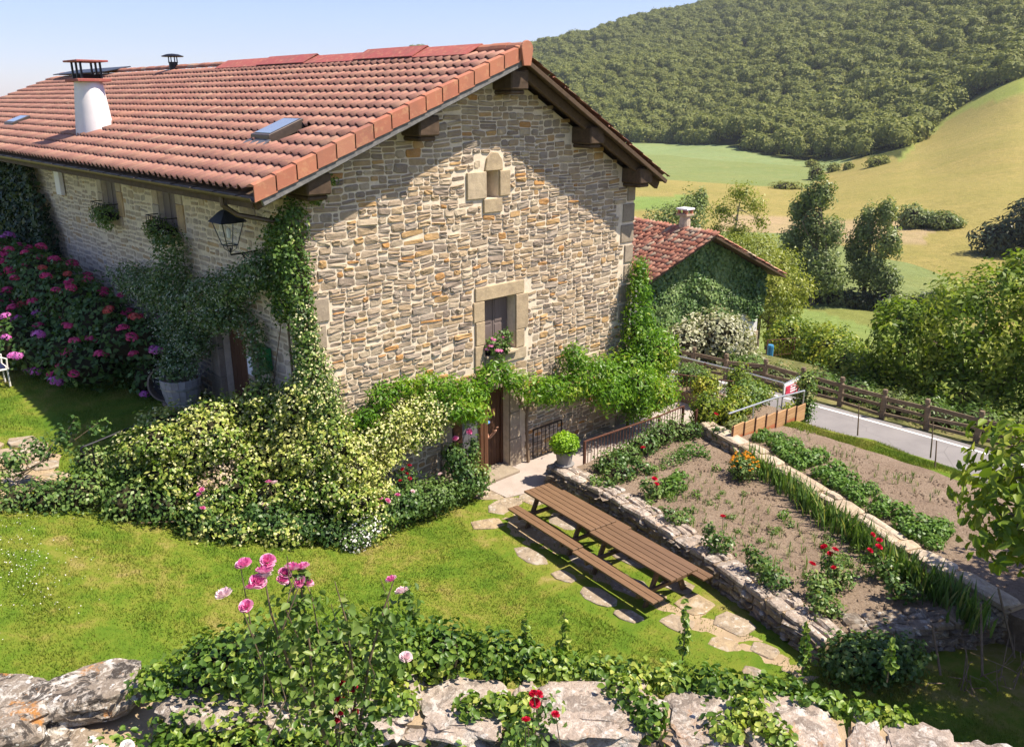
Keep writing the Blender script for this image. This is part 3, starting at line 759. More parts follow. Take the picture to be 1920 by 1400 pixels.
blk += [(-.1, .42 + .12*math.sin(k*2.1), .9+k*.55, .9+k*.55+.5) for k in range(-3, 8)]
blk += [(W-.42-.12*math.sin(k*1.7), W+.1, .9+k*.55, .9+k*.55+.5) for k in range(-3, 11)]
def gint(t):
    a = 0.0; b = W
    if t > roof_z(0)-WT: a = (t+WT-EL[1])/mL + EL[0] + .05
    if t > roof_z(W)-WT: b = RX + (RZ-WT-t)/mR - .05
    return a, b
rows = make_rows(-.6, RZ-WT-.12, (.22, .42), gint, [], rng)
rubble(gable, lambda s, t, d: (s, -d, t), rows, M_rubble, rng, gap=.0135, proud=(.010, .034), wave=.03, rough=.3, wr=(.5, 1.1), amax=.085, hmax=.22, blocks=blk)
def quoins(parent, lst, to_box, mat):
    for q in lst:
        m = MB(); m.box(*to_box(q), rnd=0); o = m.build('quoin', mat, parent, bevel=.015)
ql = [(0.0, .40+.12*math.sin(k*2.1), .9+k*.55+.012, .9+k*.55+.488) for k in range(-3, 8)] + [(W-.40-.12*math.sin(k*1.7), W, .9+k*.55+.012, .9+k*.55+.488) for k in range(-3, 11)]
quoins(gable, ql, lambda q: ((q[0] if q[0] > 1 else -.022, -.028-.01*abs(math.sin(q[2]*9)), q[2]), (q[1] if q[0] < 1 else W+.022, .04, q[3])), M_greyash)

def stone_frame(blocks, d, mat=M_ashlar, name='frame_stone', par=None):
    for x0, x1, z0, z1 in blocks:
        m = MB(); m.box((x0+.006, -d-.008*abs(math.sin(x0*7+z0*5)), z0+.006), (x1-.006, .32, z1-.006)); m.build(name, mat, par, bevel=.012)
# main window: dressed surround, recessed shutters, flower box
win = MB(); win.box((4.66, .30, 3.18), (5.64, .36, 4.50)); wn_ = win.build('window', M_shutter, house)
stone_frame([(4.36, 5.94, 4.51, 4.85), (4.30, 4.65, 4.02, 4.51), (4.36, 4.65, 3.45, 4.02), (4.33, 4.65, 2.84, 3.45),
             (5.65, 6.08, 3.62, 4.51), (5.65, 5.95, 3.16, 3.62), (4.65, 6.02, 2.86, 3.16)], .045, par=wn_)
for x0, x1 in ((4.67, 5.145), (5.155, 5.63)):
    m = MB(); m.box((x0, .255, 3.19), (x1, .30, 4.49)); 
    for zz in (3.24, 3.86): m.box((x0+.05, .243, zz), (x1-.05, .254, zz+.56 if zz < 3.5 else 4.43))
    m.build('shutter', M_shutter, wn_, bevel=.006)
m = MB(); m.box((4.62, -.14, 3.10), (5.66, .25, 3.165)); m.build('sill', M_ashlar, wn_, bevel=.01)
# small attic opening
sw = MB(); sw.box((4.72, .42, 6.83), (5.15, .47, 7.48)); sw = sw.build('attic_window', M_dark, house)
stone_frame([(4.16, 4.74, 6.86, 7.46), (5.13, 5.47, 6.88, 7.46), (4.64, 5.22, 6.53, 6.85)], .05, par=sw)
m = MB(); arch = [(4.70, 7.465), (5.24, 7.465), (5.22, 7.70), (5.08, 7.86), (4.92, 7.87), (4.76, 7.74)]
m.prism([(x, -.05, z) for x, z in arch], (0, .30, 0)); m.build('frame_stone', M_ashlar, sw, bevel=.012)
# double door below: jambs, lintel, one leaf shut, one swung open
stone_frame([(5.44, 5.86, .03, .78), (5.44, 5.80, .78, 1.5), (5.44, 5.88, 1.5, 2.25), (3.22, 3.58, .03, .9), (3.26, 3.58, .9, 1.7), (3.2, 3.58, 1.7, 2.25), (3.1, 5.95, 2.25, 2.56)], .05, M_greyash, par=house)
def door_leaf(name, n, w, h, mat, glazed):
    d = bpy.data.objects.new(name, None); link(d, house)
    f = MB(); f.box((0, -.03, 0), (w, .0, h)); base = f.build('door_back', mat, d)
    for k in range(n):
        q = MB(); q.box((w*k/n+.004, -.048, .02), (w*(k+1)/n-.004, -.0305, h-.02)); q.build('plank', mat, d, bevel=.004)
    return d
dr = door_leaf('door', 5, .90, 2.18, M_door, True); dr.location = (4.53, .30, .04)
m = MB(); m.box((.10, -.075, 1.12), (.46, -.049, 1.66)); fw = m.build('window_frame', M_door, dr, bevel=.006)
m = MB(); m.box((.145, -.081, 1.165), (.415, -.0755, 1.615)); m.build('pane', M_dark, dr)
m = MB(); m.box((.10, -.085, 1.37), (.46, -.0815, 1.40)); m.build('glazing_bar', M_grey, dr)
m = MB(); m.box((5.36, .20, .04), (5.435, .30, 2.22)); m.build('door_frame', M_door, house)
lf = bpy.data.objects.new('open_door', None); link(lf, house); lf.location = (3.62, -.02, .05); lf.rotation_euler = (0, 0, rad(-24))
m = MB(); m.box((0, -.03, 0), (.86, .03, .78)); m.box((0, -.03, 1.7), (.86, .03, 2.15)); m.box((0, -.03, .78), (.22, .03, 1.7)); m.box((.62, -.03, .78), (.86, .03, 1.7)); m.build('door_back', M_doorlit, lf, bevel=.006)
m = MB(); m.box((.22, -.012, .78), (.62, .012, 1.7)); m.build('panel', M_grey, lf)
for k in range(2):
    m = MB(); m.box((.66+.10*k, -.046, .03), (.74+.10*k, -.031, 2.1)); m.build('plank', M_doorlit, lf, bevel=.004)
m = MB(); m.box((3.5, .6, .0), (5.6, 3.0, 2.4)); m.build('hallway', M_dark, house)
m = MB(); m.box((3.6, -.45, .03), (5.42, .55, .10)); m.build('threshold', M_greyash, house, bevel=.01)

# long side wall in shade
g = MB(); g.prism([(0, .552, .2), (0, YE, .2), (0, YE, roof_z(0)-WT), (0, .552, roof_z(0)-WT)], (.55, 0, 0)); side = g.build('side_wall', M_mortar, house)
SWN = [(5.72, 6.78, 6.02, 7.22), (9.62, 10.72, 6.02, 7.22)]; SD = (2.50, 3.95, 2.0, 4.05)
cut(side, [((-.2, a, c), (.28, b, d)) for a, b, c, d in SWN + [SD]])
rng = np.random.default_rng(22)
blk = [(a-.42, b+.42, c-.1, d+.4) for a, b, c, d in SWN] + [(SD[0]-.35, SD[1]+.55, 1.5, 4.45)] + [(0, .62+.14*math.sin(k*2.9), 2+k*.52, 2+k*.52+.5) for k in range(0, 11)]
rows = make_rows(1.9, roof_z(0)-WT-.15, (.28, .5), lambda t: (.02, 24.0), [], rng)
rubble(side, lambda s, t, d: (-d, s, t), rows, M_siderub, rng, gap=.026, proud=(.004, .02), wr=(.4, .9), rough=.25, wave=.02, amax=.10, hmax=.25, blocks=blk)
quoins(side, [(.0, .60+.14*math.sin(k*2.9), 2+k*.52+.012, 2+k*.52+.49) for k in range(0, 10)], lambda q: ((-.03, q[0]+.042, q[2]), (.03, q[1], q[3])), M_siderub)
for a, b, c, d in SWN:
    m = MB(); m.box((.16, a+.01, c), (.22, b-.01, d)); wo = m.build('window', M_shutter, house)
    for y0, y1 in ((a+.02, (a+b)/2-.006), ((a+b)/2+.006, b-.02)):
        m = MB(); m.box((.10, y0, c+.02), (.155, y1, d-.02)); m.box((.085, y0+.07, c+.1), (.0985, y1-.07, d-.1)); m.build('shutter', M_shutter, wo, bevel=.006)
    for y0, y1, z0, z1 in ((a-.40, a, c-.05, c+.62), (a-.36, a, c+.62, d), (b, b+.4, c-.05, c+.5), (b, b+.36, c+.5, d), (a-.2, b+.2, c-.3, c-.05)):
        m = MB(); m.box((-.035, y0+.006, z0+.006), (.15, y1-.006, z1-.006)); m.build('frame_stone', M_siderub, wo, bevel=.012)
m = MB(); m.box((.16, SD[0]+.01, SD[2]), (.22, SD[1]-.01, SD[3])); sdo = m.build('side_door', M_door, house)
for k in range(6):
    q = MB(); y0 = SD[0]+.02+k*.235; q.box((.14, y0+.004, SD[2]+.02), (.158, y0+.231, SD[3]-.03)); q.build('plank', M_door, sdo, bevel=.004)
m = MB(); m.box((-.17, 2.24, 3.2), (-.155, 2.46, 3.62)); m.build('notice', M_paper, sdo)
for y0, y1, z0, z1 in ((SD[1], SD[1]+.55, 2.0, 2.75), (SD[1], SD[1]+.40, 2.75, 3.45), (SD[1], SD[1]+.5, 3.45, 4.05), (SD[0]-.32, SD[0], 2, 2.9), (SD[0]-.3, SD[0], 2.9, 4.05), (SD[0]-.3, SD[1]+.5, 4.05, 4.42)):
    m = MB(); m.box((-.16, y0+.006, z0+.006), (.13, y1-.006, z1-.006)); m.build('frame_stone', M_greyash, sdo, bevel=.015)
m = MB(); m.box((-.14, 1.55, 3.45), (-.032, 1.95, 3.95)); m.build('letter_box', M_green, house, bevel=.01)
m = MB(); m.box((-.16, 14.0, 6.2), (-.032, 14.45, 6.95)); m.build('meter_box', M_signwhite, house, bevel=.01)
# far walls, plain
m = MB(); m.prism([(W-.5, .552, -3), (W-.5, YE, -3), (W-.5, YE, roof_z(W)-WT), (W-.5, .552, roof_z(W)-WT)], (.5, 0, 0)); m.build('far_side_wall', M_mortar, house)
m = MB(); m.prism([(x, YE-.5, max(z, -1.2)) for x, z in gp], (0, .498, 0)); m.build('back_wall', M_mortar, house)

# roof deck, rafters, beams
roof = MB()
def slope_pts(x0, x1, dz): return [(x0, -OV+.10, roof_z(x0)+dz), (x1, -OV+.10, roof_z(x1)+dz)]
roof.prism([(EL[0]+.06, -OV+.10, roof_z(EL[0]+.06)-.20), (RX, -OV+.10, RZ-.20), (ER[0]-.06, -OV+.10, roof_z(ER[0]-.06)-.20), (ER[0]-.06, -OV+.10, roof_z(ER[0]-.06)-.12), (RX, -OV+.10, RZ-.12), (EL[0]+.06, -OV+.10, roof_z(EL[0]+.06)-.12)], (0, YE+.6+OV, 0))
roof = roof.build('roof', M_soffit, house)
for y in np.arange(.35, 22, .78):
    m = MB(); a = (EL[0]+.22, y, roof_z(EL[0]+.22)-.285); b = (.5, y, roof_z(.5)-.285); m.obox(a, b, .13, .16); m.build('rafter', M_beam, roof)
for x, dz in ((2.72, -.14), (RX, -.22), (7.82, -.02), (9.78, .0), (.12, -.10)):
    m = MB(); zt = roof_z(x)-.22+dz; m.box((x-.26, -OV+.13, zt-.40), (x+.26, .3, zt)); m.box((x-.21, -OV+.20, zt-.50), (x+.21, .3, zt-.401)); m.build('beam', M_beam, roof, bevel=.03)
for y0, dz, wd, h in ((-OV+.045, -.235, .08, .20), (-OV+.33, -.33, .11, .20)):
    for x0, x1 in ((EL[0]+.12, RX-.01), (RX+.01, ER[0]-.12)):
        m = MB(); hh_ = h if x0 < RX or y0 > -.6 else .10; m.obox((x0, y0, roof_z(x0)+dz+(h-hh_)*.2), (x1, y0, roof_z(x1)+dz+(h-hh_)*.2), wd, hh_); m.build('barge_board', M_board if y0 < -.6 and x0 < RX else M_soffit, roof, bevel=.01)
# gutter and downpipe
m = MB(); prof = [(math.cos(t)*.085, math.sin(t)*.085) for t in np.linspace(math.pi, 2*math.pi, 8)]
gx, gz = EL[0]-.015, EL[1]-.13
pts = [(gx+a, -OV+.02, gz+b) for a, b in prof] + [(gx+a*.86, -OV+.02, gz+b*.86+.004) for a, b in reversed(prof)]
m.prism(pts, (0, YE+OV, 0)); gut = m.build('gutter', M_gutter, roof)
m = MB(); m.box((EL[0]+.06, -OV+.3, EL[1]-.34), (EL[0]+.10, YE, EL[1]-.17)); m.build('fascia_board', M_beam, roof)
for y in np.arange(-.2, 17, .95):
    m = MB(); m.tube([(gx-.09, y, gz+.012), (gx, y, gz+.02), (gx+.1, y, gz+.03)], .008, 4); m.build('gutter_bracket', M_gutter, gut)
m = MB(); m.tube([(gx, .55, gz-.07), (gx, .55, gz-.22), (gx+.25, .50, gz-.42), (-.30, .15, gz-.60), (-.16, -.08, gz-.70), (-.09, -.10, gz-1.0), (-.09, -.10, 3.2)], .05, 8); m.build('downpipe', M_gutter, roof, smooth=False)
m = MB(); m.tube([(-.04, -.085, 6.1), (-.04, -.085, 3.6)], .035, 6); m.build('cable_pipe', M_rust, house)

# tiles
def tile_mesh(name, mat, w, ln, hh, th=.016, lift=.035):
    """mixed tile: flat pan and a round cover, thick lower lip; x across, y up the slope"""
    us = [0, .20, .36, .44, .53, .645, .76, .87, .95, 1.0]
    def z(u): return 0.006*(1 - math.cos(u*17)) if u < .36 else hh*math.sin(math.pi*min(1, (u-.36)/.64))**.8
    V = []
    for y, lz in ((0, lift), (ln, 0.0)):
        for u in us: V.append((u*w, y, z(u)+lz))
    for u in us: V.append((u*w, 0, z(u)+lift-th-.012))
    n = len(us); F = [(i, i+1, n+i+1, n+i) for i in range(n-1)] + [(2*n+i, 2*n+i+1, i+1, i) for i in range(n-1)]
    return np_mesh(name, V, F, mat)
def lay_tiles(parent, me, mat, origin, across, up, ncol, nrow, pitch, expo, nparts, rng, skip=None, jit=.004, smooth=True):
    """rows of tiles on a slope; the nearest as single tiles, the rest joined"""
    across = np.array(across, float); up = np.array(up, float); nrm = np.cross(across, up); o3 = np.array(origin, float)
    M3 = np.stack([across, up, nrm], 1)
    if smooth: me.polygons.foreach_set('use_smooth', np.ones(len(me.polygons), bool))
    co = np.zeros(len(me.vertices)*3, np.float32); me.vertices.foreach_get('co', co); co = co.reshape(-1, 3); fs = [tuple(p.vertices) for p in me.polygons]
    L = []
    for r in range(nrow):
        for c in range(ncol):
            p = o3 + across*(c*pitch) + up*(r*expo) + nrm*rng.normal()*jit*.5 + across*rng.normal()*jit + up*rng.normal()*jit*2
            if skip is not None and skip(p): continue
            L.append((np.sum((p-CAM)**2), p))
    L.sort(key=lambda q: q[0])
    rot = Matrix(M3.tolist()).to_euler()
    for _, p in L[:nparts]:
        o = bpy.data.objects.new('roof_tile', me); S.collection.objects.link(o); o.parent = parent
        o.location = p; o.rotation_euler = (rot.x, rot.y, rot.z + rng.normal()*.006)
    if len(L) > nparts:
        P = np.array([p for _, p in L[nparts:]]); V = (co @ M3.T)[None] + P[:, None]; k = len(co)
        F = [tuple(i + b*k for i in f) for b in range(len(P)) for f in fs]; rn = np.repeat(rng.random(len(P)), len(fs))
        o = obj('roof_tiles_beyond', np_mesh('roof_tiles_beyond', V.reshape(-1, 3), F, mat, rnd=rn, smooth=smooth), parent); o['kind'] = 'stuff'
rng = np.random.default_rng(31)
sl = math.hypot(1, mL); upL = np.array((1/sl, 0, mL/sl)); lenL = (RX-EL[0])*sl
NR = 15; expo = lenL/15.45; pitch = .286
tm = tile_mesh('roof_tile', M_tile, pitch*1.0, expo*1.12, .092, .012, .062)
chim_c = (.55, 12.0)
sk_list = [(-.2+.5, 1.0, 1.62, 2.58), (.2, .9, 19.6, 20.9)]
# across runs toward -y so that the slope's normal points up
lay_tiles(roof, tm, M_tile, (EL[0]-.02, YE+.55, EL[1]-.055), (0, -1, 0), upL, int((YE+.55+OV-.22)/pitch), NR, pitch, expo, 300, rng,
          skip=lambda p: (abs(p[1]-2.0) < .35 and .30 < p[0] < 1.2) or (abs(p[1]-12.0) < .5 and .15 < p[0] < .8))
# verge tiles: L-shaped, overlapping up the slope
def verge_run(x0, m_, sgn, n, ex, mat):
    s_ = math.hypot(1, m_); 
    for k in range(n):
        a = k*ex; b = a + ex*1.06
        q = MB()
        for (ya, yb, za, zb) in ((-OV-.02, -OV+.035, -.20, .085), ):
            pass
        lo, hi = .03, 0.0
        def P(t, y, z, lf): 
            x = x0 + sgn*t/s_; return (x, y, x_z(x) + z + lf)
        x_z = roof_z
        v = []
        for t, lf in ((a, .028), (min(b, lenL if sgn > 0 else 99), .0)):
            v += [P(t, -OV-.03, -.215, lf), P(t, -OV-.03, .075, lf), P(t, -OV+.10, .095, lf), P(t, -OV+.25, .05, lf), P(t, -OV+.25, .03, lf), P(t, -OV+.0, .045, lf), P(t, -OV+.0, -.215, lf)]
        F = [tuple(range(6, -1, -1)), tuple(range(7, 14))] + [(i, (i+1) % 7, (i+1) % 7 + 7, i+7) for i in range(7)]
        me = np_mesh('verge_tile', v, F if sgn > 0 else [f[::-1] for f in F], mat); obj('verge_tile', me, roof)
verge_run(EL[0]-.03, mL, 1, 16, expo, M_verge)
slR = math.hypot(1, mR); lenR = (ER[0]-RX)*slR
tmR = tile_mesh('barrel_tile', M_oldtile, .27, .50, .085)
rngt = np.random.default_rng(33)
upR = np.array((-1/slR, 0, mR/slR))
oR = np.array((ER[0], -OV+.02, ER[1]-.05))
# right slope seen edge on: a few single columns at the verge, the rest joined
lay_tiles(roof, tmR, M_oldtile, oR, (0, 1, 0), upR, int((YE+OV)/.27), 13, .27, lenR/13.4, 60, rngt, jit=.012)
# ridge: round caps, weathered cover sheet, end plug
for k in range(3):
    y0 = -OV-.02+k*.48
    q = MB(); pr = [(math.cos(t)*(.165-.0*k), math.sin(t)*.165) for t in np.linspace(-.15, math.pi+.15, 9)]
    q.prism([(RX+a, y0, RZ-.045+b+.012*(k % 2)) for a, b in pr], (0, .52, 0)); q.build('ridge_tile', M_verge, roof)
q = MB(); pr = [(RX+math.cos(t)*.175, RZ-.02+math.sin(t)*.175) for t in np.linspace(-.3, math.pi+.3, 12)] + [(RX-.11, RZ-.36), (RX+.11, RZ-.36)]
q.prism([(x, -OV-.085, z) for x, z in pr], (0, .06, 0)); q.build('ridge_end', M_verge, roof, bevel=.012)
ys = [.62, 2.6, 5.0, 7.6, 10.2, 13.0]
for k in range(5):
    q = MB(); dz = .03*(k % 2); y0, y1 = ys[k], ys[k+1]+.12; wv = .02*math.sin(k*2.2)
    q.prism([(RX-.48, y0, roof_z(RX-.48)+.10+dz), (RX, y0, RZ+.15+dz+wv), (RX+.42, y0, roof_z(RX+.42)+.12+dz), (RX+.42, y0, roof_z(RX+.42)+.10+dz), (RX, y0, RZ+.13+dz+wv), (RX-.48, y0, roof_z(RX-.48)+.08+dz)], (0, y1-y0, 0)); q.build('ridge_cover', M_cover, roof)
for k in range(36):
    y0 = 13.1+k*.47
    if y0 > YE+.2: break
    q = MB(); pr = [(math.cos(t)*.16, math.sin(t)*.13) for t in np.linspace(0, math.pi, 7)]
    q.prism([(RX+a, y0, RZ+.0+b+.01*(k % 2)) for a, b in pr], (0, .5, 0)); q.build('ridge_tile', M_oldtile, roof)
# roof furniture
ch = MB(); cx, cy = .48, 12.1
ch.lathe((cx, cy, 7.7), [(.52, 0), (.50, .35), (.43, 1.1), (.355, 1.78), (.35, 1.80)], 20, sy=1.25); ch = ch.build('chimney', M_chimney, house, smooth=True)
m = MB(); m.box((cx-.45, cy-.55, 9.46), (cx+.45, cy+.55, 9.54)); m.build('chimney_slab', M_cover, ch, bevel=.01)
m = MB(); m.box((cx-.28, cy-.36, 9.54), (cx+.28, cy+.36, 9.66)); m.build('flue_top', M_dark, ch)
for sx in (-1, 1):
    for sy in (-1, 0, 1):
        m = MB(); m.box((cx+sx*.26-.025, cy+sy*.36-.025, 9.54), (cx+sx*.26+.025, cy+sy*.36+.025, 9.98)); m.build('cap_leg', M_black, ch)
m = MB(); m.box((cx-.42, cy-.58, 9.98), (cx+.42, cy+.58, 10.03)); m.build('chimney_cap', M_cover, ch, bevel=.008)
m = MB(); m.lathe((RX-.15, 17.1, 9.8), [(.15, 0), (.15, .42), (.17, .43), (.17, .45)], 14); vp = m.build('vent_pipe', M_black, house)
for k in range(4):
    a = k*math.pi/2; m = MB(); m.box((RX-.15+.15*math.cos(a)-.015, 17.1+.15*math.sin(a)-.015, 10.25), (RX-.15+.15*math.cos(a)+.015, 17.1+.15*math.sin(a)+.015, 10.43)); m.build('cap_leg', M_black, vp)
m = MB(); m.lathe((RX-.15, 17.1, 10.42), [(.36, 0), (.38, .03), (.20, .09), (.02, .11)], 16); m.build('vent_cap', M_black, vp)
def roof_window(y0, y1, x0, x1, lift):
    rw = bpy.data.objects.new('roof_window', None); link(rw, house)
    z = lambda x, d: roof_z(x)+d
    fr_ = MB(); a = .07; 
    fr_.prism([(x0, y0, z(x0, -.05)), (x1, y0, z(x1, -.05)), (x1, y0, z(x1, lift)), (x0, y0, z(x0, lift))], (0, y1-y0, 0)); fr_.build('window_frame', M_skyfr, rw, bevel=.01)
    m = MB(); m.prism([(x0+a, y0+a, z(x0+a, lift+.004)), (x1-a, y0+a, z(x1-a, lift+.004)), (x1-a, y0+a, z(x1-a, lift+.012)), (x0+a, y0+a, z(x0+a, lift+.012))], (0, y1-y0-2*a, 0)); m.build('pane', M_roofglass, rw)
    m = MB(); m.prism([(x0-.16, y0-.08, z(x0-.16, .03)), (x0, y0-.08, z(x0, .06)), (x0, y0-.08, z(x0, .075)), (x0-.16, y0-.08, z(x0-.16, .045))], (0, y1-y0+.16, 0)); m.build('apron', M_zinc, rw)
roof_window(1.72, 2.50, .42, 1.24, .16); roof_window(19.7, 20.75, .24, .85, .14)
sp = bpy.data.objects.new('solar_panel', None); link(sp, house)
for k in range(5):
    y0 = 22.6+k*1.3; m = MB(); m.prism([(RX-.7, y0, RZ-.02), (RX+.4, y0, RZ+.20), (RX+.4, y0, RZ+.24), (RX-.7, y0, RZ+.02)], (0, 1.25, 0)); m.build('panel', M_solar, sp, bevel=.01)

# ------------------------------------------------------------------ wall lantern on its bracket
lan = thing('wall_lantern', 'black iron four sided street lantern on a bracket below the house eave', 'lantern', (-.62, 1.75, 6.0))
lx, ly, lz = -.62, 1.75, 6.05
m = MB(); m.tube([(-.02, 1.75, 6.02), (-.3, 1.75, 6.0), (lx, ly, 6.0), (lx, ly, 6.14)], .02, 6); m.tube([(-.03, 1.75, 5.72), (-.2, 1.75, 5.78), (-.38, 1.75, 5.98)], .014, 6)
for k in range(3): m.tube([(-.12-.1*k+.04*math.cos(t), 1.75, 5.93+.04*math.sin(t)) for t in np.linspace(0, 5.5, 9)], .009, 4)
m.build('bracket', M_black, lan)
def ring4(r, z): return [(lx+r*a, ly+r*b, z) for a, b in ((-1,-1),(1,-1),(1,1),(-1,1))]
m = MB()
for a, b in zip(ring4(.115, 6.20), ring4(.225, 6.66)): m.tube([a, b], .011, 4)
for z, r in ((6.20, .115), (6.66, .225)):
    q = ring4(r, z)
    for k in range(4): m.tube([q[k], q[(k+1) % 4]], .012, 4)
for a in ring4(.10, 6.2): m.tube([a, ((a[0]+lx)/2+.35*(a[0]-lx), (a[1]+ly)/2+.35*(a[1]-ly), 6.12), (lx, ly, 6.04)], .009, 4)
m.build('frame', M_lampblk, lan)
m = MB(); q0, q1, q2 = ring4(.29, 6.665), ring4(.12, 6.86), ring4(.07, 6.90)
m.add(q0+q1+q2, [(3,2,1,0)] + [(k, (k+1)%4, 4+(k+1)%4, 4+k) for k in range(4)] + [(4+k, 4+(k+1)%4, 8+(k+1)%4, 8+k) for k in range(4)] + [(8,9,10,11)])
m.lathe((lx, ly, 6.9), [(.06, 0), (.07, .03), (.035, .06), (.04, .09), (.012, .14)], 8); m.build('lamp_hood', M_lampblk, lan)
for k in range(4):
    a, b, c, d = ring4(.113, 6.21)[k], ring4(.113, 6.21)[(k+1)%4], ring4(.222, 6.65)[(k+1)%4], ring4(.222, 6.65)[k]
    m = MB(); m.add([a, b, c, d], [(0, 1, 2, 3)]); m.build('pane', M_lglass, lan)
m = MB(); m.lathe((lx, ly, 6.33), [(.03, 0), (.045, .03), (.045, .17), (.02, .21)], 8); m.build('bulb', M_bulb, lan)

# window boxes on the side wall and the gable
def balconette(name, label, y0, y1, z, seed):
    r = np.random.default_rng(seed); t = thing(name, label, 'window box', (-.15, (y0+y1)/2, z), 'hanging planters on the side wall windows')
    m = MB(); m.box((-.30, y0, z-.17), (-.05, y1, z+.0)); m.build('trough', M_dark, t, bevel=.01)
    m = MB(); m.tube([(-.04, y0-.03, z+.25), (-.34, y0-.03, z+.25), (-.34, y1+.03, z+.25), (-.04, y1+.03, z+.25)], .012, 4); m.build('top_rail', M_black, t)
    for y in np.linspace(y0-.03, y1+.03, 9):
        m = MB(); m.tube([(-.34, y, z-.18), (-.34, y, z+.25)], .008, 4); m.build('baluster', M_black, t)
    bl = [(-.26, y, z+r.uniform(-.12, .06), .22, .22, .24) for y in np.linspace(y0, y1, 5)] + [(-.34, y0+r.random()*(y1-y0), z-.25, .14, .16, .2) for _ in range(4)]
    P, N = blob_pts(bl, 900, r); foliage('foliage', L_herb if seed % 2 else L_sidej, P, N, .075, .045, r, t)
balconette('window_planter', 'iron rail planter with trailing green plants under the side window nearest the lantern', 5.72, 6.80, 6.05, 3)
balconette('window_planter', 'iron rail planter with trailing green plants under the side window further from the lantern', 9.6, 10.75, 6.05, 5)
r = np.random.default_rng(9); t = thing('flower_box', 'pink geraniums in a box on the sill of the sunlit gable window', 'window box', (4.95, -.1, 3.17))
m = MB(); m.box((4.68, -.12, 3.17), (5.25, .1, 3.33)); m.build('trough', M_dark, t, bevel=.01)
P, N = blob_pts([(4.85, -.1, 3.42, .25, .2, .2), (5.15, -.1, 3.5, .28, .2, .24), (4.98, -.2, 3.25, .3, .12, .16)], 520, r); foliage('foliage', L_herb, P, N, .075, .06, r, t)
P, N = blob_pts([(4.85, -.14, 3.38, .24, .2, .2), (5.2, -.14, 3.5, .28, .2, .22)], 9, r, shell=.1); hm = head_mesh('flower_head', L_pink, r, .062)
for p in P: obj('flower_head', hm, t, p)

# ------------------------------------------------------------------ picnic tables
def picnic_table(label):
    t = thing('picnic_table', label, 'picnic table', (0, 0, 0), 'picnic tables pushed end to end', world_built=False)
    Lh = 1.12
    for k in range(5):
        x = -.355 + k*.1435; m = MB(); m.box((x, -Lh, .70), (x+.132, Lh, .742)); m.build('plank', M_table, t, bevel=.005)
    for s in (-1, 1):
        for k in range(2):
            x = s*.66 + (-.14 + k*.1435); m = MB(); m.box((x, -Lh, .405), (x+.132, Lh, .445)); m.build('bench_plank', M_table, t, bevel=.005)
    for y in (-.72, .72):
        m = MB(); m.box((-.80, y-.03, .33), (.80, y+.03, .402)); m.build('bench_beam', M_tleg, t, bevel=.004)
        m = MB(); m.box((-.34, y-.03, .625), (.34, y+.03, .698)); m.build('top_beam', M_tleg, t, bevel=.004)
        for s in (-1, 1):
            m = MB(); m.obox((s*.52, y+.055, .0), (s*.22, y+.055, .70), .05, .11, up=(s, 0, .4)); m.build('leg', M_tleg, t, bevel=.004)
    m = MB(); m.obox((0, -.72, .36), (0, -.30, .66), .05, .07); m.build('brace', M_tleg, t); m = MB(); m.obox((0, .72, .36), (0, .30, .66), .05, .07); m.build('brace', M_tleg, t)
    return t
pt = picnic_table('brown plank picnic table nearest the farmhouse door'); pt.location = (3.93, -3.49, .0); pt.rotation_euler = (0, 0, rad(-7.3))
p2 = copy_tree(pt); p2.location = (3.58, -5.745, .0); p2['label'] = 'brown plank picnic table at the end farther from the farmhouse door'

# ------------------------------------------------------------------ garden walls
def boulder(name, mat, c, rx, ry, rz, rot, r, parent, sub=3, amp=.22, f=2.2):
    import bmesh
    bm = bmesh.new(); bmesh.ops.create_icosphere(bm, subdivisions=sub, radius=1)
    V = np.array([v.co for v in bm.verts]); V = np.sign(V)*np.abs(V)**.72
    nz = snoise(V*1.0+r.uniform(-9, 9, 3), f, int(r.integers(99)), 3); V = V*(1+amp*nz)[:, None]
    V[:, 2] = np.where(V[:, 2] > .72, .72+(V[:, 2]-.72)*.3, V[:, 2])
    V = V*np.array([rx, ry, rz]); ca, sa = math.cos(rot), math.sin(rot)
    V = np.stack([V[:, 0]*ca-V[:, 1]*sa, V[:, 0]*sa+V[:, 1]*ca, V[:, 2]], 1)
    F = [tuple(v.index for v in f_.verts) for f_ in bm.faces]; bm.free()
    return obj(name, np_mesh(name, V, F, mat, smooth=False), parent, loc=c)
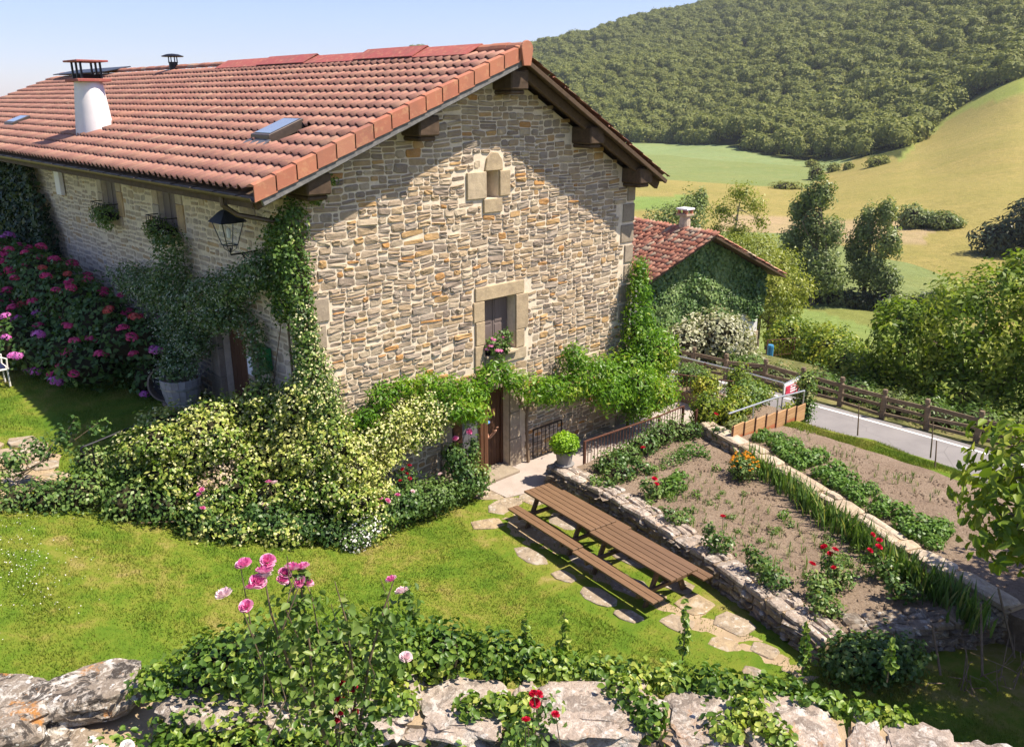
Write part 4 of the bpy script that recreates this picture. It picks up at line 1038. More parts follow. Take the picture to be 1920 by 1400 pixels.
def garden_wall(name, label, line, width, z0, z1, mat, seed, nface=(.12, .2), cap=(.18, .5), sides=(1, -1), top_rough=.5, part='stone', wr=(.16, .45), tops=2, nparts=300, capmat=None, bould=False):
    """double faced dry wall along a polyline (left edge of its top); cap stones laid across"""
    r = np.random.default_rng(seed); L = np.array(line, float)
    t = thing(name, label, 'wall', (*L[0], z0))
    cm = MB()
    for a, b in zip(L[:-1], L[1:]):
        d = (b-a)/np.linalg.norm(b-a); nn = np.array([-d[1], d[0]])      # to the left of travel
        q = [a - nn*.05, b - nn*.05, b - nn*(width-.05), a - nn*(width-.05)]
        cm.prism([(*p, z0) for p in q], (0, 0, z1-.05-z0))
    body = cm.build('wall_core', M_earth, t)
    for a, b in zip(L[:-1], L[1:]):
        ln = np.linalg.norm(b-a); d = (b-a)/ln; nn = np.array([-d[1], d[0]])
        for s in sides:
            o0 = a if s == 1 else a - nn*width
            rows = make_rows(z0, z1-.09, nface, lambda q: (0, ln), [], r)
            f = (lambda u, v, w: (o0[0]+d[0]*u+nn[0]*(w-.05), o0[1]+d[1]*u+nn[1]*(w-.05), v)) if s == 1 else (lambda u, v, w: (o0[0]+d[0]*u-nn[0]*(w-.05), o0[1]+d[1]*u-nn[1]*(w-.05), v))
            if rows: rubble(body, f, rows, mat, r, gap=.008, proud=(.035, .09), wr=wr, wave=.01, rough=.45, nparts=nparts, part=part)
        if bould:
            u = .1
            while u < ln - .05:
                w_ = min(r.uniform(.55, 1.05), ln-u); c = a + d*(u+w_/2) - nn*width*.5
                boulder('stone', capmat, (c[0], c[1], z1-.10+r.uniform(-.02, .03)), w_*.56, width*.62, .13, math.atan2(d[1], d[0])+r.normal()*.06, r, body, 4, .26, 3.2); u += w_*1.0
            continue
        rows = []; e = np.linspace(0, width, tops+1)
        for i in range(tops): rows.append((e[i], e[i+1], [(0, ln)]))
        rubble(body, lambda u, v, w: (a[0]+d[0]*u-nn[0]*v, a[1]+d[1]*u-nn[1]*v, z1-.06+w), rows, capmat or mat, r, gap=.006, proud=(.05, .085), wr=cap, wave=.012, rough=top_rough, splitp=.35, nparts=nparts, part=part)
    return t
w1 = [(5.42, -1.33), (5.26, -3.5), (4.68, -6.1), (4.02, -8.5), (3.72, -9.42)][::-1]
garden_wall('garden_wall', 'low lichened rubble wall holding the vegetable bed behind the picnic tables', w1, .58, -.1, .5, M_gwall, 41, cap=(.25, .65), tops=2, top_rough=.12, capmat=M_capst)
garden_wall('shaded_wall', 'shaded rough wall turning the corner of the vegetable bed under the leafy tree', [(8.0, -12.15), (5.5, -10.54), (4.3, -9.7)], .58, -.1, .5, M_gwall, 42, sides=(1, -1), cap=(.2, .5), tops=2, top_rough=.15)
garden_wall('kerb_wall', 'pale flat topped kerb wall between iris row and potato bed', [(6.62, -11.3), (6.95, -10.1), (7.42, -8.9), (8.35, -6.75), (9.25, -4.75), (10.05, -2.55)], .46, .1, .73, M_kerb, 43, nface=(.14, .2), cap=(.5, 1.3), tops=1, top_rough=.12)
# foreground wall: big lichened boulders at its near end, then cap stones half under ivy
FZ = 4.0
fgl = [(-9.2, -5.4), (-7.5, -6.45), (-6.35, -7.25)]
t = thing('boulder_wall', 'thick wall end of big boulders patched with white, black and orange lichen', 'wall', (-7.2, -7.0, 2.9))
r = np.random.default_rng(44)
m = MB(); m.prism([(-9.4, -6.2, 0), (-6.35, -8.15, 0), (-6.05, -7.45, 0), (-9.0, -5.3, 0)], (0, 0, FZ-.42)); body = m.build('wall_core', M_earth, t)
for c, a, b, h, ro in (((-7.35, -6.75, 3.72), .78, .44, .24, -.62), ((-6.52, -7.18, 3.77), .42, .30, .17, -.5), ((-8.45, -6.1, 3.66), .7, .46, .26, -.5),
                       ((-6.95, -7.42, 3.50), .40, .24, .17, -.7), ((-7.7, -7.05, 3.40), .36, .24, .18, -.4), ((-6.55, -7.62, 3.42), .22, .16, .13, .2), ((-7.2, -7.52, 3.30), .24, .2, .12, .4), ((-6.8, -7.75, 3.18), .26, .2, .14, 0), ((-7.75, -7.4, 3.12), .3, .22, .15, .5)):
    boulder('stone', M_fgstone, c, a, b, h, ro, r, body, 4)
wf = [(-1.75, -13.95), (-2.5, -12.5), (-3.32, -11.28), (-4.2, -10.38), (-5.1, -9.4), (-6.25, -8.1)]
garden_wall('foreground_wall', 'long stone wall with lichened cap stones half covered by ivy in front of the lawn', wf, .62, 2.6, FZ, M_gwall, 45, nface=(.2, .3), cap=(.25, .62), sides=(1,), tops=2, top_rough=.45, wr=(.3, .7), capmat=M_capst, bould=True)
m = MB(); m.prism([(*p, -.2) for p in wf] + [(*p, -.2) for p in [(-5.8, -7.6), (-4.7, -8.9), (-3.8, -9.9), (-2.9, -10.8), (-2.1, -12.0), (-1.3, -13.6)]], (0, 0, 2.78)); o = m.build('retaining_base', M_earth); tag(o, 'earth bank under the foreground wall', kind='structure')
near = [(-14, -4.6), (-9.3, -5.6), (-6.35, -7.9), (-5.2, -9.35), (-4.25, -10.3), (-3.35, -11.2), (-2.55, -12.4), (-1.8, -14), (-2, -19), (-16, -19), (-16, -5)]
sheet('upper_bank', near, lambda x, y: 2.75 + 0*x, M_lawn, .3, 3.2, 'weedy ground on the near side of the foreground wall', bumpz=.08)

# flagstones set in the lawn
r = np.random.default_rng(51)
def flag(c, a, b, rot, z, parent, n=9, mat=None):
    th = np.sort(r.uniform(0, 6.28, n) + 0) if 0 else np.linspace(0, 6.28, n, endpoint=False) + r.uniform(-.25, .25, n)
    rr = r.uniform(.8, 1.1, n); P = np.stack([np.sign(np.cos(th))*np.abs(np.cos(th))**.7*a*rr, np.sign(np.sin(th))*np.abs(np.sin(th))**.7*b*rr], 1)
    ca, sa = math.cos(rot), math.sin(rot); V = []
    for sc, zz in ((1.0, -.06), (.985, .014), (.90, .024)):
        for x, y in P: V.append(((x*ca-y*sa)*sc, (x*sa+y*ca)*sc, zz + r.normal()*.002))
    F = [(k, (k+1)%n, n+(k+1)%n, n+k) for k in range(n)] + [(n+k, n+(k+1)%n, 2*n+(k+1)%n, 2*n+k) for k in range(n)] + [tuple(range(2*n, 3*n))]
    o = bpy.data.objects.new('flagstone', np_mesh('flagstone', V, F, mat or M_flag)); S.collection.objects.link(o); o.parent = parent; o.location = (c[0], c[1], z); return o
def path_z(x, y):
    cx = np.interp(-np.asarray(y), [0, .7, 1.8, 3.5, 5.5, 7.5, 9.0], [4.5, 4.3, 3.75, 3.35, 3.2, 3.3, 3.45]); d = np.abs(np.asarray(x) - cx)
    return .002 - .05*(d/np.interp(-np.asarray(y), [0, 1.5, 3, 9], [1.25, 1.1, 1.0, .85]))**2.2
pth = sheet('garden_path', [(2.2, -9.3), (3.8, -9.6), (4.75, -6.1), (5.4, -1.35), (5.6, -.02), (3.4, -.02), (2.5, -1.6), (1.9, -5)], path_z, M_earth, .12, 0, 'path of irregular flagstones past the picnic tables', bumpz=.012)
for c, a, b, ro in (((4.35, -.75), .75, .42, .1), ((5.05, -.75), .45, .5, .1), ((3.9, -1.5), .6, .38, .2), ((4.75, -1.65), .5, .4, .3), ((3.05, -1.9), .42, .26, -.5), ((3.6, -2.3), .34, .3, .4), ((2.75, -3.55), .25, .55, -.15),
                    ((2.68, -4.55), .22, .32, .1), ((2.62, -5.5), .26, .45, -.1), ((2.55, -6.3), .2, .3, .1), ((3.02, -7.05), .3, .36, .2), ((3.62, -3.1), .34, .6, .1), ((3.5, -4.5), .3, .55, 0), ((3.35, -5.7), .32, .5, .1),
                    ((3.75, -6.9), .4, .4, .2), ((3.75, -7.75), .36, .4, .2), ((3.1, -8.0), .26, .33, .3), ((3.45, -8.55), .24, .27, .1), ((2.75, -8.75), .24, .2, .3), ((4.35, -3.0), .34, .5, 0), ((4.2, -5.0), .3, .5, 0), ((4.05, -6.3), .28, .4, 0)):
    flag(c, a*.92, b*.92, ro, -.004, pth)
# flagged path at the left, above the step
pth2 = sheet('flagged_path', [(-9, 1.6), (-5.6, 1.9), (-4.3, 3.1), (-3.7, 4.3), (-4.6, 5.0), (-6.2, 4.6), (-9, 4.4)], lambda x, y: lawn_h(x, y) + .028, M_earth, .3, 0, 'flagged path crossing the upper lawn at the left', bumpz=.012)
for i in range(26):
    x = -6.6 + (i % 5)*.62 + r.uniform(-.1, .1); y = 3.0 + (i//5)*.5 + .35*(i % 5)*.2 + r.uniform(-.08, .08)
    o = flag((x, y), .33, .26, r.uniform(-.4, .4), float(lawn_h(x, y))+.04, pth2, 7)
    e = .2; gx_ = float(lawn_h(x+e, y)-lawn_h(x-e, y))/(2*e); gy_ = float(lawn_h(x, y+e)-lawn_h(x, y-e))/(2*e); o.rotation_euler = (math.atan(gy_), -math.atan(gx_), 0)

# ------------------------------------------------------------------ railings
def railing(name, label, pts, z0s, h, group=None, rails=(1.0, .12), post=.028, sp=.115, mat=M_rust, posts=None):
    t = thing(name, label, 'railing', (*pts[0], z0s[0]), group)
    P = [np.array((*p, z)) for p, z in zip(pts, z0s)]
    for i, p in enumerate(P):
        m = MB(); m.box((p[0]-post, p[1]-post, p[2]), (p[0]+post, p[1]+post, p[2]+h+.01)); m.build('post', mat, t)
    for a, b in zip(P[:-1], P[1:]):
        for q in rails:
            m = MB(); m.obox(a+[0, 0, h*q], b+[0, 0, h*q], .045 if q == 1 else .02, .028); m.build('top_rail' if q == 1 else 'bottom_rail', mat, t)
        ln = np.linalg.norm(b-a); n = int(ln/sp)
        for k in range(1, n):
            p = a+(b-a)*k/n; m = MB(); m.box((p[0]-.007, p[1]-.007, p[2]+h*min(rails)), (p[0]+.007, p[1]+.007, p[2]+h*1.0-.015)); m.build('baluster', mat, t)
    return t
railing('railing', 'rust brown baluster railing between the terrace and the vegetable bed', [(6.52, -1.62), (9.3, -1.80), (10.4, -1.78)], [.03, .03, .03], .88)
railing('railing', 'short rust brown railing flight at the far end of the terrace beside the steps', [(10.2, -2.35), (11.72, -1.80)], [.12, .03], .86)
railing('railing', 'rust brown railing half hidden by plants at the outer edge of the terrace', [(12.5, .42), (13.3, -1.5)], [.02, .02], .88)
railing('wall_grille', 'black iron barred grille standing against the gable right of the door', [(6.22, -.10), (7.28, -.10)], [.02, .02], .84, rails=(1.0, .04), post=.014, sp=.15, mat=M_black)
t = thing('handrail', 'thin pipe handrail on leaning posts above the planted bank', 'handrail', (15.95, 2.9, -1.0))
m = MB(); m.tube([(15.6, 4.6, .52), (15.95, 2.95, .30), (16.0, 1.28, .28), (15.95, -.4, .32), (15.93, -1.75, .30)], .028, 6); m.build('top_rail', M_galv, t)
for y in (3.0, 1.28, -.5):
    m = MB(); m.tube([(15.95, y, -1.5), (15.97, y, .3)], .035, 6); m.build('post', M_rust, t)
# pipe rail above the tan boards
t = thing('board_fence', 'tan plank retaining fence at the top of the potato bed', 'board wall', (10, -3.7, .6))
for k in range(7):
    x0 = 9.86+k*.545; zt = 1.0-.045*k + (.06 if k in (2, 3, 4) else 0)
    for j in range(3):
        z0 = .50 - .05*k + j*.165; m = MB(); m.box((x0+.003, -3.705, z0), (x0+.542, -3.665, z0+.158)); m.build('plank', M_redplank if (j == 0 and k in (0, 1, 2, 3, 5)) else M_plank, t, bevel=.004)
    m = MB(); m.box((x0-.012, -3.735, .2), (x0+.012, -3.708, zt+.02)); m.build('stake', M_rust, t)
t = thing('pipe_rail', 'galvanised pipe rail above the tan plank fence', 'handrail', (9.8, -3.6, .6))
m = MB(); m.tube([(9.74, -3.62, 1.36), (11.9, -3.62, 1.24), (13.7, -3.60, 1.04)], .024, 7); m.build('top_rail', M_galv, t)
for x, z in ((10.95, 1.29), (12.2, 1.2), (13.66, 1.04)):
    m = MB(); m.tube([(x, -3.62, .2), (x, -3.62, z)], .022, 6); m.build('post', M_galv, t)
# signboard
t = thing('signboard', 'small red sign with white lines in a white frame by the lane', 'sign', (14.9, -2.6, -.6))
m = MB(); m.box((14.36, -2.62, .40), (15.32, -2.59, .82)); m.build('panel', M_signwhite, t, bevel=.005)
m = MB(); m.box((14.45, -2.635, .42), (15.20, -2.621, .74)); m.build('red_field', M_signred, t)
for z in (.69, .61, .53):
    m = MB(); m.box((14.70, -2.642, z-.025), (15.08, -2.6355, z+.02)); m.build('white_line', M_signwhite, t)
m = MB(); m.tube([(14.33, -2.6, .84), (15.30, -2.6, .88)], .016, 6); m.build('frame', M_galv, t)
for x in (14.34, 15.33):
    m = MB(); m.tube([(x, -2.6, -1.2), (x, -2.6, .85)], .02, 6); m.build('post', M_galv, t)
# stakes
for (x, y, z0, z1), lb in zip(((13.6, -5.33, .2, 1.12), (13.48, -7.33, .2, 1.18), (12.64, -7.76, .2, 1.05)), ('thin wooden stake standing alone in front of the lane', 'thin forked stake at the verge, farther of the two close together', 'reddish thin stake at the verge, nearer of the two close together')):
    m = MB(); m.tube([(x, y, z0), (x-.03, y+.02, (z0+z1)/2), (x-.06, y+.05, z1)], [.022, .018, .014], 5); tag(m.build('garden_stake', M_twig), lb, 'stake', 'garden stakes along the verge')
# timber guard fence beyond the lane
fp = [(21.5, -10.8), (21.5, -9.2), (21.5, -7.6), (21.5, -5.98), (21.45, -4.39), (21.4, -2.8), (21.55, -1.12), (21.6, .5), (21.6, 2.12), (21.1, 3.6), (20.9, 5.15), (20.85, 6.7)]
t = thing('timber_fence', 'old timber post and rail fence along the far edge of the lane', 'fence', (21.5, -6, -2.05))
r = np.random.default_rng(61)
for x, y in fp:
    m = MB(); lean = r.normal(size=2)*.03
    m.tube([(x, y, -2.3), (x+lean[0], y+lean[1], -1.2), (x+lean[0]*1.2, y+lean[1]*1.2, -1.16), (x+lean[0]*1.2, y+lean[1]*1.2, -1.10), (x+lean[0]*1.3, y+lean[1]*1.3, -1.04), (x+lean[0]*1.3, y+lean[1]*1.3, -.93)], [.115, .105, .075, .075, .105, .085], 8); m.build('post', M_fence, t)
for a, b in zip(fp[:-1], fp[1:]):
    for z in (-1.25, -1.56, -1.86):
        m = MB(); j = r.normal(size=2)*.03; m.obox((a[0]-.03, a[1], z+j[0]), (b[0]-.03, b[1], z+j[1]), .055, .15 if z > -1.3 else .12); m.build('rail', M_fence, t, bevel=.008)
# iron scroll handrail by the jasmine
t = thing('scroll_handrail', 'wrought iron handrail end with a scroll rising out of the jasmine', 'handrail', (-3.8, 1.95, 1.5))
m = MB(); m.tube([(-3.86+.07*math.cos(a), 1.93, 2.62+.07*math.sin(a)) for a in np.linspace(4.5, 1.4, 8)] + [(-3.7, 1.95, 2.70), (-3.2, 2.06, 2.74), (-2.4, 2.2, 2.8)], .022, 6); m.tube([(-3.72, 1.95, 1.6), (-3.72, 1.95, 2.68)], .016, 5); m.build('rail', M_black, t)

# ------------------------------------------------------------------ tubs, pot, chair
def lathe_tub(m, c, r0, r1, h, n=18, tilt=None):
    m.lathe(c, [(r0, 0), (r1, h), (r1-.035, h), (r0-.03, .10)], n)
t = thing('barrel_planter', 'whitewashed half barrel on a stand with star jasmine beside the side door', 'planter', (-.95, 4.35, 2.0))
cb = (-.95, 4.35)
for k in range(18):
    a0, a1 = 2*math.pi*k/18+.012, 2*math.pi*(k+1)/18-.012; m = MB(); V = []
    for rr, z in ((.36, 2.22), (.43, 2.5), (.47, 2.85)):
        for rad_ in (rr, rr-.03): V += [(cb[0]+rad_*math.cos(a), cb[1]+rad_*math.sin(a), z) for a in (a0, a1)]
    m.add(V, [(0,1,5,4),(4,5,9,8),(3,2,6,7),(7,6,10,11),(8,9,11,10),(1,0,2,3)]); m.build('stave', M_barrel, t)
for z, rr in ((2.30, .385), (2.62, .452)):
    m = MB(); m.lathe((*cb, z), [(rr, 0), (rr+.006, .0), (rr+.012, .05), (rr+.004, .05)], 20); m.build('hoop', M_galv, t)
m = MB(); m.lathe((*cb, 2.20), [(.34, 0), (.42, .5), (.43, .58)], 18); m.build('soil', M_soil, t)
m = MB(); m.box((cb[0]-.36, cb[1]-.36, 2.14), (cb[0]+.36, cb[1]+.36, 2.215))
for a in (-1, 1):
    for b in (-1, 1): m.box((cb[0]+a*.3-.03, cb[1]+b*.3-.03, 1.95), (cb[0]+a*.3+.03, cb[1]+b*.3+.03, 2.138))
m.build('stand', M_tub, t)
t = thing('leaning_tub', 'empty grey wooden tub tipped on its side behind the half barrel', 'tub', (-.7, 5.4, 2.0), world_built=False)
m = MB(); m.lathe((0, 0, 0), [(.34, -.25), (.40, 0), (.44, .28), (.40, .28), (.35, .0), (.30, -.20)], 20); m.build('tub_body', M_tub, t)
m = MB(); m.lathe((0, 0, 0), [(.405, .02), (.415, .02), (.425, .07), (.42, .07)], 20); m.build('hoop', M_black, t)
t.location = (-.85, 5.35, 2.44); t.rotation_euler = (rad(78), 0, rad(-38))
r = np.random.default_rng(71); t = thing('potted_basil', 'bright green bushy plant in a grey pot at the start of the garden wall', 'potted plant', (5.78, -1.62, .55))
m = MB(); m.lathe((5.78, -1.62, .53), [(.17, 0), (.215, .30), (.235, .30), (.235, .36), (.20, .36), (.19, .30)], 20); m.build('pot', M_pot, t, smooth=False)
m = MB(); m.lathe((5.78, -1.62, .52), [(.24, 0), (.25, .03), (.22, .035)], 20); m.build('saucer', M_pot, t)
P, N = blob_pts([(5.78, -1.62, 1.06, .34, .34, .27)], 2600, r, .45, .2, 3); foliage('foliage', L_basil, P, N, .062, .045, r, t, hi=.05)
core('stems', [(5.78, -1.62, 1.02, .3, .3, .24)], M_twig, t, r)
t = thing('garden_chair', 'white plastic garden chair with a navy cushion cut off by the frame edge', 'chair', (-3.6, 9.4, 2.05))
cxx, cyy = -3.85, 9.35
m = MB(); m.box((cxx-.3, cyy-.28, 2.47), (cxx+.45, cyy+.28, 2.51)); m.build('seat', M_plastic, t, bevel=.01)
for a in (-.25, .40):
    for b in (-.24, .24):
        m = MB(); m.tube([(cxx+a, cyy+b, 2.03), (cxx+a, cyy+b, 2.5)], .022, 6); m.build('leg', M_plastic, t)
for b in (-.27, .27):
    m = MB(); m.tube([(cxx+.40, cyy+b, 2.5), (cxx+.42, cyy+b, 2.76), (cxx+.3, cyy+b, 2.82), (cxx-.3, cyy+b, 2.80), (cxx-.32, cyy+b, 2.5)], .022, 6); m.build('armrest', M_plastic, t)
m = MB(); m.box((cxx-.34, cyy-.26, 2.52), (cxx-.28, cyy+.26, 3.05)); m.build('backrest', M_plastic, t, bevel=.01)
m = MB(); m.box((cxx-.26, cyy-.24, 2.512), (cxx+.38, cyy+.24, 2.57)); m.build('cushion', M_cushion, t, bevel=.02)

# ------------------------------------------------------------------ person peering round the open door
def skin_body(name, verts, edges, radii, mat, parent, sub=2):
    me = bpy.data.meshes.new(name); me.from_pydata([tuple(v) for v in verts], edges, []); o = obj(name, me, parent); me.materials.append(mat)
    md = o.modifiers.new('skin', 'SKIN'); 
    sv = me.skin_vertices[0].data if me.skin_vertices else None
    if sv is None:
        bpy.context.view_layer.objects.active = o; bpy.ops.mesh.customdata_skin_add(); sv = me.skin_vertices[0].data
    for i, q in enumerate(radii): sv[i].radius = q if isinstance(q, tuple) else (q, q)
    sv[0].use_root = True
    sb = o.modifiers.new('sub', 'SUBSURF'); sb.levels = sub; sb.render_levels = sub
    dg = bpy.context.evaluated_depsgraph_get(); m2 = bpy.data.meshes.new_from_object(o.evaluated_get(dg)); o.modifiers.clear(); o.data = m2
    if not m2.materials: m2.materials.append(mat)
    m2.polygons.foreach_set('use_smooth', np.ones(len(m2.polygons), bool)); return o
pr_ = thing('person', 'person in a blue cap peering round the open house door', 'person', (4.30, -.08, .10))
px, py = 4.30, -.06
# bent forward a little, head towards the gap, right hand on the door edge
J = dict(pel=(px-.10, py+.02, .93), waist=(px-.06, py-.0, 1.08), chest=(px+.0, py-.06, 1.28), neck=(px+.05, py-.12, 1.43), head0=(px+.08, py-.15, 1.50), head1=(px+.10, py-.17, 1.60), head2=(px+.10, py-.17, 1.67),
         shl=(px-.15, py-.07, 1.38), ell=(px-.22, py-.10, 1.12), wrl=(px-.16, py-.20, .92), hal=(px-.14, py-.24, .85),
         shr=(px+.20, py-.04, 1.36), elr=(px+.27, py-.16, 1.12), wrr=(px+.36, py-.28, 1.30), har=(px+.385, py-.31, 1.37),
         hil=(px-.20, py+.02, .90), knl=(px-.20, py-.04, .50), anl=(px-.20, py+.0, .13), tol=(px-.20, py-.17, .09),
         hir=(px+.0, py+.03, .90), knr=(px+.04, py-.03, .50), anr=(px+.05, py+.02, .13), tor=(px+.06, py-.16, .09))
names = list(J); idx = {k: i for i, k in enumerate(names)}
E_ = [('pel','waist'),('waist','chest'),('chest','neck'),('neck','head0'),('head0','head1'),('head1','head2'),('chest','shl'),('shl','ell'),('ell','wrl'),('wrl','hal'),('chest','shr'),('shr','elr'),('elr','wrr'),('wrr','har'),
      ('pel','hil'),('hil','knl'),('knl','anl'),('anl','tol'),('pel','hir'),('hir','knr'),('knr','anr'),('anr','tor')]
rd = dict(pel=(.15,.11), waist=(.14,.105), chest=(.15,.115), neck=.055, head0=.072, head1=.092, head2=.075, shl=.062, ell=.044, wrl=.030, hal=(.042,.02), shr=.062, elr=.044, wrr=.030, har=(.040,.02), hil=.088, knl=.06, anl=.042, tol=.038, hir=.088, knr=.06, anr=.042, tor=.038)
skin_body('body', [J[k] for k in names], [(idx[a], idx[b]) for a, b in E_], [rd[k] for k in names], M_skin, pr_)
for i in range(5):                                                    # fingers of the hand on the door edge
    b = np.array(J['har']) + np.array([-.028+.016*i, .0, .02]); ln_ = (.045, .06, .066, .06, .048)[i]
    if i == 0: pts = [np.array(J['wrr'])+[-.03, -.02, .03], np.array(J['wrr'])+[-.055, -.03, .055], np.array(J['wrr'])+[-.06, -.045, .08]]
    else: pts = [b, b+[0, -.012, ln_*.5], b+[0, -.035, ln_*.85]]
    m = MB(); m.tube(pts, [.0105, .0095, .007], 6); m.build('finger', M_skin, pr_, smooth=True)
def cloth(name, keys, edges, grow, mat):
    ii = {k: n for n, k in enumerate(keys)}
    skin_body(name, [J[k] for k in keys], [(ii[a], ii[b]) for a, b in edges], [tuple(x+grow for x in (rd[k] if isinstance(rd[k], tuple) else (rd[k], rd[k]))) for k in keys], mat, pr_)
J['slv_l'] = tuple(np.array(J['shl'])*.45+np.array(J['ell'])*.55); J['slv_r'] = tuple(np.array(J['shr'])*.45+np.array(J['elr'])*.55); rd['slv_l'] = rd['slv_r'] = .052
cloth('shirt', ['pel','waist','chest','shl','slv_l','shr','slv_r'], [('pel','waist'),('waist','chest'),('chest','shl'),('shl','slv_l'),('chest','shr'),('shr','slv_r')], .014, M_shirt)
cloth('trousers', ['pel','hil','knl','anl','hir','knr','anr'], [('pel','hil'),('hil','knl'),('knl','anl'),('pel','hir'),('hir','knr'),('knr','anr')], .014, M_jeans)
hx, hy, hz = J['head1']
m = MB(); m.lathe((hx, hy, hz+.02), [(.104, 0), (.106, .03), (.095, .075), (.06, .105), (.015, .115)], 16); m.build('cap', M_cap, pr_, smooth=True)
m = MB(); m.prism([(hx-.08, hy-.07, hz+.03), (hx-.075, hy-.15, hz+.02), (hx-.03, hy-.19, hz+.012), (hx+.03, hy-.19, hz+.012), (hx+.075, hy-.15, hz+.02), (hx+.08, hy-.07, hz+.03)], (0, 0, .012)); m.build('cap_peak', M_cap, pr_)
m = MB(); m.lathe((hx, hy+.012, hz-.06), [(.07, 0), (.097, .04), (.102, .085)], 14); m.build('hair', M_hair, pr_, smooth=True)
for s in (-1, 1):
    m = MB(); m.lathe((hx+s*.033, hy-.088, hz-.004), [(.004, -.008), (.010, 0), (.004, .008)], 8); m.build('eye', M_signwhite, pr_)
    m = MB(); m.lathe((hx+s*.098, hy-.005, hz-.01), [(.008, -.028), (.016, 0), (.008, .03)], 8); m.build('ear', M_skin, pr_)
m = MB(); m.tube([(hx, hy-.088, hz+.012), (hx, hy-.112, hz-.028), (hx, hy-.09, hz-.036)], [.008, .014, .008], 6); m.build('nose', M_skin, pr_)
m = MB(); m.tube([(hx-.025, hy-.086, hz-.062), (hx, hy-.093, hz-.06), (hx+.025, hy-.086, hz-.062)], .006, 5); m.build('mouth', M_signred, pr_)

# ------------------------------------------------------------------ the neighbour's house
a_ = rad(11.5); H0 = np.array((27.7, 6.34, -3.0)); He = np.array((math.cos(a_), -math.sin(a_), 0)); Hn = np.array((math.sin(a_), math.cos(a_), 0))
h3 = lambda e, n, z: tuple(H0*np.array((1, 1, 0)) + He*e + Hn*n + np.array((0, 0, z)))
nh = thing('ivy_house', 'smaller house with an old clay tile roof and an ivy covered gable', 'house', tuple(H0))
ax, az_, lx_, lz_, rx_, rz_ = -3.86, 3.36, -7.56, 1.69, .94, 1.07
hz_ = lambda e: lz_+(az_-lz_)*(e-lx_)/(ax-lx_) if e < ax else az_+(rz_-az_)*(e-ax)/(rx_-ax)
m = MB(); m.prism([h3(e, 0, z) for e, z in ((-7.2, -4.5), (.15, -4.5), (.15, hz_(.15)-.2), (ax, az_-.2), (-7.2, hz_(-7.2)-.2))], tuple(Hn*10)); m.build('wall', M_white, nh)
m = MB(); m.box((0, 0, 0), (1, 1, 1)); 
rf = MB(); rf.prism([h3(e, -.8, z) for e, z in ((lx_, lz_-.14), (ax, az_-.14), (rx_, rz_-.14), (rx_, rz_-.04), (ax, az_-.04), (lx_, lz_-.04))], tuple(Hn*11.2)); rf = rf.build('roof', M_soffit, nh)
r = np.random.default_rng(81)
lenh = math.hypot(ax-lx_, az_-lz_); up = (He*(ax-lx_) + np.array((0, 0, az_-lz_)))/lenh
tmh = tile_mesh('old_tile', M_oldtile, .235, .42, .075); lay_tiles(rf, tmh, M_oldtile, np.array(h3(lx_-.05, 9.9, lz_)), -Hn, up, 46, 13, .235, lenh/12.6, 300, r, jit=.014)
lenr = math.hypot(rx_-ax, rz_-az_); upr = (He*(ax-rx_) + np.array((0, 0, az_-rz_)))/lenr
lay_tiles(rf, tmh, M_oldtile, np.array(h3(rx_+.05, -.82, rz_)), Hn, upr, 46, 15, .235, lenr/15.6, 40, r, jit=.014)
for k in range(25):
    m = MB(); pr = [(math.cos(t)*.13, math.sin(t)*.12) for t in np.linspace(0, math.pi, 6)]; m.prism([h3(ax+a, -.85+k*.44, az_+b-.02+.01*(k % 2)) for a, b in pr], tuple(Hn*.47)); m.build('ridge_tile', M_oldtile, rf)
ck = MB(); cc = np.array(h3(ax+.15, 1.35, 0)); ck.lathe((cc[0], cc[1], 2.7), [(.26, 0), (.26, .9), (.22, 1.25)], 12); ck = ck.build('chimney', M_siderub, nh, bevel=.02)
m = MB(); m.box((cc[0]-.29, cc[1]-.29, 3.95), (cc[0]+.29, cc[1]+.29, 4.03)); m.build('chimney_slab', M_oldtile, ck)
for a in (-.2, .2):
    for b in (-.2, .2):
        m = MB(); m.box((cc[0]+a-.05, cc[1]+b-.05, 4.03), (cc[0]+a+.05, cc[1]+b+.05, 4.22)); m.build('cap_leg', M_verge, ck)
m = MB(); m.box((cc[0]-.30, cc[1]-.30, 4.22), (cc[0]+.30, cc[1]+.30, 4.29)); m.build('chimney_cap', M_signwhite, ck)
m = MB(); q0 = np.array(h3(lx_-.08, 6.0, lz_-.12)); m.tube([q0, q0+He*.05+np.array((0, 0, -.3)), q0+He*.35+np.array((0, 0, -.7)), q0+He*.4+np.array((0, 0, -2.5))], .05, 6); m.build('downpipe', M_galv, nh)
for z0, z1 in ((-4.4, -3.4), (-3.4, -2.5), (-2.5, -1.7)):
    m = MB(); lo = np.array(h3(.0, -.05, z0)); m.prism([h3(-.02, -.06, z0+.01), h3(.2, -.06, z0+.01), h3(.2, -.06, z1-.01), h3(-.02, -.06, z1-.01)], tuple(Hn*.5)); m.build('quoin', M_ashlar, nh)
def gable_ivy(n, r, depth=.30):
    e = r.uniform(-7.35, .25, n*2); z = r.uniform(-3.0, 3.3, n*2); ok = (z < np.array([hz_(q) for q in e])-.22); e, z = e[ok], z[ok]
    lo = -2.2 - .7*snoise(np.stack([e, z], 1), .5, 3, 2); ok = z > np.where(e > -1.6, -.9 + .25*np.sin(e*5), -3.2); e, z = e[ok], z[ok]
    d = .06 + depth*(.5+.5*snoise(np.stack([e, z], 1), .9, 8, 3))*r.random(len(e))
    P = H0*np.array((1, 1, 0)) + He*e[:, None] - Hn*d[:, None]; P[:, 2] = z
    return P
t = thing('ivy', 'dense ivy blanket covering the gable of the smaller house', 'ivy', h3(-4, 0, -3)); P = gable_ivy(11000, r)
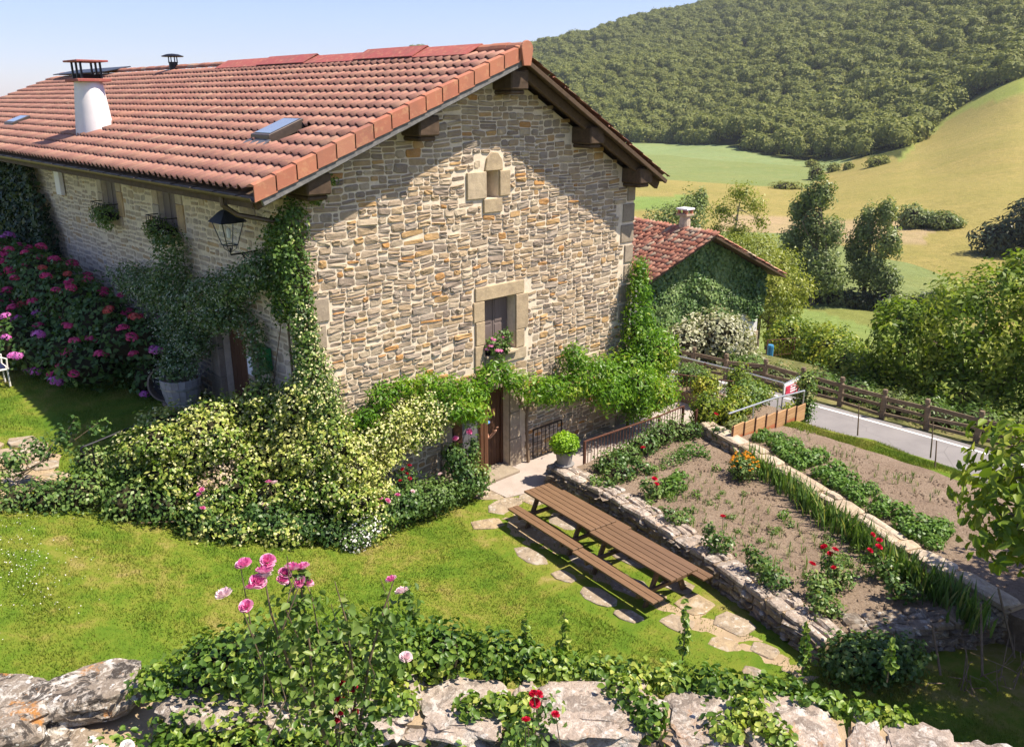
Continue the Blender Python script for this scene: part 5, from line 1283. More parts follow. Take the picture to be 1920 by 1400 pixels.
foliage('foliage', L_h2ivy, P, np.tile(-Hn, (len(P), 1)), .17, .14, r, t, up=.25, jit=.6)
t = thing('variegated_shrub', 'pale cream and green shrub in front of the ivy covered house', 'shrub', h3(-3.2, -1.6, -3))
bl = [(*h3(e, n, z), a, a*.8, b) for e, n, z, a, b in ((-5.6, -1.2, -1.3, 1.5, 1.1), (-4.3, -1.7, -1.05, 1.7, 1.25), (-2.9, -1.4, -1.6, 1.2, 1.1), (-3.7, -2.2, -2.3, 1.5, .9), (-6.3, -1.0, -2.1, 1.2, .9), (-2.4, -1.6, -2.3, .9, .8))]
P, N = blob_pts(bl, 6500, r, .4, .3, 1.2); foliage('foliage', L_varieg, P, N, .20, .11, r, t, cf=.7); core('stems', bl, L_core, t, r, .7)  # core is a dark filler for the shade inside the shrub
m = MB(); c0 = np.array(h3(.75, -.45, -3.15)); m.lathe(tuple(c0), [(.13, 0), (.15, .05), (.16, .66), (.14, .72), (.13, .74)], 10); tag(m.build('water_butt', M_blue, None), 'blue plastic barrel at the corner of the white house wall', 'barrel')
railing('railing', 'small brown railing beside the blue barrel at the neighbour house', [h3(.9, -.1, 0)[:2], h3(2.4, -.5, 0)[:2], h3(3.6, -1.2, 0)[:2]], [-3.2]*3, .9, sp=.16)
t = thing('iron_arch', 'dark rusty arch and slab beside the yellow green hedge', 'garden arch', h3(3.6, -1.0, -3.9))
m = MB(); b0 = np.array(h3(3.6, -1.0, -3.9)); m.tube([b0 + He*(.5*math.cos(q)) + np.array((0, 0, .9+.75*math.sin(q))) for q in np.linspace(-.3, 2.2, 8)], [.03, .05, .07, .08, .08, .07, .05, .03], 6); m.build('arch', M_rust, t)
m = MB(); m.prism([b0 + He*x + np.array((0, 0, z)) for x, z in ((-.9, 0), (.5, 0), (.45, .9), (-.1, .75))], tuple(Hn*.12)); m.build('slab', M_rust, t)

# ------------------------------------------------------------------ trees
def tree(name, label, base, trunk, blobs, mat, n, L, Wd, seed, group=None, bark=None, shell=.5, lump=.3, freq=1.0, six=False, limbs=True, cat='tree', droop=None, cf=.8, k=None):
    r = np.random.default_rng(seed); t = thing(name, label, cat, base, group); segs = []
    for pts, rr in trunk: segs.append((pts, rr))
    if limbs:
        top = np.array(trunk[0][0][-1], float); mid = np.array(trunk[0][0][max(0, len(trunk[0][0])-2)], float); r1 = trunk[0][1][-1]
        for b in blobs:
            c = np.array(b[:3]); s0 = mid + (top-mid)*r.random(); segs.append(([s0, (s0+c)/2 + r.normal(size=3)*.12*np.linalg.norm(c-s0), c], [r1*.8, r1*.5, r1*.2]))
            for _ in range(4):
                e = c + unit(1, r)[0]*np.array(b[3:])*.75; segs.append(([c, (c+e)/2+r.normal(size=3)*.06, e], [r1*.25, r1*.16, r1*.07]))
    stems('trunk', segs, bark or M_bark, t)
    P, N = blob_pts(blobs, n, r, shell, lump, freq)
    foliage('crown', mat, P, N, L, Wd, r, t, six=six, cf=cf, droop=droop)
    return t
tree('walnut_tree', 'big walnut tree with glossy yellow green leaves beyond the timber fence', (27.2, -4.2, -6.5), [([(27.2, -4.2, -7), (27.2, -4.1, -4), (27.3, -4.2, -1.5)], [.35, .28, .2])],
     [(27.2, -3.9, .3, 2.6, 2.6, 2.7), (25.9, -1.6, -.6, 1.7, 1.6, 1.6), (27.8, -5.9, 1.7, 2.4, 2.2, 2.0), (28.2, -7.4, -.6, 2.6, 2.6, 2.6), (25.9, -3.6, -2.0, 1.9, 2.0, 1.4), (25.6, -5.6, -2.6, 1.7, 2.0, 1.2), (26.6, -1.0, .5, 1.2, 1.1, .8), (27.9, -4.9, 2.9, 1.0, 1.0, .8), (25.3, -1.2, -2.2, 1.3, 1.4, .8), (28.6, -8.6, 2.0, 1.8, 1.8, 1.5), (26.0, -7.6, -2.8, 1.6, 1.8, 1.1)],
     L_walnut, 32000, .25, .115, 101, shell=.42, lump=.38, freq=1.3, cf=.9)
near_b = [(x_*1.0-.18, y_+.16, z_-.42, a_r*1.08, b_r*1.12, c_r*1.1) for x_, y_, z_, a_r, b_r, c_r in [(4.3, -12.25, 4.55, 1.15, 1.0, .95), (5.3, -13.2, 4.9, 1.5, 1.3, 1.2), (3.75, -12.0, 4.1, .7, .6, .62), (4.6, -12.9, 3.7, 1.0, .9, .65), (6.6, -13.0, 4.3, 1.5, 1.3, 1.1), (6.2, -14.2, 5.4, 1.8, 1.6, 1.2), (5.0, -13.6, 3.0, 1.0, .9, .6), (7.6, -12.3, 3.6, 1.2, 1.1, .8), (4.6, -14.2, 5.2, 1.3, 1.2, 1.0), (3.9, -13.6, 4.6, .8, .9, .7), (7.4, -14.6, 5.6, 2.0, 1.8, 1.2), (8.6, -13.4, 5.0, 1.8, 1.6, 1.2), (8.8, -15.2, 6.4, 1.8, 1.6, 1.1), (6.6, -15.8, 5.8, 1.6, 1.5, 1.0)]]
tree('fruit_tree', 'dark glossy leaved tree leaning into the frame above the shaded wall corner', (6.4, -14.2, 0), [([(6.6, -14.3, -.1), (6.45, -14.1, 1.5), (6.1, -13.8, 3.2)], [.17, .14, .11])], near_b, L_walnut, 15000, .19, .095, 102, shell=.6, lump=.3, freq=1.2, six=True, droop=.45)
pz = lambda z: -14.6 + (z+14.6)*1.36
tree('poplar', 'tall loose crowned grey green tree by the stream, left of the pair', (84.4, 32.2, -14.5), [([(84.4, 32.2, -15), (84.5, 32.4, -9), (84.8, 32.8, -2)], [.35, .25, .12])],
     [(x_, y_, pz(z_), a*.98, b*.98, c*1.2) for x_, y_, z_, a, b, c in ((84.6, 32.4, -10.8, 2.6, 2.8, 2.2), (84.9, 33.8, -7.6, 1.7, 1.8, 1.8), (85.2, 33.0, -4.9, 1.5, 1.6, 1.7), (84.3, 35.4, -9.0, 1.5, 1.6, 1.6), (84.9, 31.2, -8.0, 1.5, 1.6, 1.6), (85.1, 35.6, -6.3, 1.1, 1.1, 1.3), (84.2, 30.6, -11.6, 1.9, 2.2, 1.5), (85.0, 34.4, -5.4, 1.0, 1.0, 1.2), (84.6, 36.4, -11.6, 1.5, 1.6, 1.4))], L_poplar, 15000, .42, .2, 103, 'loose trees by the stream', shell=.8, lump=.45, freq=1.1, cf=.5)
tree('poplar', 'tall loose crowned grey green tree by the stream, right of the pair', (88.5, 28.0, -14.6), [([(88.5, 28.0, -15), (88.6, 28.1, -10), (88.8, 28.1, -4.5)], [.32, .22, .12])],
     [(x_, y_-.5, pz(z_), a*.98, b*.98, c*1.2) for x_, y_, z_, a, b, c in ((88.6, 28.6, -11.0, 2.0, 2.1, 1.9), (89.0, 29.4, -8.0, 1.5, 1.6, 1.7), (88.9, 26.6, -8.6, 1.5, 1.5, 1.7), (88.8, 30.4, -9.6, 1.2, 1.3, 1.4), (88.9, 27.3, -6.2, 1.2, 1.2, 1.4), (88.2, 26.2, -11.6, 1.6, 1.8, 1.3), (88.9, 29.2, -6.6, 1.0, 1.0, 1.1))], L_poplar, 11000, .42, .2, 104, 'loose trees by the stream', shell=.8, lump=.45, freq=1.1, cf=.5)
tree('birch', 'airy yellow green birch with pale branches rising above the neighbour roof', (54.8, 24.6, -9), [([(54.8, 24.6, -10), (54.9, 24.7, -5), (54.9, 24.9, -1.8), (55.0, 24.7, .8)], [.22, .17, .11, .05])],
     [(55.2, 24.8, 1.5, 1.3, 1.3, 1.0), (54.3, 25.9, .0, 1.2, 1.2, .95), (55.0, 23.3, .7, 1.1, 1.1, .9), (54.8, 24.6, -1.7, 1.5, 1.5, 1.1), (54.4, 26.4, -1.6, .8, .8, .7), (55.1, 22.7, -.6, .7, .7, .7)], L_birch, 3000, .26, .12, 105, bark=M_palebark, shell=.85, lump=.5, freq=1.4, droop=.6, cf=1)
for i, (c, lb) in enumerate(((((43.0, 15.2, -1.4), (2.2, 2.2, 1.7)), 'yellow green leafy tree directly behind the neighbour chimney'), (((44.0, 17.6, -1.6), (1.9, 1.9, 1.5)), 'yellow green leafy tree left of the chimney top'), (((41.7, 13.2, -2.2), (2.1, 2.1, 1.8)), 'yellow green leafy tree above the right roof slope of the ivy house'), (((38.9, 11.9, -3.0), (1.0, 1.0, 1.9)), 'narrow yellow green tree at the lower right corner of the ivy house'), (((39.5, 13.0, -1.6), (1.1, 1.1, 1.1)), 'yellow green leafy tree touching the right eave of the ivy house'))):
    (x, y, z), (a, b, h) = c
    bl = [(x, y, z, a, b, h), (x+.9, y-.9, z-.8, a*.7, b*.7, h*.7), (x-.8, y+1.0, z-.6, a*.7, b*.7, h*.7), (x+.3, y+.2, z+h*.6, a*.55, b*.55, h*.5)]
    tree('willow', lb, (x, y, z-5), [([(x, y, z-6), (x, y, z-2.5), (x, y, z-.5)], [.2, .16, .1])], bl, L_birch, 3000, .24, .10, 110+i, 'yellow green trees behind the neighbour house', shell=.55, lump=.4, freq=1.2, droop=.35, cf=.9)
def shrub(name, label, blobs, mat, n, L, Wd, seed, group=None, cat='shrub', shell=.45, lump=.3, freq=1.3, cor=True, cf=1.0, **kw):
    r = np.random.default_rng(seed); b0 = blobs[0]; t = thing(name, label, cat, (b0[0], b0[1], b0[2]-b0[5]), group)
    P, N = blob_pts(blobs, n, r, shell, lump, freq); foliage('foliage', mat, P, N, L, Wd, r, t, cf=cf, **kw)
    if cor: core('stems', blobs, L_core, t, r, .68)  # dark filler blobs, inner shade put into the colour
    return t
def vzp(x, y): return float(valley_z(np.array([x]), np.array([y]))[0])
x, y = 132.5, 23.5; z = vzp(x, y)
shrub('conifer_clump', 'dark conifers standing at the right edge of the meadow', [(x, y, z+4, 4.5, 4.5, 5), (x+5, y-6, z+5, 5, 5, 6), (x-1.5, y+4.2, z+2.2, 3, 3.5, 3), (x+2, y-2, z+7.5, 3, 3, 3), (x+7, y-11, z+5, 5, 5, 6)], L_conif, 7000, .9, .35, 120, cat='trees', shell=.35, lump=.35, freq=.5, cf=.3)
for (x, y, a, h, lb) in ((148.6, 48.0, 2.3, 3.2, 'rounded dark tree in the meadow left of the low bushes'), (151.3, 45.5, 2.6, 2.1, 'low bush in the meadow just right of the rounded tree'), (150.5, 42.8, 2.6, 2.2, 'low bush in the meadow nearest the conifers')):
    z = vzp(x, y); shrub('meadow_bush', lb, [(x, y, z+h*.6, a, a, h*.75), (x+1, y-1.2, z+h*.45, a*.8, a*.8, h*.55)], L_poplar, 1300, .6, .3, int(x*10) % 997, 'bushes in the meadow', shell=.4, cf=.4)
for i, (x, y, a, h, lb) in enumerate(((234.9, 111.3, 2.6, 3.4, 'taller round bush at the foot of the pale field'), (258.1, 117.8, 2.2, 1.8, 'small bush below the pale field edge, next uphill from the tall one'), (256.2, 112.0, 1.5, 1.4, 'tiny bush on the field boundary between small and large ones'), (249.2, 100.6, 2.8, 2.0, 'dark bush on the field boundary near the wood'), (251.4, 99.0, 1.8, 1.6, 'dark bush on the field boundary touching the wood corner'), (203.8, 103.3, 4.4, 1.3, 'flat dark thicket left on the field boundary'), (282.3, 138.0, 2.4, 1.5, 'lone bush inside the pale green field'))):
    z = vzp(x, y); shrub('field_bush', lb, [(x, y, z+h*.5, a, a, h)], L_forest, 500, .7, .4, 130+i, 'bushes along the field boundary', shell=.35, cf=.3)
for i in range(9):
    q = i/8; x = 86 + 3*q; y = 38 - 20*q; z = vzp(x, y)
    shrub('stream_shrub', 'dark dense shrub in the thicket along the stream', [(x, y, z+.9, 2.0, 2.2, 1.7 if i % 2 else 1.3), (x+1, y-1.2, z+.6, 1.5, 1.6, 1.1)], L_conif if i % 3 else L_poplar, 1300, .42, .22, 140+i, 'shrubs along the stream', shell=.4, cf=.4)
for i, (x, y, z, a, h, lb) in enumerate(((63.6, 38.6, -4.0, 2.6, 2.6, 'dark green tree peeping over the neighbour ridge, larger'), (66.5, 37.5, -3.0, 1.8, 3.0, 'slim mid green tree peeping over the neighbour ridge, right'))):
    tree('round_tree', lb, (x, y, z-6), [([(x, y, z-8), (x, y, z-2)], [.3, .2])], [(x, y, z, a, a, h), (x-2.2, y+2, z-1.2, a*.8, a*.8, h*.6), (x+.5, y-.6, z+h*.7, a*.5, a*.5, h*.4)], L_poplar, 2600, .34, .19, 150+i, 'trees beyond the neighbour roof')
hb = [(31.0, 6.2, -2.7, 1.3, 1.2, 1.0), (29.4, 3.6, -2.5, 1.4, 1.4, 1.45), (28.0, 2.3, -2.4, 1.5, 1.4, 1.5), (26.6, 1.0, -2.4, 1.4, 1.3, 1.35), (25.5, -.3, -2.4, 1.3, 1.2, 1.1)]
for i, b in enumerate(hb):
    shrub('hedge_shrub', ('low yellow shrub beside the white house wall', 'clipped yellow green hedge shrub behind the fence, nearest the iron arch', 'clipped yellow green hedge shrub behind the fence, third from the house', 'clipped yellow green hedge shrub behind the fence, fourth from the house', 'clipped yellow green hedge shrub at the walnut end')[i], [b, (b[0]+.8, b[1]+.5, b[2]+.1, .9, .9, .8)], L_hedge, 4200, .17, .11, 160+i, 'hedge shrubs behind the timber fence', cf=1.1)
for i in range(11):
    x, y = 22.55 + .3*math.sin(i*1.7), 6.5 - i*1.55
    shrub('juniper', 'low spreading grey green juniper behind the timber fence', [(x, y, -1.95, .8, 1.0, .62), (x+.8, y+.5, -2.0, .8, .9, .6)], L_herb if i % 3 else L_poplar, 1500, .16, .06, 180+i, 'low junipers behind the fence', cf=1.2, lump=.4)

# ------------------------------------------------------------------ the wooded hill: crowns scattered over its slope
def crown_source(seed):
    r = np.random.default_rng(seed); bl = [(0, 0, 0, 1, 1, .85)] + [(*(unit(1, r)[0]*np.array([.62, .62, .35])+[0, 0, .18]), .52, .52, .46) for _ in range(7)]
    P, N = blob_pts(bl, 420, r, .22, .25, 1.6); V, F = leaf_mesh(P, N, .21, .17, r, up=.3, jit=.7, fold=.15)
    rn = np.clip(r.normal(.5, .22, len(F)), 0, 1); mb = MB()
    for b in bl:
        n = 6; vs = [(b[0]+b[3]*.86*math.sin(th)*math.cos(ph), b[1]+b[4]*.86*math.sin(th)*math.sin(ph), b[2]+b[5]*.86*math.cos(th)) for th in (.6, 1.3, 2.1) for ph in np.linspace(0, 6.28, n, endpoint=False)] + [(b[0], b[1], b[2]+b[5]*.86)]
        mb.add(vs, [(i*n+k, (i+1)*n+k, (i+1)*n+(k+1) % n, i*n+(k+1) % n) for i in range(2) for k in range(n)] + [(k, (k+1) % n, 3*n) for k in range(n)], .25)
    off = len(V); FF = [tuple(f) for f in F] + [tuple(i+off for i in f) for f in mb.f]
    return np_mesh('beech_crown', np.concatenate([V, np.array(mb.v)]), FF, L_forest, rnd=list(rn)+mb.r)
crowns = [crown_source(200+i) for i in range(5)]
srcs = [bpy.data.objects.new('beech_crown', me) for me in crowns]
r = np.random.default_rng(210); pts = []
gx, gy = np.meshgrid(np.arange(150, 1080, 7.1), np.arange(-80, 1150, 7.1)); xy = np.stack([gx.ravel(), gy.ravel()], 1) + r.uniform(-2.8, 2.8, (gx.size, 2))
rr, aa = polar(xy[:, 0], xy[:, 1]); fe = np.interp(aa, FEAZ, FER)
ok = (aa > 31) & (aa < 80) & (rr > fe + 3) & (rr < np.where(aa < 50, 1150, 1060)) & ~((rr > 760) & (aa > 66.5)) & (r.random(len(rr)) < np.where(rr > 600, .8, 1))
xy = xy[ok]; zz = valley_z(xy[:, 0], xy[:, 1]); rr = rr[ok]; aa = aa[ok]
sc = r.uniform(3.4, 6.2, len(xy)) * (1 + .25*(r.random(len(xy)) > .9)); ht = r.uniform(2.6, 7.2, len(xy)) + 3*snoise(xy, .012, 3, 2)
fe = np.interp(aa, FEAZ, FER)
edge_i = np.where((rr < fe + 11) & (aa > 50) & (aa < 76))[0]; edge_i = edge_i[np.argsort(aa[edge_i])]
ei = set(edge_i[:110].tolist())
for k in sorted(ei):
    o = bpy.data.objects.new('edge_tree', crowns[k % 5]); S.collection.objects.link(o); o.location = (xy[k, 0], xy[k, 1], zz[k]+2.6); o.scale = (sc[k], sc[k], sc[k]*1.05); o.rotation_euler = (0, 0, r.uniform(0, 6.28))
    tag(o, 'dark broadleaf tree in the front row of the wood at the field edge', 'tree', 'front row of trees along the edge of the wood')
keepm = np.array([k not in ei for k in range(len(xy))])
gm = bpy.data.meshes.new('forest'); gm.from_pydata(np.stack([xy[keepm, 0], xy[keepm, 1], zz[keepm]+ht[keepm]], 1).tolist(), [], [])
for nm, val in (('scl', sc[keepm]), ('rot', r.uniform(0, 6.28, keepm.sum()))):
    at = gm.attributes.new(nm, 'FLOAT', 'POINT'); at.data.foreach_set('value', val.astype(np.float32))
at = gm.attributes.new('pick', 'INT', 'POINT'); at.data.foreach_set('value', r.integers(0, 5, keepm.sum()).astype(np.int32))
fo = obj('forest', gm); tag(fo, 'beech wood covering the hillside', kind='stuff')
ng = bpy.data.node_groups.new('scatter crowns', 'GeometryNodeTree'); ng.interface.new_socket('Geometry', in_out='INPUT', socket_type='NodeSocketGeometry'); ng.interface.new_socket('Geometry', in_out='OUTPUT', socket_type='NodeSocketGeometry')
N_ = ng.nodes.new; gi = N_('NodeGroupInput'); go = N_('NodeGroupOutput'); ip = N_('GeometryNodeInstanceOnPoints'); jn = N_('GeometryNodeJoinGeometry')
for s_ in srcs:
    oi = N_('GeometryNodeObjectInfo'); oi.inputs['Object'].default_value = s_; oi.inputs['As Instance'].default_value = True; ng.links.new(oi.outputs['Geometry'], jn.inputs[0])
def named(nm, tp):
    n_ = N_('GeometryNodeInputNamedAttribute'); n_.data_type = tp; n_.inputs['Name'].default_value = nm; return n_.outputs['Attribute']
ng.links.new(gi.outputs[0], ip.inputs['Points']); ng.links.new(jn.outputs[0], ip.inputs['Instance']); ip.inputs['Pick Instance'].default_value = True
ng.links.new(named('pick', 'INT'), ip.inputs['Instance Index']); ng.links.new(named('scl', 'FLOAT'), ip.inputs['Scale'])
cx_ = N_('ShaderNodeCombineXYZ'); ng.links.new(named('rot', 'FLOAT'), cx_.inputs[2]); ng.links.new(cx_.outputs[0], ip.inputs['Rotation']); ng.links.new(ip.outputs[0], go.inputs[0])
md = fo.modifiers.new('scatter', 'NODES'); md.node_group = ng

# ------------------------------------------------------------------ climbers and shrubs round the farmhouse
front = lambda P: ~((P[:, 0] > -.02) & (P[:, 1] > -.04))         # keep leaves outside the house walls
r = np.random.default_rng(300)
def lerp_rows(B, T, cols, rows, rad_, bulge=.25, seed=1):
    g = np.random.default_rng(seed); B = np.array(B, float); T = np.array(T, float); out = []
    s = np.linspace(0, len(B)-1, cols); i = np.clip(s.astype(int), 0, len(B)-2); t = (s-i)[:, None]
    b = B[i]+(B[i+1]-B[i])*t; tt = T[i]+(T[i+1]-T[i])*t
    for j in range(rows):
        u = j/(rows-1); p = b+(tt-b)*u; p[:, 2] += bulge*math.sin(math.pi*u)
        for q in p: k = rad_*g.uniform(.8, 1.2); out.append((*(q+g.normal(size=3)*.10), k, k, k*.85))
    return out
# the big cream flowered jasmine over the step
B1 = [(-2.2, .25, 1.05), (-1.5, -.1, .9), (-.7, -.5, .7), (.0, -.75, .55), (.5, -.8, .45)]
T1 = [(-3.0, 1.65, 2.6), (-2.15, 1.5, 2.95), (-1.2, 1.0, 3.0), (-.55, .25, 3.15), (.1, -.25, 2.6)]
t = thing('jasmine', 'huge cream flowered jasmine mound spilling over the step at the house corner', 'jasmine', (-1, .3, .7))
bl = lerp_rows(B1, T1, 9, 5, .46, .22, 3) + [(-.35, -.05, 3.2, .45, .4, .5), (-.2, -.3, 2.2, .5, .4, .6), (.15, -.5, 1.5, .5, .4, .6)]
P, N = blob_pts(bl, 25000, r, .45, .5, 2.2, front); foliage('foliage', L_jas, P, N, .105, .062, r, t, cf=2.0)
P, N = blob_pts(bl, 6000, r, .15, .5, 2.2, front); P += N*.03; foliage('blossom', L_jasfl, P, N, .062, .045, r, t, up=.4, jit=.9)
core('stems', bl, L_core, t, r, .72)  # solid dark core painting the shade within the mound
# jasmine climbing the foot of the gable
t = thing('jasmine', 'cream flowered jasmine climbing the gable foot left of the open door', 'jasmine', (1.6, -.4, 1.0))
bl = [(x, y, z, a, .34, a*.8) for x, y, z, a in ((.75, -.4, 2.1, .42), (1.25, -.45, 2.2, .42), (1.75, -.5, 2.42, .5), (2.3, -.5, 2.5, .5), (2.8, -.5, 2.3, .42), (3.15, -.5, 2.35, .32), (1.4, -.5, 1.7, .36), (2.0, -.5, 1.95, .4), (2.55, -.5, 1.95, .3), (.9, -.55, 1.4, .36), (.55, -.6, 1.05, .42), (1.1, -.55, .95, .34))]
P, N = blob_pts(bl, 7000, r, .5, .45, 2.4, front); foliage('foliage', L_jas, P, N, .085, .05, r, t, cf=1.8, hi=.06)
P, N = blob_pts(bl, 3600, r, .15, .45, 2.4, front); P += N*.03; foliage('blossom', L_jasfl, P, N, .055, .05, r, t, up=.4)
stems('stem', [([(1.2, -.12, .1), (1.0, -.10, 1.0), (1.3, -.12, 1.8), (2.2, -.1, 2.3), (3.0, -.1, 2.35)], [.03, .025, .02, .015, .01]), ([(.7, -.1, .2), (.6, -.1, 1.2), (.9, -.1, 2.1)], [.02, .018, .01])], M_twig, t)
# corner climber
t = thing('corner_climber', 'leafy climber running up the house corner to the eave', 'climber', (-.2, -.15, 2.4))
pb = path_blobs([(-.20, -.14, 6.95, .30, .20, .3), (-.35, -.08, 6.5, .42, .22, .3), (-.25, -.12, 5.9, .36, .2, .3), (-.22, -.16, 5.2, .30, .2, .3), (-.15, -.2, 4.5, .30, .22, .3), (-.12, -.22, 3.9, .38, .28, .3), (.0, -.28, 3.2, .48, .3, .4), (.12, -.3, 2.6, .45, .3, .35)], .22)
pb2 = path_blobs([(-.3, .35, 6.6, .22, .35, .3), (-.28, .65, 5.8, .2, .35, .35), (-.26, .55, 5.0, .18, .3, .3)], .3)
pb3 = [(.32, -.12, 7.25, .22, .14, .2), (.62, -.12, 7.5, .16, .12, .13)]
bl = list(pb) + list(pb2) + pb3
P, N = blob_pts(bl, 7600, r, .55, .5, 2.6, front); foliage('foliage', L_vine, P, N, .085, .058, r, t, cf=1.4)
P, N = blob_pts([b for b in pb if b[2] < 5.2], 1500, r, .2, .5, 2.6, front); foliage('blossom', L_jasfl, P, N, .045, .045, r, t)
stems('stem', [([(-.10, -.12, 2.2), (-.16, -.10, 4.0), (-.12, -.11, 5.6), (-.22, -.1, 7.1)], [.045, .04, .03, .02]), ([(-.12, .5, 2.5), (-.10, .6, 4.5), (-.1, .4, 6.4)], [.03, .025, .015]), ([(-.2, 1.6, 2.2), (-.1, 1.3, 3.6), (-.08, .8, 4.9)], [.015, .012, .01])], M_twig, t)
# star jasmine on the side wall
t = thing('star_jasmine', 'white flowered star jasmine spread over the shaded side wall above the half barrel', 'jasmine', (-.6, 4.3, 2.8))
bl = [(-.42, y, z, .42, a, b) for y, z, a, b in ((8.3, 4.5, .8, .4), (7.4, 4.45, .8, .5), (6.6, 4.35, .8, .55), (5.8, 4.7, .7, .55), (5.4, 5.2, .5, .5), (5.25, 5.7, .3, .4), (5.0, 4.4, .8, .6), (4.3, 4.5, .7, .55), (3.6, 4.75, .7, .5), (2.9, 4.95, .6, .45), (2.3, 5.2, .55, .4), (1.7, 5.45, .5, .35), (1.1, 5.6, .5, .35), (.7, 5.9, .4, .4), (3.2, 4.35, .6, .35), (2.5, 4.55, .5, .35), (6.1, 3.75, .7, .5), (5.2, 3.6, .7, .5), (4.6, 3.75, .6, .5))] + [(-.75, 4.9, 3.3, .45, .5, .4), (-.95, 4.4, 3.05, .5, .5, .3), (-.6, 4.2, 3.6, .4, .4, .4), (-.9, 5.0, 2.75, .4, .4, .3), (-.3, 1.75, 4.2, .25, .3, .5), (-.28, 1.6, 3.5, .22, .28, .5), (-.25, 1.5, 2.9, .2, .3, .4)]
P, N = blob_pts(bl, 15000, r, .5, .5, 1.8, front); foliage('foliage', L_sidej, P, N, .095, .055, r, t, cf=1.3)
P, N = blob_pts(bl[:24], 4200, r, .12, .5, 1.8, front); P += N*.03; foliage('blossom', L_sidefl, P, N, .062, .030, r, t)
stems('stem', [([(-.5, 4.6, 2.6), (-.25, 4.8, 3.6), (-.2, 5.2, 4.6), (-.15, 5.3, 5.5)], [.03, .025, .02, .01]), ([(-.2, 4.8, 3.6), (-.2, 3.6, 4.7), (-.15, 1.6, 5.3)], [.02, .018, .01])], M_twig, t)
# dark ivy and hydrangea
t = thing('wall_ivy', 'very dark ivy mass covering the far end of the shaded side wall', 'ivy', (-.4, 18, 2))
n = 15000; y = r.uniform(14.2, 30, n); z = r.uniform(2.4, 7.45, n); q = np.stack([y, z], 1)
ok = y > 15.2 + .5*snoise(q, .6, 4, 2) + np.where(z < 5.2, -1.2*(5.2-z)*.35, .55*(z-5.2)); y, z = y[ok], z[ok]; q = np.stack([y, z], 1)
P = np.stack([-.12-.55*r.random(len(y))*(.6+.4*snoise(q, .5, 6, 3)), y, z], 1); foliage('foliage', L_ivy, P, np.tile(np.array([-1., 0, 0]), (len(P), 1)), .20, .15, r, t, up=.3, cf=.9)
t = thing('hydrangea', 'long hydrangea bush with crimson and mauve heads under the side wall', 'hydrangea', (-1.7, 10, 2.0))
bl = []
for i in range(11):
    y = 7.2 + i*1.15; k = 1.0 if 0 < i else .75
    bl += [(-1.15-.04*i, y, 3.15+.12*min(i, 5), .95, .95, 1.0*k), (-1.95-.08*i, y+.2, 2.65, .95, .95, .75*k)]
bl += [(-2.7, 10.6, 2.75, .9, .9, .7), (-3.0, 12.4, 2.8, .9, 1.0, .8), (-2.5, 9.4, 2.55, .7, .7, .5), (-3.3, 14.4, 3.0, 1.0, 1.2, .9), (-.75, 6.6, 3.0, .6, .8, .9), (-1.0, 6.2, 2.4, .6, .7, .5)]
P, N = blob_pts(bl, 17000, r, .42, .28, 1.4, front); foliage('foliage', L_hyd, P, N, .155, .115, r, t, cf=1.1)
core('stems', bl, L_core, t, r, .74)  # dark blobs stand in for shade deep in the bush
hm = [head_mesh('flower_head', mt, r, .15) for mt in (L_hydr, L_hydr, L_hydr, L_hydc, L_hydm)]
P, N = blob_pts(bl, 900, r, .05, .28, 1.4, front); Pk = []
for p, n_ in zip(P, N):
    if n_[2] < .05 and n_[0] > -.3: continue
    if all(np.sum((p-q)**2) > .40**2 for q in Pk): Pk.append(p)
for i, p in enumerate(Pk[:150]):
    k = (4 if r.random() < .55 else 0) if p[0] < -2.4 or p[1] > 15 else int(r.choice([0, 1, 2, 3, 4], p=[.3, .28, .22, .14, .06]))
    o = obj('flower_head', hm[k], t, p + np.array([-.04, 0, .05])); s = r.uniform(.75, 1.25); o.scale = (s, s, s); o.rotation_euler = (r.uniform(-.4, .4), r.uniform(-.4, .4), r.uniform(0, 6))
# wisteria along the gable
t = thing('wisteria', 'bright green wisteria trained along the gable over the house door', 'wisteria', (5.5, -.5, 2.4))
wp = [(.35, -.45, 2.35, .30, .28, .2), (.9, -.5, 2.65, .36, .3, .26), (1.45, -.45, 3.0, .40, .32, .36), (2.0, -.45, 3.05, .36, .34, .3), (2.6, -.5, 2.95, .42, .4, .42), (3.1, -.6, 2.75, .42, .42, .42), (3.6, -.65, 2.6, .36, .4, .36), (4.0, -.6, 2.4, .30, .36, .30), (4.35, -.5, 2.75, .42, .36, .36), (4.75, -.5, 2.85, .40, .36, .34), (5.2, -.55, 2.5, .38, .36, .34), (5.7, -.65, 2.2, .42, .45, .4), (6.3, -.7, 2.0, .45, .5, .42), (6.9, -.7, 1.95, .52, .5, .5), (7.5, -.7, 2.1, .58, .55, .6), (8.1, -.75, 2.0, .62, .6, .66), (8.8, -.75, 1.8, .7, .65, .72), (9.5, -.8, 1.85, .75, .7, .78), (10.2, -.75, 1.95, .72, .7, .75), (10.9, -.5, 1.85, .62, .6, .62), (11.35, -.4, 1.7, .5, .5, .45)]
wp = [(x_, y_*.82, z_, a_, b_*.72, c_*.92) for x_, y_, z_, a_, b_, c_ in wp]
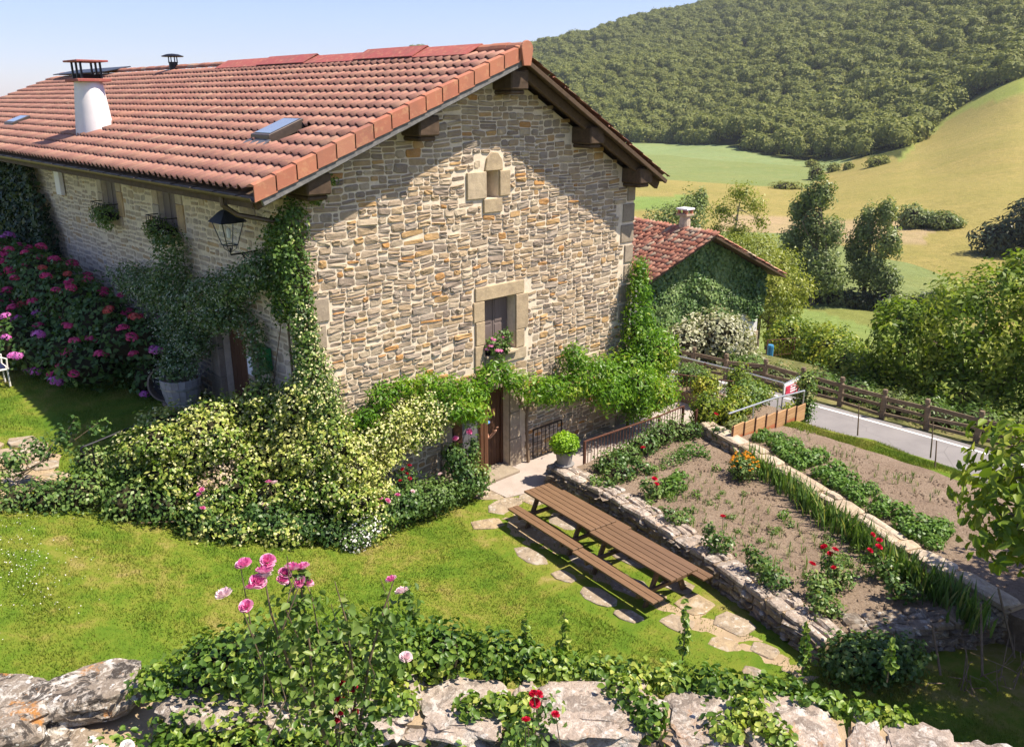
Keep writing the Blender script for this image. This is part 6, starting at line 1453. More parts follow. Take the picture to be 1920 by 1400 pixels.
bl = list(path_blobs(wp, .45)) + [(7.3, -.5, 2.65, .4, .4, .4), (10.6, -.7, 2.2, .65, .55, .65), (9.2, -1.1, 1.6, .7, .6, .6), (8.2, -1.0, 1.6, .6, .5, .5), (9.85, -.55, 2.8, .55, .5, .6), (9.9, -.45, 3.4, .42, .42, .5), (9.95, -.4, 4.0, .34, .36, .5), (10.0, -.35, 4.5, .26, .28, .4), (9.3, -1.0, 1.0, .55, .5, .5), (10.0, -1.05, 1.1, .6, .5, .55), (10.6, -.9, 1.1, .6, .5, .5), (3.7, -.75, 2.15, .34, .36, .3), (3.2, -.75, 2.35, .36, .36, .3)]
P, N = blob_pts(bl, 27000, r, .55, .42, 2.4, front); foliage('foliage', L_wist, P, N, .125, .042, r, t, cf=1.5, droop=.3, hi=.05)
core('dark_core', [b for b in bl if b[3] > .45 and b[0] > 9], L_core, t, r, .5)
stems('stem', [([(6.0, -.14, .05), (5.95, -.12, 1.2), (6.0, -.15, 1.9), (6.5, -.2, 2.0), (8, -.25, 2.0), (10, -.3, 1.9)], [.05, .045, .04, .03, .025, .02]), ([(5.95, -.12, 1.4), (5.4, -.15, 2.3), (4.6, -.2, 2.75), (3, -.2, 2.8), (1.4, -.15, 2.9)], [.03, .028, .025, .02, .015]), ([(9.9, -.25, .0), (9.95, -.2, 2), (10.0, -.2, 4.4)], [.06, .05, .02])], M_twig, t)

# ------------------------------------------------------------------ roses and border plants
RP = [rose_mesh('rose', L_pink, r, .05) for _ in range(3)]; RR_ = [rose_mesh('rose', L_red, r, .05) for _ in range(2)]; RW = [rose_mesh('rose', L_palepink, r, .05) for _ in range(2)]
def put_roses(t, pts, kinds, s):
    for p in pts:
        o = obj('rose', kinds[int(r.integers(len(kinds)))], t, p); q = s*r.uniform(.85, 1.2); o.scale = (q, q, q); o.rotation_euler = (r.uniform(-.5, .7), r.uniform(-.6, .3), r.uniform(0, 6))
def rose_bush(label, blobs, n, L, mat=None, roses=(), kinds=None, s=1.0, name='rose_bush', cat='rose bush', extra=(), shell=.6, six=False, cor=.5, base=None, group=None, stalks=True):
    b0 = blobs[0]; base = base or (b0[0], b0[1], b0[2]-b0[5]); t = thing(name, label, cat, base, group)
    P, N = blob_pts(blobs, n, r, shell, .4, 2.2, front); foliage('foliage', mat or L_rose, P, N, L, L*.68, r, t, six=six, cf=1.6)
    if cor: core('dark_core', blobs, L_core, t, r, cor)
    sg = []
    for b in blobs:
        c = np.array(b[:3]); g0 = np.array(base)+r.normal(size=3)*np.array([.12, .12, 0]); sg.append(([g0, (g0+c)/2+r.normal(size=3)*.06, c+np.array([0, 0, b[5]*.6])], [.012, .009, .005]))
    for p in roses:
        p = np.array(p); sg.append(([p-np.array([r.uniform(-.06, .06), r.uniform(-.06, .06), .32]), p], [.006, .004]))
    if stalks: stems('stem', sg, M_twig, t, 4)
    if len(roses): put_roses(t, roses, kinds or RP, s)
    return t
rose_bush('dark rose bush with two pink blooms standing by the open house door', [(3.35, -.75, .55, .42, .38, .5), (3.2, -.7, 1.1, .36, .32, .4), (3.72, -.8, .5, .34, .3, .4), (3.62, -.75, 1.25, .16, .16, .35), (3.0, -.7, 1.35, .2, .2, .22)], 2300, .09, roses=[(3.05, -.8, 1.72), (3.42, -.85, 1.8)], s=1.35)
rose_bush('low green bush with white edged leaves right of the pink blooms', [(2.45, -.8, .5, .46, .42, .42), (2.05, -.75, .55, .42, .4, .42), (2.8, -.75, .45, .36, .34, .36)], 2700, .075, L_herb, roses=[(2.5, -.9, 1.05)], kinds=RW, s=1.0, name='border_shrub', cat='shrub')
rose_bush('bushy rose with salmon pink flowers at the front edge of the jasmine', [(1.2, -.8, .62, .48, .42, .45), (1.65, -.8, .6, .42, .4, .4), (.8, -.85, .55, .4, .36, .35)], 2600, .085, roses=[(.8, -1.05, 1.08), (.95, -1.1, 1.0), (1.2, -1.1, 1.05), (.7, -1.1, .96), (1.6, -1.1, 1.0)], kinds=RP+RW, s=1.1)
rose_bush('red flowered stems rising against the gable foot', [(1.75, -.5, 1.05, .2, .16, .3), (1.95, -.5, 1.0, .18, .16, .3)], 260, .07, roses=[(1.7, -.6, 1.32), (1.82, -.6, 1.18), (1.88, -.62, 1.05), (1.62, -.62, 1.08), (1.9, -.6, 1.35)], kinds=RR_, s=1.0, name='red_sage', cat='flower', cor=0)
t = rose_bush('low plant covered in tiny white flowers below the jasmine', [(.25, -1.05, .55, .42, .34, .3), (.0, -1.15, .45, .36, .3, .25)], 1300, .07, L_herb, name='white_flowers', cat='flower')
P, N = blob_pts([(.3, -1.08, .6, .36, .32, .28), (.05, -1.2, .45, .3, .25, .22)], 420, r, .12); foliage('blossom', L_white, P+N*.03, N, .045, .045, r, t)
t = rose_bush('sprawling mid green bush at the lower left front of the jasmine', [(-4.6, 2.1, 1.75, .55, .5, .42), (-4.0, 1.9, 1.75, .6, .5, .5), (-3.4, 1.3, 1.6, .6, .5, .5), (-2.9, .9, 1.45, .55, .45, .5), (-2.45, .35, 1.25, .5, .45, .42), (-3.1, 1.7, 2.1, .5, .45, .4), (-3.7, 2.3, 2.2, .4, .4, .35), (-2.0, -.1, 1.05, .4, .36, .32), (-5.1, 2.2, 1.85, .4, .36, .28)], 7800, .085, L_bush, name='border_shrub', cat='shrub', cor=.65)
t = rose_bush('loose rose shoots arching over the flagged path at the far left', [(-4.9, 2.9, 2.35, .3, .3, .3), (-4.45, 2.8, 2.5, .35, .3, .3), (-5.3, 2.6, 2.25, .3, .28, .26), (-4.1, 2.4, 2.75, .16, .16, .3), (-5.6, 3.0, 2.4, .3, .3, .25), (-3.85, 2.35, 2.95, .13, .13, .25), (-3.45, 2.3, 2.85, .2, .18, .16)], 1000, .10, name='rose_shoots', cat='rose bush', cor=0, shell=.9)
rose_bush('rose bush with pale pink blooms in front of the jasmine', [(-1.25, -.35, 1.0, .42, .36, .4), (-.75, -.6, .85, .42, .36, .38), (-1.55, -.2, 1.2, .3, .28, .3), (-.3, -.85, .65, .36, .3, .3)], 3200, .09, roses=[(-1.25, -.25, 1.85), (-1.15, -.3, 1.82), (-1.42, -.35, 1.45), (-1.40, -.38, 1.38)], s=1.25, cor=.55, kinds=RP+RW)
t = rose_bush('dark red single rose and magenta flowers at the left of the jasmine', [(-2.5, .2, 1.5, .26, .24, .26), (-2.35, .15, 1.25, .3, .25, .2)], 420, .09, roses=[(-2.5, .02, 1.62), (-2.44, .1, 1.95), (-2.5, .1, 1.88)], kinds=[RR_[0], RP[0]], s=1.1, cor=0)
t = thing('dead_blossom', 'dry brown flower heads faded on a stem inside the jasmine', 'flower', (-1.9, .6, 1.6))
P, N = blob_pts([(-2.0, .35, 1.95, .42, .22, .18), (-1.65, .5, 2.1, .36, .2, .18)], 520, r, .3, .5, 3); foliage('blossom', L_dry, P, N, .06, .055, r, t)
stems('stem', [([(-1.85, .6, 1.0), (-1.9, .45, 1.6), (-2.0, .35, 2.0)], [.012, .01, .006])], M_twig, t)

# foreground rose bush, standing on the near bank
t = thing('rose_bush', 'tall foreground rose bush with clustered pink blooms on bare woody canes', 'rose bush', (-6.0, -10.2, 2.8))
fb = [(-6.06, -10.38, 6.02, .20, .17, .15), (-6.0, -10.36, 5.78, .24, .2, .2), (-6.1, -10.36, 5.52, .26, .22, .2), (-5.72, -10.42, 5.72, .18, .16, .2), (-5.48, -10.5, 5.72, .14, .13, .20), (-5.5, -10.5, 5.45, .2, .18, .2), (-5.78, -10.4, 5.35, .26, .22, .22), (-6.28, -10.3, 5.82, .14, .14, .18), (-6.32, -10.3, 5.55, .15, .14, .18), (-5.95, -10.36, 5.15, .3, .26, .22), (-5.35, -10.56, 5.82, .10, .1, .12), (-5.62, -10.46, 5.05, .24, .2, .2), (-6.0, -10.36, 6.2, .10, .10, .06)]
P, N = blob_pts(fb, 1050, r, .9, .35, 3); foliage('foliage', L_rosefg, P, N, .064, .045, r, t, six=True, cf=2.5)
cane = [([(-5.9, -10.35, 2.9), (-5.86, -10.38, 4.6), (-5.98, -10.36, 5.2), (-6.12, -10.34, 5.6), (-6.2, -10.33, 6.0), (-6.22, -10.33, 6.25)], [.018, .017, .014, .010, .007, .004]), ([(-5.98, -10.36, 5.2), (-5.99, -10.38, 5.7), (-6.03, -10.4, 6.25)], [.011, .008, .004]), ([(-5.75, -10.4, 3.0), (-5.72, -10.42, 4.8), (-5.62, -10.46, 5.4), (-5.5, -10.5, 5.8), (-5.42, -10.52, 6.0)], [.015, .013, .010, .007, .004]),
        ([(-5.8, -10.4, 4.7), (-5.7, -10.42, 5.2), (-5.74, -10.42, 5.8), (-5.80, -10.42, 6.1)], [.010, .008, .006, .003]), ([(-6.12, -10.34, 5.6), (-6.32, -10.3, 5.9), (-6.34, -10.28, 6.38)], [.007, .005, .003]), ([(-5.9, -10.35, 5.0), (-6.2, -10.3, 5.3), (-6.4, -10.38, 6.15)], [.008, .006, .003])]
for _ in range(16):
    b = fb[int(r.integers(len(fb)))]; p = np.array(b[:3])+r.normal(size=3)*.08; cane.append(([p+np.array([r.normal()*.05, r.normal()*.05, -.25]), p, p+np.array([r.normal()*.06, r.normal()*.06, .16])], [.005, .004, .002]))
stems('stem', cane, M_twig, t, 5)
fr_p = [(-6.25, -10.30, 6.24), (-6.20, -10.29, 6.29), (-6.16, -10.27, 6.33), (-6.09, -10.34, 6.25), (-6.05, -10.36, 6.28), (-5.99, -10.38, 6.27), (-6.04, -10.42, 6.20), (-6.12, -10.36, 6.22), (-6.32, -10.28, 6.38), (-5.98, -10.40, 6.16), (-6.38, -10.39, 6.17), (-5.43, -10.50, 6.00), (-6.29, -10.3, 6.22)]
put_roses(t, fr_p, RP, .9); put_roses(t, [(-6.50, -10.38, 6.30), (-5.40, -10.57, 5.93), (-5.48, -10.70, 5.53), (-6.20, -10.28, 6.25)], RW, .85)
rose_bush('small crimson rose at the foot of the tall foreground bush', [(-5.78, -10.5, 4.85, .2, .18, .25), (-5.9, -10.55, 4.6, .22, .2, .2)], 300, .06, roses=[(-5.76, -10.34, 5.26), (-5.80, -10.38, 5.18), (-5.83, -10.42, 5.12), (-5.74, -10.45, 5.08), (-5.68, -10.35, 5.2), (-5.88, -10.42, 5.08)], kinds=RR_, s=.72, cor=0, base=(-5.8, -10.5, 2.8), shell=.9, six=True)
rose_bush('crimson and magenta rose spray hanging over the ivy clad wall', [(-4.6, -10.95, 4.5, .2, .2, .2), (-4.35, -10.85, 4.55, .22, .2, .18)], 160, .06, roses=[(-4.66, -10.99, 4.74), (-4.46, -10.86, 4.78), (-4.38, -10.84, 4.72), (-4.42, -10.84, 4.66), (-4.36, -11.0, 4.62)], kinds=RR_+[RP[0]], s=.75, cor=0, base=(-4.5, -11.0, 2.8), shell=.95, six=True)

# ivy over the foreground wall
t = thing('ivy', 'thick ivy with lit heart shaped leaves spilling over the foreground wall', 'ivy', (-4.5, -9.5, 3.2))
ib = list(path_blobs([(-6.15, -7.75, 4.0, .22, .22, .14), (-5.75, -8.0, 4.12, .34, .34, .26), (-5.35, -8.35, 4.2, .42, .40, .32), (-4.95, -8.8, 4.18, .40, .38, .32), (-4.5, -9.05, 4.2, .36, .34, .34), (-4.1, -9.3, 4.12, .32, .3, .3), (-3.75, -9.6, 4.05, .26, .26, .24), (-3.35, -10.1, 4.0, .2, .22, .16), (-2.95, -10.6, 3.98, .2, .22, .14), (-2.5, -11.15, 3.98, .2, .22, .14), (-2.1, -11.8, 3.98, .16, .2, .12), (-1.7, -12.5, 3.95, .14, .16, .1)], .25))
ib += list(path_blobs([(-6.2, -8.25, 3.7, .24, .24, .3), (-5.85, -8.7, 3.55, .34, .34, .5), (-5.5, -9.15, 3.5, .36, .36, .55), (-5.15, -9.55, 3.4, .32, .32, .5)], .25))
ib += list(path_blobs([(-4.85, -9.9, 3.5, .22, .22, .40), (-4.4, -10.4, 3.5, .2, .2, .38), (-3.9, -10.9, 3.45, .2, .2, .38), (-3.4, -11.45, 3.45, .2, .2, .38), (-2.95, -12.0, 3.5, .22, .22, .38), (-2.5, -12.75, 3.45, .2, .2, .34)], .25))
ib += list(path_blobs([(-4.3, -9.95, 4.02, .16, .14, .1), (-4.0, -10.25, 4.05, .14, .12, .10), (-4.25, -10.5, 3.9, .14, .14, .14)], .15)) + list(path_blobs([(-3.2, -10.7, 4.05, .16, .14, .1), (-3.3, -11.1, 4.06, .14, .12, .1)], .15)) + list(path_blobs([(-2.6, -11.6, 4.05, .16, .14, .1), (-2.75, -12.0, 4.05, .14, .12, .1)], .15))
ib += [(-4.75, -9.45, 4.0, .22, .2, .18), (-3.3, -11.1, 3.98, .18, .16, .12), (-2.9, -11.6, 3.98, .22, .2, .14), (-4.05, -10.2, 4.0, .10, .10, .08)]
P, N = blob_pts(ib, 18000, r, .5, .45, 2.6); foliage('foliage', L_fgivy, P, N, .068, .056, r, t, six=True, cf=2.2)
core('dark_core', [b for b in ib if b[3] > .3], L_core, t, r, .62)
for i, (x, y, h) in enumerate(((-3.45, -9.75, .42), (-3.15, -9.95, .40), (-2.35, -10.75, .5), (-1.65, -11.6, .34), (-1.2, -12.2, .3), (-4.15, -8.95, .5))):
    sh = thing('ivy_shoot', ('upright leafy shoot rising from the ivy, second from the rose bush', 'upright leafy shoot rising from the ivy, third from the rose bush', 'tall upright leafy shoot alone against the lawn', 'short leafy shoot near the right end of the ivy', 'last small leafy shoot before the shaded corner', 'bushy upright shoot just right of the rose bush')[i], 'shoot', (x, y, 4.0), 'upright shoots along the ivy wall')
    bl = [(x+.02*math.sin(k), y, 4.05+h*k/5, .07*(1-k/8), .07*(1-k/8), .07) for k in range(6)]; P, N = blob_pts(bl, 70, r, .9); foliage('foliage', L_fgivy, P, N, .075, .042, r, sh, six=True)
    stems('stem', [([(x, y, 3.9), (x, y, 4.05+h)], [.008, .003])], M_twig, sh, 4)
rose_bush('small yellow green shrub with a white bloom below the boulder wall', [(-6.75, -8.55, 4.0, .30, .26, .3), (-6.45, -8.75, 3.85, .3, .26, .3), (-6.95, -8.6, 3.7, .24, .22, .25)], 700, .06, L_fgivy, roses=[(-6.86, -8.62, 4.28), (-6.7, -8.68, 4.25)], kinds=[rose_mesh('rose', L_white, r, .05)], s=.95, name='wall_shrub', cat='shrub', cor=0, base=(-6.7, -8.7, 2.8), six=True)

# ------------------------------------------------------------------ vegetable garden
def blade_clump(name, c, n, h, w, spread, r, mat, lean=.35):
    V = []; F = []; rn = []
    for _ in range(n):
        a = r.uniform(0, 6.28); b = np.array([c[0]+r.normal()*spread, c[1]+r.normal()*spread, c[2]]); d = np.array([math.cos(a), math.sin(a), 0]); s = np.array([-d[1], d[0], 0])*w*r.uniform(.6, 1.2); hh = h*r.uniform(.55, 1.15); l = lean*hh*r.uniform(.2, 1.3)
        k = len(V); m1 = b + d*l*.35 + np.array([0, 0, hh*.55]); tp = b + d*l + np.array([0, 0, hh*r.uniform(.85, 1)])
        V += [b-s*.6, b+s*.6, m1+s, m1-s, tp]; F += [(k, k+1, k+2, k+3), (k+3, k+2, k+4)]; rn += [r.random()]*2
    return np_mesh(name, V, F, mat, rnd=rn)
ir = np.array([(9.2, -4.55), (8.95, -5.15), (8.75, -5.55), (8.55, -6.0), (8.3, -6.4), (8.05, -6.85), (7.85, -7.25), (7.65, -7.65), (7.45, -8.05), (7.3, -8.4), (7.12, -8.75), (6.98, -9.1), (6.82, -9.45), (6.65, -9.8), (6.5, -10.15), (6.35, -10.5), (6.2, -10.8)])
im = [blade_clump('iris_clump', (0, 0, 0), 34, .60, .022, .13, r, L_iris) for _ in range(4)]
for i, (x, y) in enumerate(ir):
    for k in range(2 if i else 1):
        o = obj('iris_clump', im[int(r.integers(4))], None, (x+r.normal()*.06-.12*k, y+r.normal()*.06-.2*k, .43)); s = r.uniform(.8, 1.15); o.scale = (s, s, s); o.rotation_euler = (0, 0, r.uniform(0, 6))
        tag(o, 'clump of sword shaped iris leaves in the row below the kerb wall', 'iris', 'iris clumps along the kerb wall')
pm = []
for _ in range(4):
    P, N = blob_pts([(0, 0, .16, .26, .26, .2), (.10, .08, .13, .2, .2, .16), (-.10, -.05, .13, .2, .2, .16)], 300, r, .6, .4, 3); V, F = leaf_mesh(P, N, .10, .068, r); pm.append(np_mesh('potato_plant', V, F, L_potato, rnd=clump_rnd(P, r, 3)))
pp = [(10.45, -4.15), (10.85, -4.45), (10.35, -4.6), (10.1, -4.95), (10.65, -5.0), (10.25, -5.4), (9.75, -5.3), (9.95, -5.75), (9.5, -5.75), (10.35, -5.85), (9.45, -6.35), (9.85, -6.5), (9.2, -6.75), (9.65, -6.95), (9.05, -7.3), (9.35, -7.55), (8.75, -7.6), (9.0, -8.0), (8.55, -8.15), (8.8, -8.5), (8.3, -8.7), (8.55, -9.0), (8.1, -9.1), (8.35, -9.4), (7.95, -9.5), (10.9, -4.05), (9.15, -7.0), (8.65, -9.35)]
for x, y in pp:
    o = obj('potato_plant', pm[int(r.integers(4))], None, (x, y, float(bed_hi_z(x, y)))); s = r.uniform(.62, .98); o.scale = (s, s, s); o.rotation_euler = (0, 0, r.uniform(0, 6)); tag(o, 'leafy bright green potato plant in the rows above the kerb wall', 'potato plant', 'potato plants in the upper bed')
om = [blade_clump('onion_sprout', (0, 0, 0), 6, .20, .007, .015, r, L_iris, .5) for _ in range(3)]
cnt = 0
for i in range(13):
    for j in range(14):
        q = (i+.5)/13; a0 = np.array((5.6, -3.4)); a1 = np.array((4.6, -8.6)); b0 = np.array((8.0, -4.2)); b1 = np.array((6.5, -9.2)); u = (j+.5)/14
        p = (a0+(a1-a0)*u)*(1-q) + (b0+(b1-b0)*u)*q + r.normal(size=2)*.07
        if r.random() < .15 or (q < .12) : continue
        o = obj('onion_sprout', om[int(r.integers(3))], None, (*p, .43)); s = r.uniform(.7, 1.3); o.scale = (s, s, s); o.rotation_euler = (0, 0, r.uniform(0, 6)); tag(o, 'thin onion sprout in the sparse rows of the lower bed', 'onion', 'onion sprouts in the lower bed')
for i in range(60):
    u = r.random(); k = int(r.integers(3)); p = np.array((11.2, -4.6))*(1-u) + np.array((9.4, -11.0))*u + np.array([.55*k, .1*k]) + r.normal(size=2)*.06
    o = obj('onion_sprout', om[int(r.integers(3))], None, (*p, float(bed_hi_z(*p)))); o.rotation_euler = (0, 0, r.uniform(0, 6)); tag(o, 'thin pale sprout in the bare part of the upper bed', 'onion', 'sprouts in the upper bed')
bushes = [((6.45, -2.5), .42, .5, 'leafy shrub in front of the railing, nearest the pot', L_rose, .085), ((7.1, -2.45), .42, .45, 'leafy shrub in front of the railing, second from the pot', L_herb, .08), ((7.8, -2.4), .42, .5, 'leafy shrub in front of the railing, third from the pot', L_rose, .085), ((8.5, -2.35), .45, .65, 'tall leafy shrub in front of the railing, before the steps', L_herb, .075), ((9.15, -2.35), .45, .65, 'feathery green shrub beside the steps at the bed end', L_herb, .06), ((9.55, -2.6), .35, .4, 'small green shrub tucked against the kerb wall end', L_rose, .08),
          ((6.1, -3.0), .36, .4, 'low plant on the wall edge just past the pot', L_rose, .08), ((8.6, -3.3), .4, .28, 'low pale green plants in the bed before the marigolds', L_potato, .08), ((7.9, -3.3), .36, .24, 'patch of low seedlings in the bed by the railing', L_herb, .06), ((6.6, -4.2), .34, .3, 'squash like plant in the middle of the lower bed', L_potato, .10), ((7.3, -3.9), .2, .16, 'single small cabbage in the lower bed', L_potato, .09)]
for (x, y), a, h, lb, mt, L in bushes:
    rose_bush(lb, [(x, y, .45+h*.5, a, a*.85, h*.6), (x+a*.5, y-a*.25, .45+h*.4, a*.6, a*.6, h*.5), (x-a*.5, y+.05, .45+h*.35, a*.6, a*.55, h*.45)], int(1500*a*(h+.3)), L, mt, name='garden_shrub' if h > .35 else 'garden_plant', cat='shrub' if h > .35 else 'plant', base=(x, y, .45), cor=0 if h < .35 else .5, stalks=h > .35)
t = rose_bush('marigold bush dotted with orange flowers beside the kerb wall', [(8.35, -5.0, .72, .36, .34, .28), (8.55, -4.8, .7, .3, .28, .26)], 1300, .06, L_herb, name='marigold', cat='flower', base=(8.4, -4.9, .45))
P, N = blob_pts([(8.35, -5.0, .78, .34, .32, .27), (8.6, -4.8, .76, .28, .28, .25)], 60, r, .1, up_only=True); hm2 = head_mesh('flower_head', L_orange, r, .032)
for p in P: obj('flower_head', hm2, t, p)
rb = [((5.98, -4.1), .5, [(5.97, -4.2, .95), (5.92, -4.3, .88), (6.02, -4.25, .8)], 'red rose bush growing by the wall behind the first picnic table'), ((4.95, -6.5), .75, [(4.98, -6.6, 1.28)], 'single red rose on a tall stem by the wall behind the second table'), ((4.85, -7.5), .7, [], 'flowerless rose stem by the wall end'), ((4.6, -7.95), .6, [], 'second flowerless rose plant by the wall end'), ((5.5, -8.7), .75, [(5.35, -8.5, 1.25), (5.5, -8.65, 1.2), (5.42, -8.6, 1.12), (5.3, -8.75, .95)], 'rose plant with four scarlet blooms near the shaded wall'), ((4.95, -8.7), .6, [(4.98, -8.5, 1.05)], 'rose plant with one scarlet bloom near the wall corner'),
      ((6.4, -9.2), .7, [(6.35, -8.95, 1.3), (6.42, -9.05, 1.2), (6.32, -9.1, 1.12), (6.2, -9.0, 1.05)], 'rose plant with deep red blooms in front of the iris row'), ((4.5, -9.0), .5, [], 'leafy rose without bloom filling the wall corner'), ((5.95, -9.7), .55, [], 'dark leafy rose in the shade of the tree'), ((5.4, -5.2), .4, [], 'sprawling low rose along the wall top'), ((5.6, -2.9+.0), .3, [], 'small rose sprig on the wall top near the pot'), ((6.9, -3.1), .45, [(7.0, -3.05, 1.05)], 'rose stem with one small red bloom near the railing'), ((10.0, -3.3), .5, [(9.75, -3.25, 1.25)], 'red rose at the end of the kerb wall')]
for (x, y), h, ro, lb in rb:
    bl = [(x, y, .45+h*.35, .26, .24, h*.35), (x+.12, y-.14, .45+h*.25, .24, .22, h*.25), (x-.08, y+.12, .45+h*.6, .14, .14, h*.3)]
    rose_bush(lb, bl, int(420*h)+120, .085, roses=ro, kinds=RR_, s=1.15, base=(x, y, .45), cor=0, shell=.9)
for i, (x, y, a, h, mt, lb) in enumerate(((10.7, -2.3, .45, .9, L_hedge, 'climbing vine on the far railing flight'), (11.3, -2.6, .5, .7, L_hedge, 'yellow green shrub behind the board fence, nearest the steps'), (12.0, -2.5, .55, .8, L_hedge, 'yellow green shrub behind the board fence, middle'), (12.8, -2.3, .55, .75, L_herb, 'mid green shrub behind the board fence, toward the sign'), (13.6, -2.2, .5, .6, L_hedge, 'yellow green shrub just in front of the sign'), (12.9, -.8, .5, .6, L_hedge, 'vine leaves hanging on the outer terrace railing'), (13.6, .2, .6, .6, L_herb, 'tall grass and weeds at the outer terrace edge'), (14.6, -.9, .5, 1.1, L_hedge, 'vine shoot climbing above the planted bank'), (11.0, -3.2, .4, .35, L_poplar, 'grey lavender tuft overhanging the tan boards'), (14.55, -3.2, .35, 1.0, L_vine, 'leafy column of ivy at the end of the board fence'), (15.6, -2.3, .5, .7, L_hedge, 'white flowered shrub behind the sign'))):
    z = max(.38 - 2.3*float(sstep(13.2, 17.6, np.array([x]))[0]), -2); bl = [(x, y, z+h*.5, a, a*.9, h*.6), (x+a*.6, y+a*.3, z+h*.35, a*.7, a*.7, h*.45), (x-a*.4, y-a*.2, z+h*.6, a*.5, a*.5, h*.4)]
    if i in (9,): bl = [(x, y, z+.1+.35*k, .32, .32, .3) for k in range(4)]
    shrub('bank_shrub', lb, bl, mt, 1700, .09, .06, 400+i, 'shrubs on the planted bank', shell=.6, lump=.45, freq=2.2, cf=1.6)
wm = []
for k in range(5):
    P, N = blob_pts([(0, 0, .06, .15, .15, .09), (.08, .06, .05, .1, .1, .07)], 60, r, .8, .4, 3); V, F = leaf_mesh(P, N, .07, .045, r); wm.append(np_mesh('weed', V, F, (L_herb, L_potato, L_rose)[k % 3], rnd=clump_rnd(P, r, 3)))
for i in range(85):
    u, q = r.random(), r.random()**.9; a0 = np.array((5.65, -3.0)); a1 = np.array((4.6, -8.9)); b0 = np.array((9.4, -3.6)); b1 = np.array((6.6, -9.6))
    p = (a0+(a1-a0)*u)*(1-q) + (b0+(b1-b0)*u)*q
    if snoise(p[None], .55, 12, 2)[0] < -.25: continue
    o = obj('weed', wm[int(r.integers(5))], None, (*p, .44)); s = r.uniform(.4, 1.0); o.scale = (s, s, s*r.uniform(.8, 1.6)); o.rotation_euler = (0, 0, r.uniform(0, 6)); tag(o, 'small leafy weed or seedling on the bare soil of the lower bed', 'weed', 'weeds in the lower bed')
cl = MB()
for i in range(2600):
    if i % 2: u, q = r.random(), r.random(); p = (np.array((5.5, -2.2))*(1-u)+np.array((4.4, -9.2))*u)*(1-q) + (np.array((9.8, -2.6))*(1-u)+np.array((7.1, -10.3))*u)*q; z = .435
    else: u, q = r.random(), r.random(); p = (np.array((10.1, -4))*(1-u)+np.array((7.2, -11))*u)*(1-q) + (np.array((12.7, -4))*(1-u)+np.array((11.4, -11))*u)*q; z = float(bed_hi_z(*p))
    a = r.uniform(.012, .045); d = unit(5, r)*a*np.array([1, 1, .6]); d[4] = (0, 0, a*.7); d[:4, 2] = -.01
    an = np.linspace(0, 6.28, 5)[:4]+r.uniform(0, 1); d[:4, :2] = np.stack([np.cos(an), np.sin(an)], 1)*a*r.uniform(.7, 1.3, (4, 1))
    cl.add([(*p, z)+q_ if 0 else (p[0]+q_[0], p[1]+q_[1], z+q_[2]) for q_ in d], [(0, 1, 4), (1, 2, 4), (2, 3, 4), (3, 0, 4)], r.random())
tag(cl.build('clods', M_soil), 'clods of dry earth over the beds', kind='stuff')
# shaded corner: evergreen clump and pruned branches
rose_bush('evergreen clump with pale leaves at the wall corner in the shade', [(3.75, -9.85, .35, .48, .42, .45), (4.15, -10.2, .35, .5, .44, .45), (4.5, -10.45, .3, .4, .36, .35)], 2600, .10, L_rose, name='laurel', cat='shrub', base=(3.9, -10, 0), cor=.5)
t = thing('dead_branches', 'heap of pruned bare branches leaning on the shaded wall', 'branches', (5.6, -11.2, 0)); sg = []
for i in range(46):
    x = 4.6 + r.random()*2.6; y = -10.5 - (x-4.4)*.62 + r.uniform(-.5, 0); p0 = np.array((x, y-.25, .05)); d = np.array((r.uniform(-.9, .9), r.uniform(-.5, .4), r.uniform(.1, .6))); sg.append(([p0, p0+d*.5+r.normal(size=3)*.06+[0, 0, .12], p0+d*r.uniform(.8, 1.3)+r.normal(size=3)*.08], [.011, .008, .003]))
for a, b in (((4.75, -10.95, .15), (5.1, -10.6, .75)), ((5.3, -11.4, .1), (6.0, -11.0, .95)), ((6.2, -11.6, .1), (6.45, -11.1, 1.1))): sg.append(([a, b], [.022, .018]))
stems('branch', sg, M_twig, t)

# ------------------------------------------------------------------ grass on the lawn
r = np.random.default_rng(500)
def in_poly(p, poly):
    P = np.array(poly, float); ins = np.zeros(len(p), bool)
    for i in range(len(P)):
        a, b = P[i], P[(i+1) % len(P)]; cr = ((a[1] > p[:, 1]) != (b[1] > p[:, 1])); xi = (b[0]-a[0])*(p[:, 1]-a[1])/((b[1]-a[1]) or 1e-9)+a[0]; ins ^= cr & (p[:, 0] < xi)
    return ins
def grass(name, poly, zf, n, h, label, avoid=None, thin=0.0):
    P = np.array(poly, float); lo, hi = P.min(0), P.max(0); p = r.uniform(lo, hi, (n*3, 2)); p = p[in_poly(p, poly)]
    if avoid is not None: p = p[~avoid(p)]
    if thin: p = p[snoise(p, 1.1, 9, 3) > r.normal(thin, .35, len(p))]
    p = p[:n]; k = len(p); z = zf(p[:, 0], p[:, 1]); a = r.uniform(0, 6.28, k); hh = h*r.uniform(.5, 1.35, k)*(1+.5*snoise(p, 1.5, 3, 2)); w = r.uniform(.006, .011, k); ln = hh*r.uniform(.2, 1.0, k); b = r.uniform(0, 6.28, k)
    V = np.stack([np.stack([p[:, 0]-np.cos(a)*w, p[:, 1]-np.sin(a)*w, z-.01], 1), np.stack([p[:, 0]+np.cos(a)*w, p[:, 1]+np.sin(a)*w, z-.01], 1), np.stack([p[:, 0]+np.cos(b)*ln, p[:, 1]+np.sin(b)*ln, z+hh], 1)], 1).reshape(-1, 3)
    o = obj(name, np_mesh(name, V, np.arange(k*3).reshape(k, 3), M_blade, rnd=r.random(k))); tag(o, label, kind='stuff')
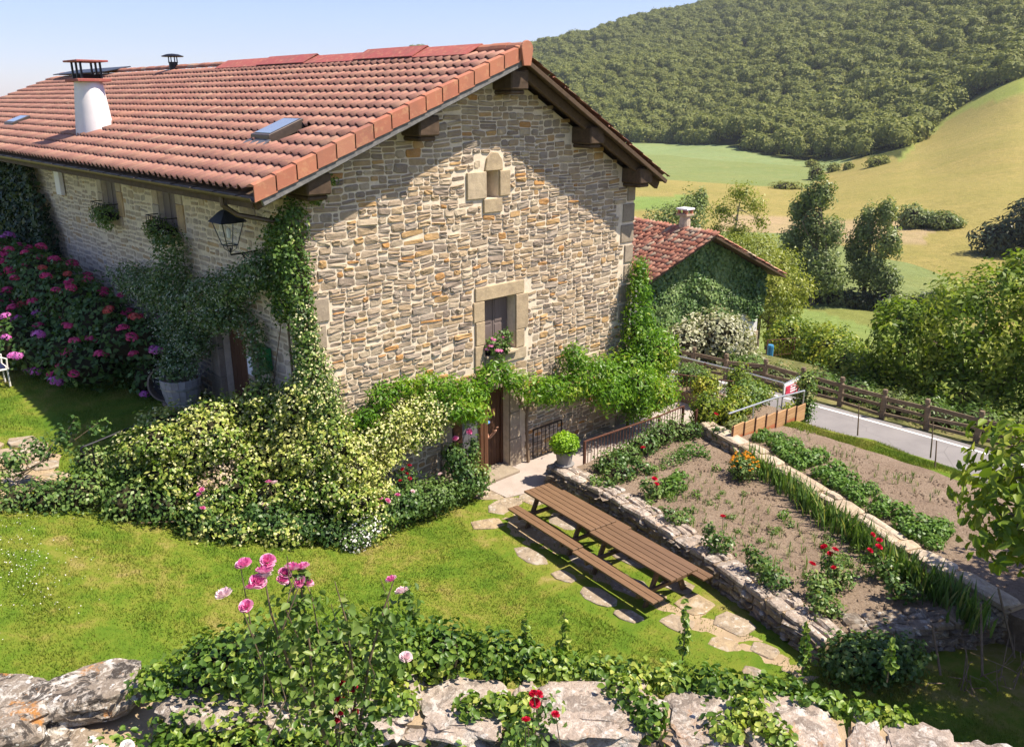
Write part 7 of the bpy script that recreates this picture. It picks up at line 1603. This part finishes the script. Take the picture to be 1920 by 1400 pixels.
path_poly = [(2.35, -9.3), (3.7, -9.4), (4.7, -6.1), (5.4, -1.3), (5.6, -.1), (3.4, -.05), (2.5, -1.8), (2.0, -5)]
fl_rects = np.array([(c.location.x, c.location.y) for c in pth.children]); fl_size = np.array([max(c.dimensions.x, c.dimensions.y)*.42 for c in pth.children]) if 0 else np.array([.36]*len(pth.children))
def on_flags(p):
    d = np.full(len(p), 9.)
    for (x, y), s in zip(fl_rects, fl_size): d = np.minimum(d, np.hypot(p[:, 0]-x, p[:, 1]-y)/s)
    return (d < 1) | (in_poly(p, path_poly) & (r.random(len(p)) < .72))
grass('grass', [(-9, -5.5), (-6, -7.4), (-1.3, -13), (5.5, -14.5), (5.2, -10.9), (3.6, -9.6), (4.6, -6), (5.2, -1.4), (3.6, -.2), (-3.5, 1.4), (-6.5, 2.6), (-9, 2)], lawn_h, 210000, .042, 'short blades of lawn grass', on_flags)
grass('grass', [(-7.5, 4.5), (-.3, 2.2), (-.3, 7), (-3.3, 12), (-5, 15), (-9, 14)], lawn_h, 60000, .045, 'grass blades of the upper lawn')
grass('grass', strip, strip_z, 26000, .06, 'longer grass of the verge strip')
grass('grass', near[:8] + [(-3, -15), (-9, -12), (-12, -6)], lambda x, y: 2.78+0*x, 26000, .13, 'rough grass on the near bank')
# clover leaves and daisies at the left of the lawn
p = np.stack([r.normal(-5.6, .5, 260), r.normal(.2, .9, 260)], 1); P = np.stack([p[:, 0], p[:, 1], lawn_h(p[:, 0], p[:, 1])+.045], 1)
tag(foliage('clover_flowers', L_white, P, np.tile(np.array([0, 0, 1.]), (len(P), 1)), .022, .022, r), 'tiny white clover flowers scattered in the lawn', kind='stuff')

# ------------------------------------------------------------------ thin summer haze over the valley
hz = bpy.data.materials.new('haze'); hz.use_nodes = True; hn = hz.node_tree; hn.nodes.remove(hn.nodes['Principled BSDF'])
pv = hn.nodes.new('ShaderNodeVolumePrincipled'); pv.inputs['Color'].default_value = (.80, .86, .95, 1); pv.inputs['Density'].default_value = .00014; pv.inputs['Anisotropy'].default_value = .25
hn.links.new(pv.outputs[0], hn.nodes['Material Output'].inputs['Volume'])
m = MB(); m.box((-3200, -3200, -16), (3200, 3200, 235)); tag(m.build('haze', hz), 'thin pale summer haze filling the valley', kind='stuff')
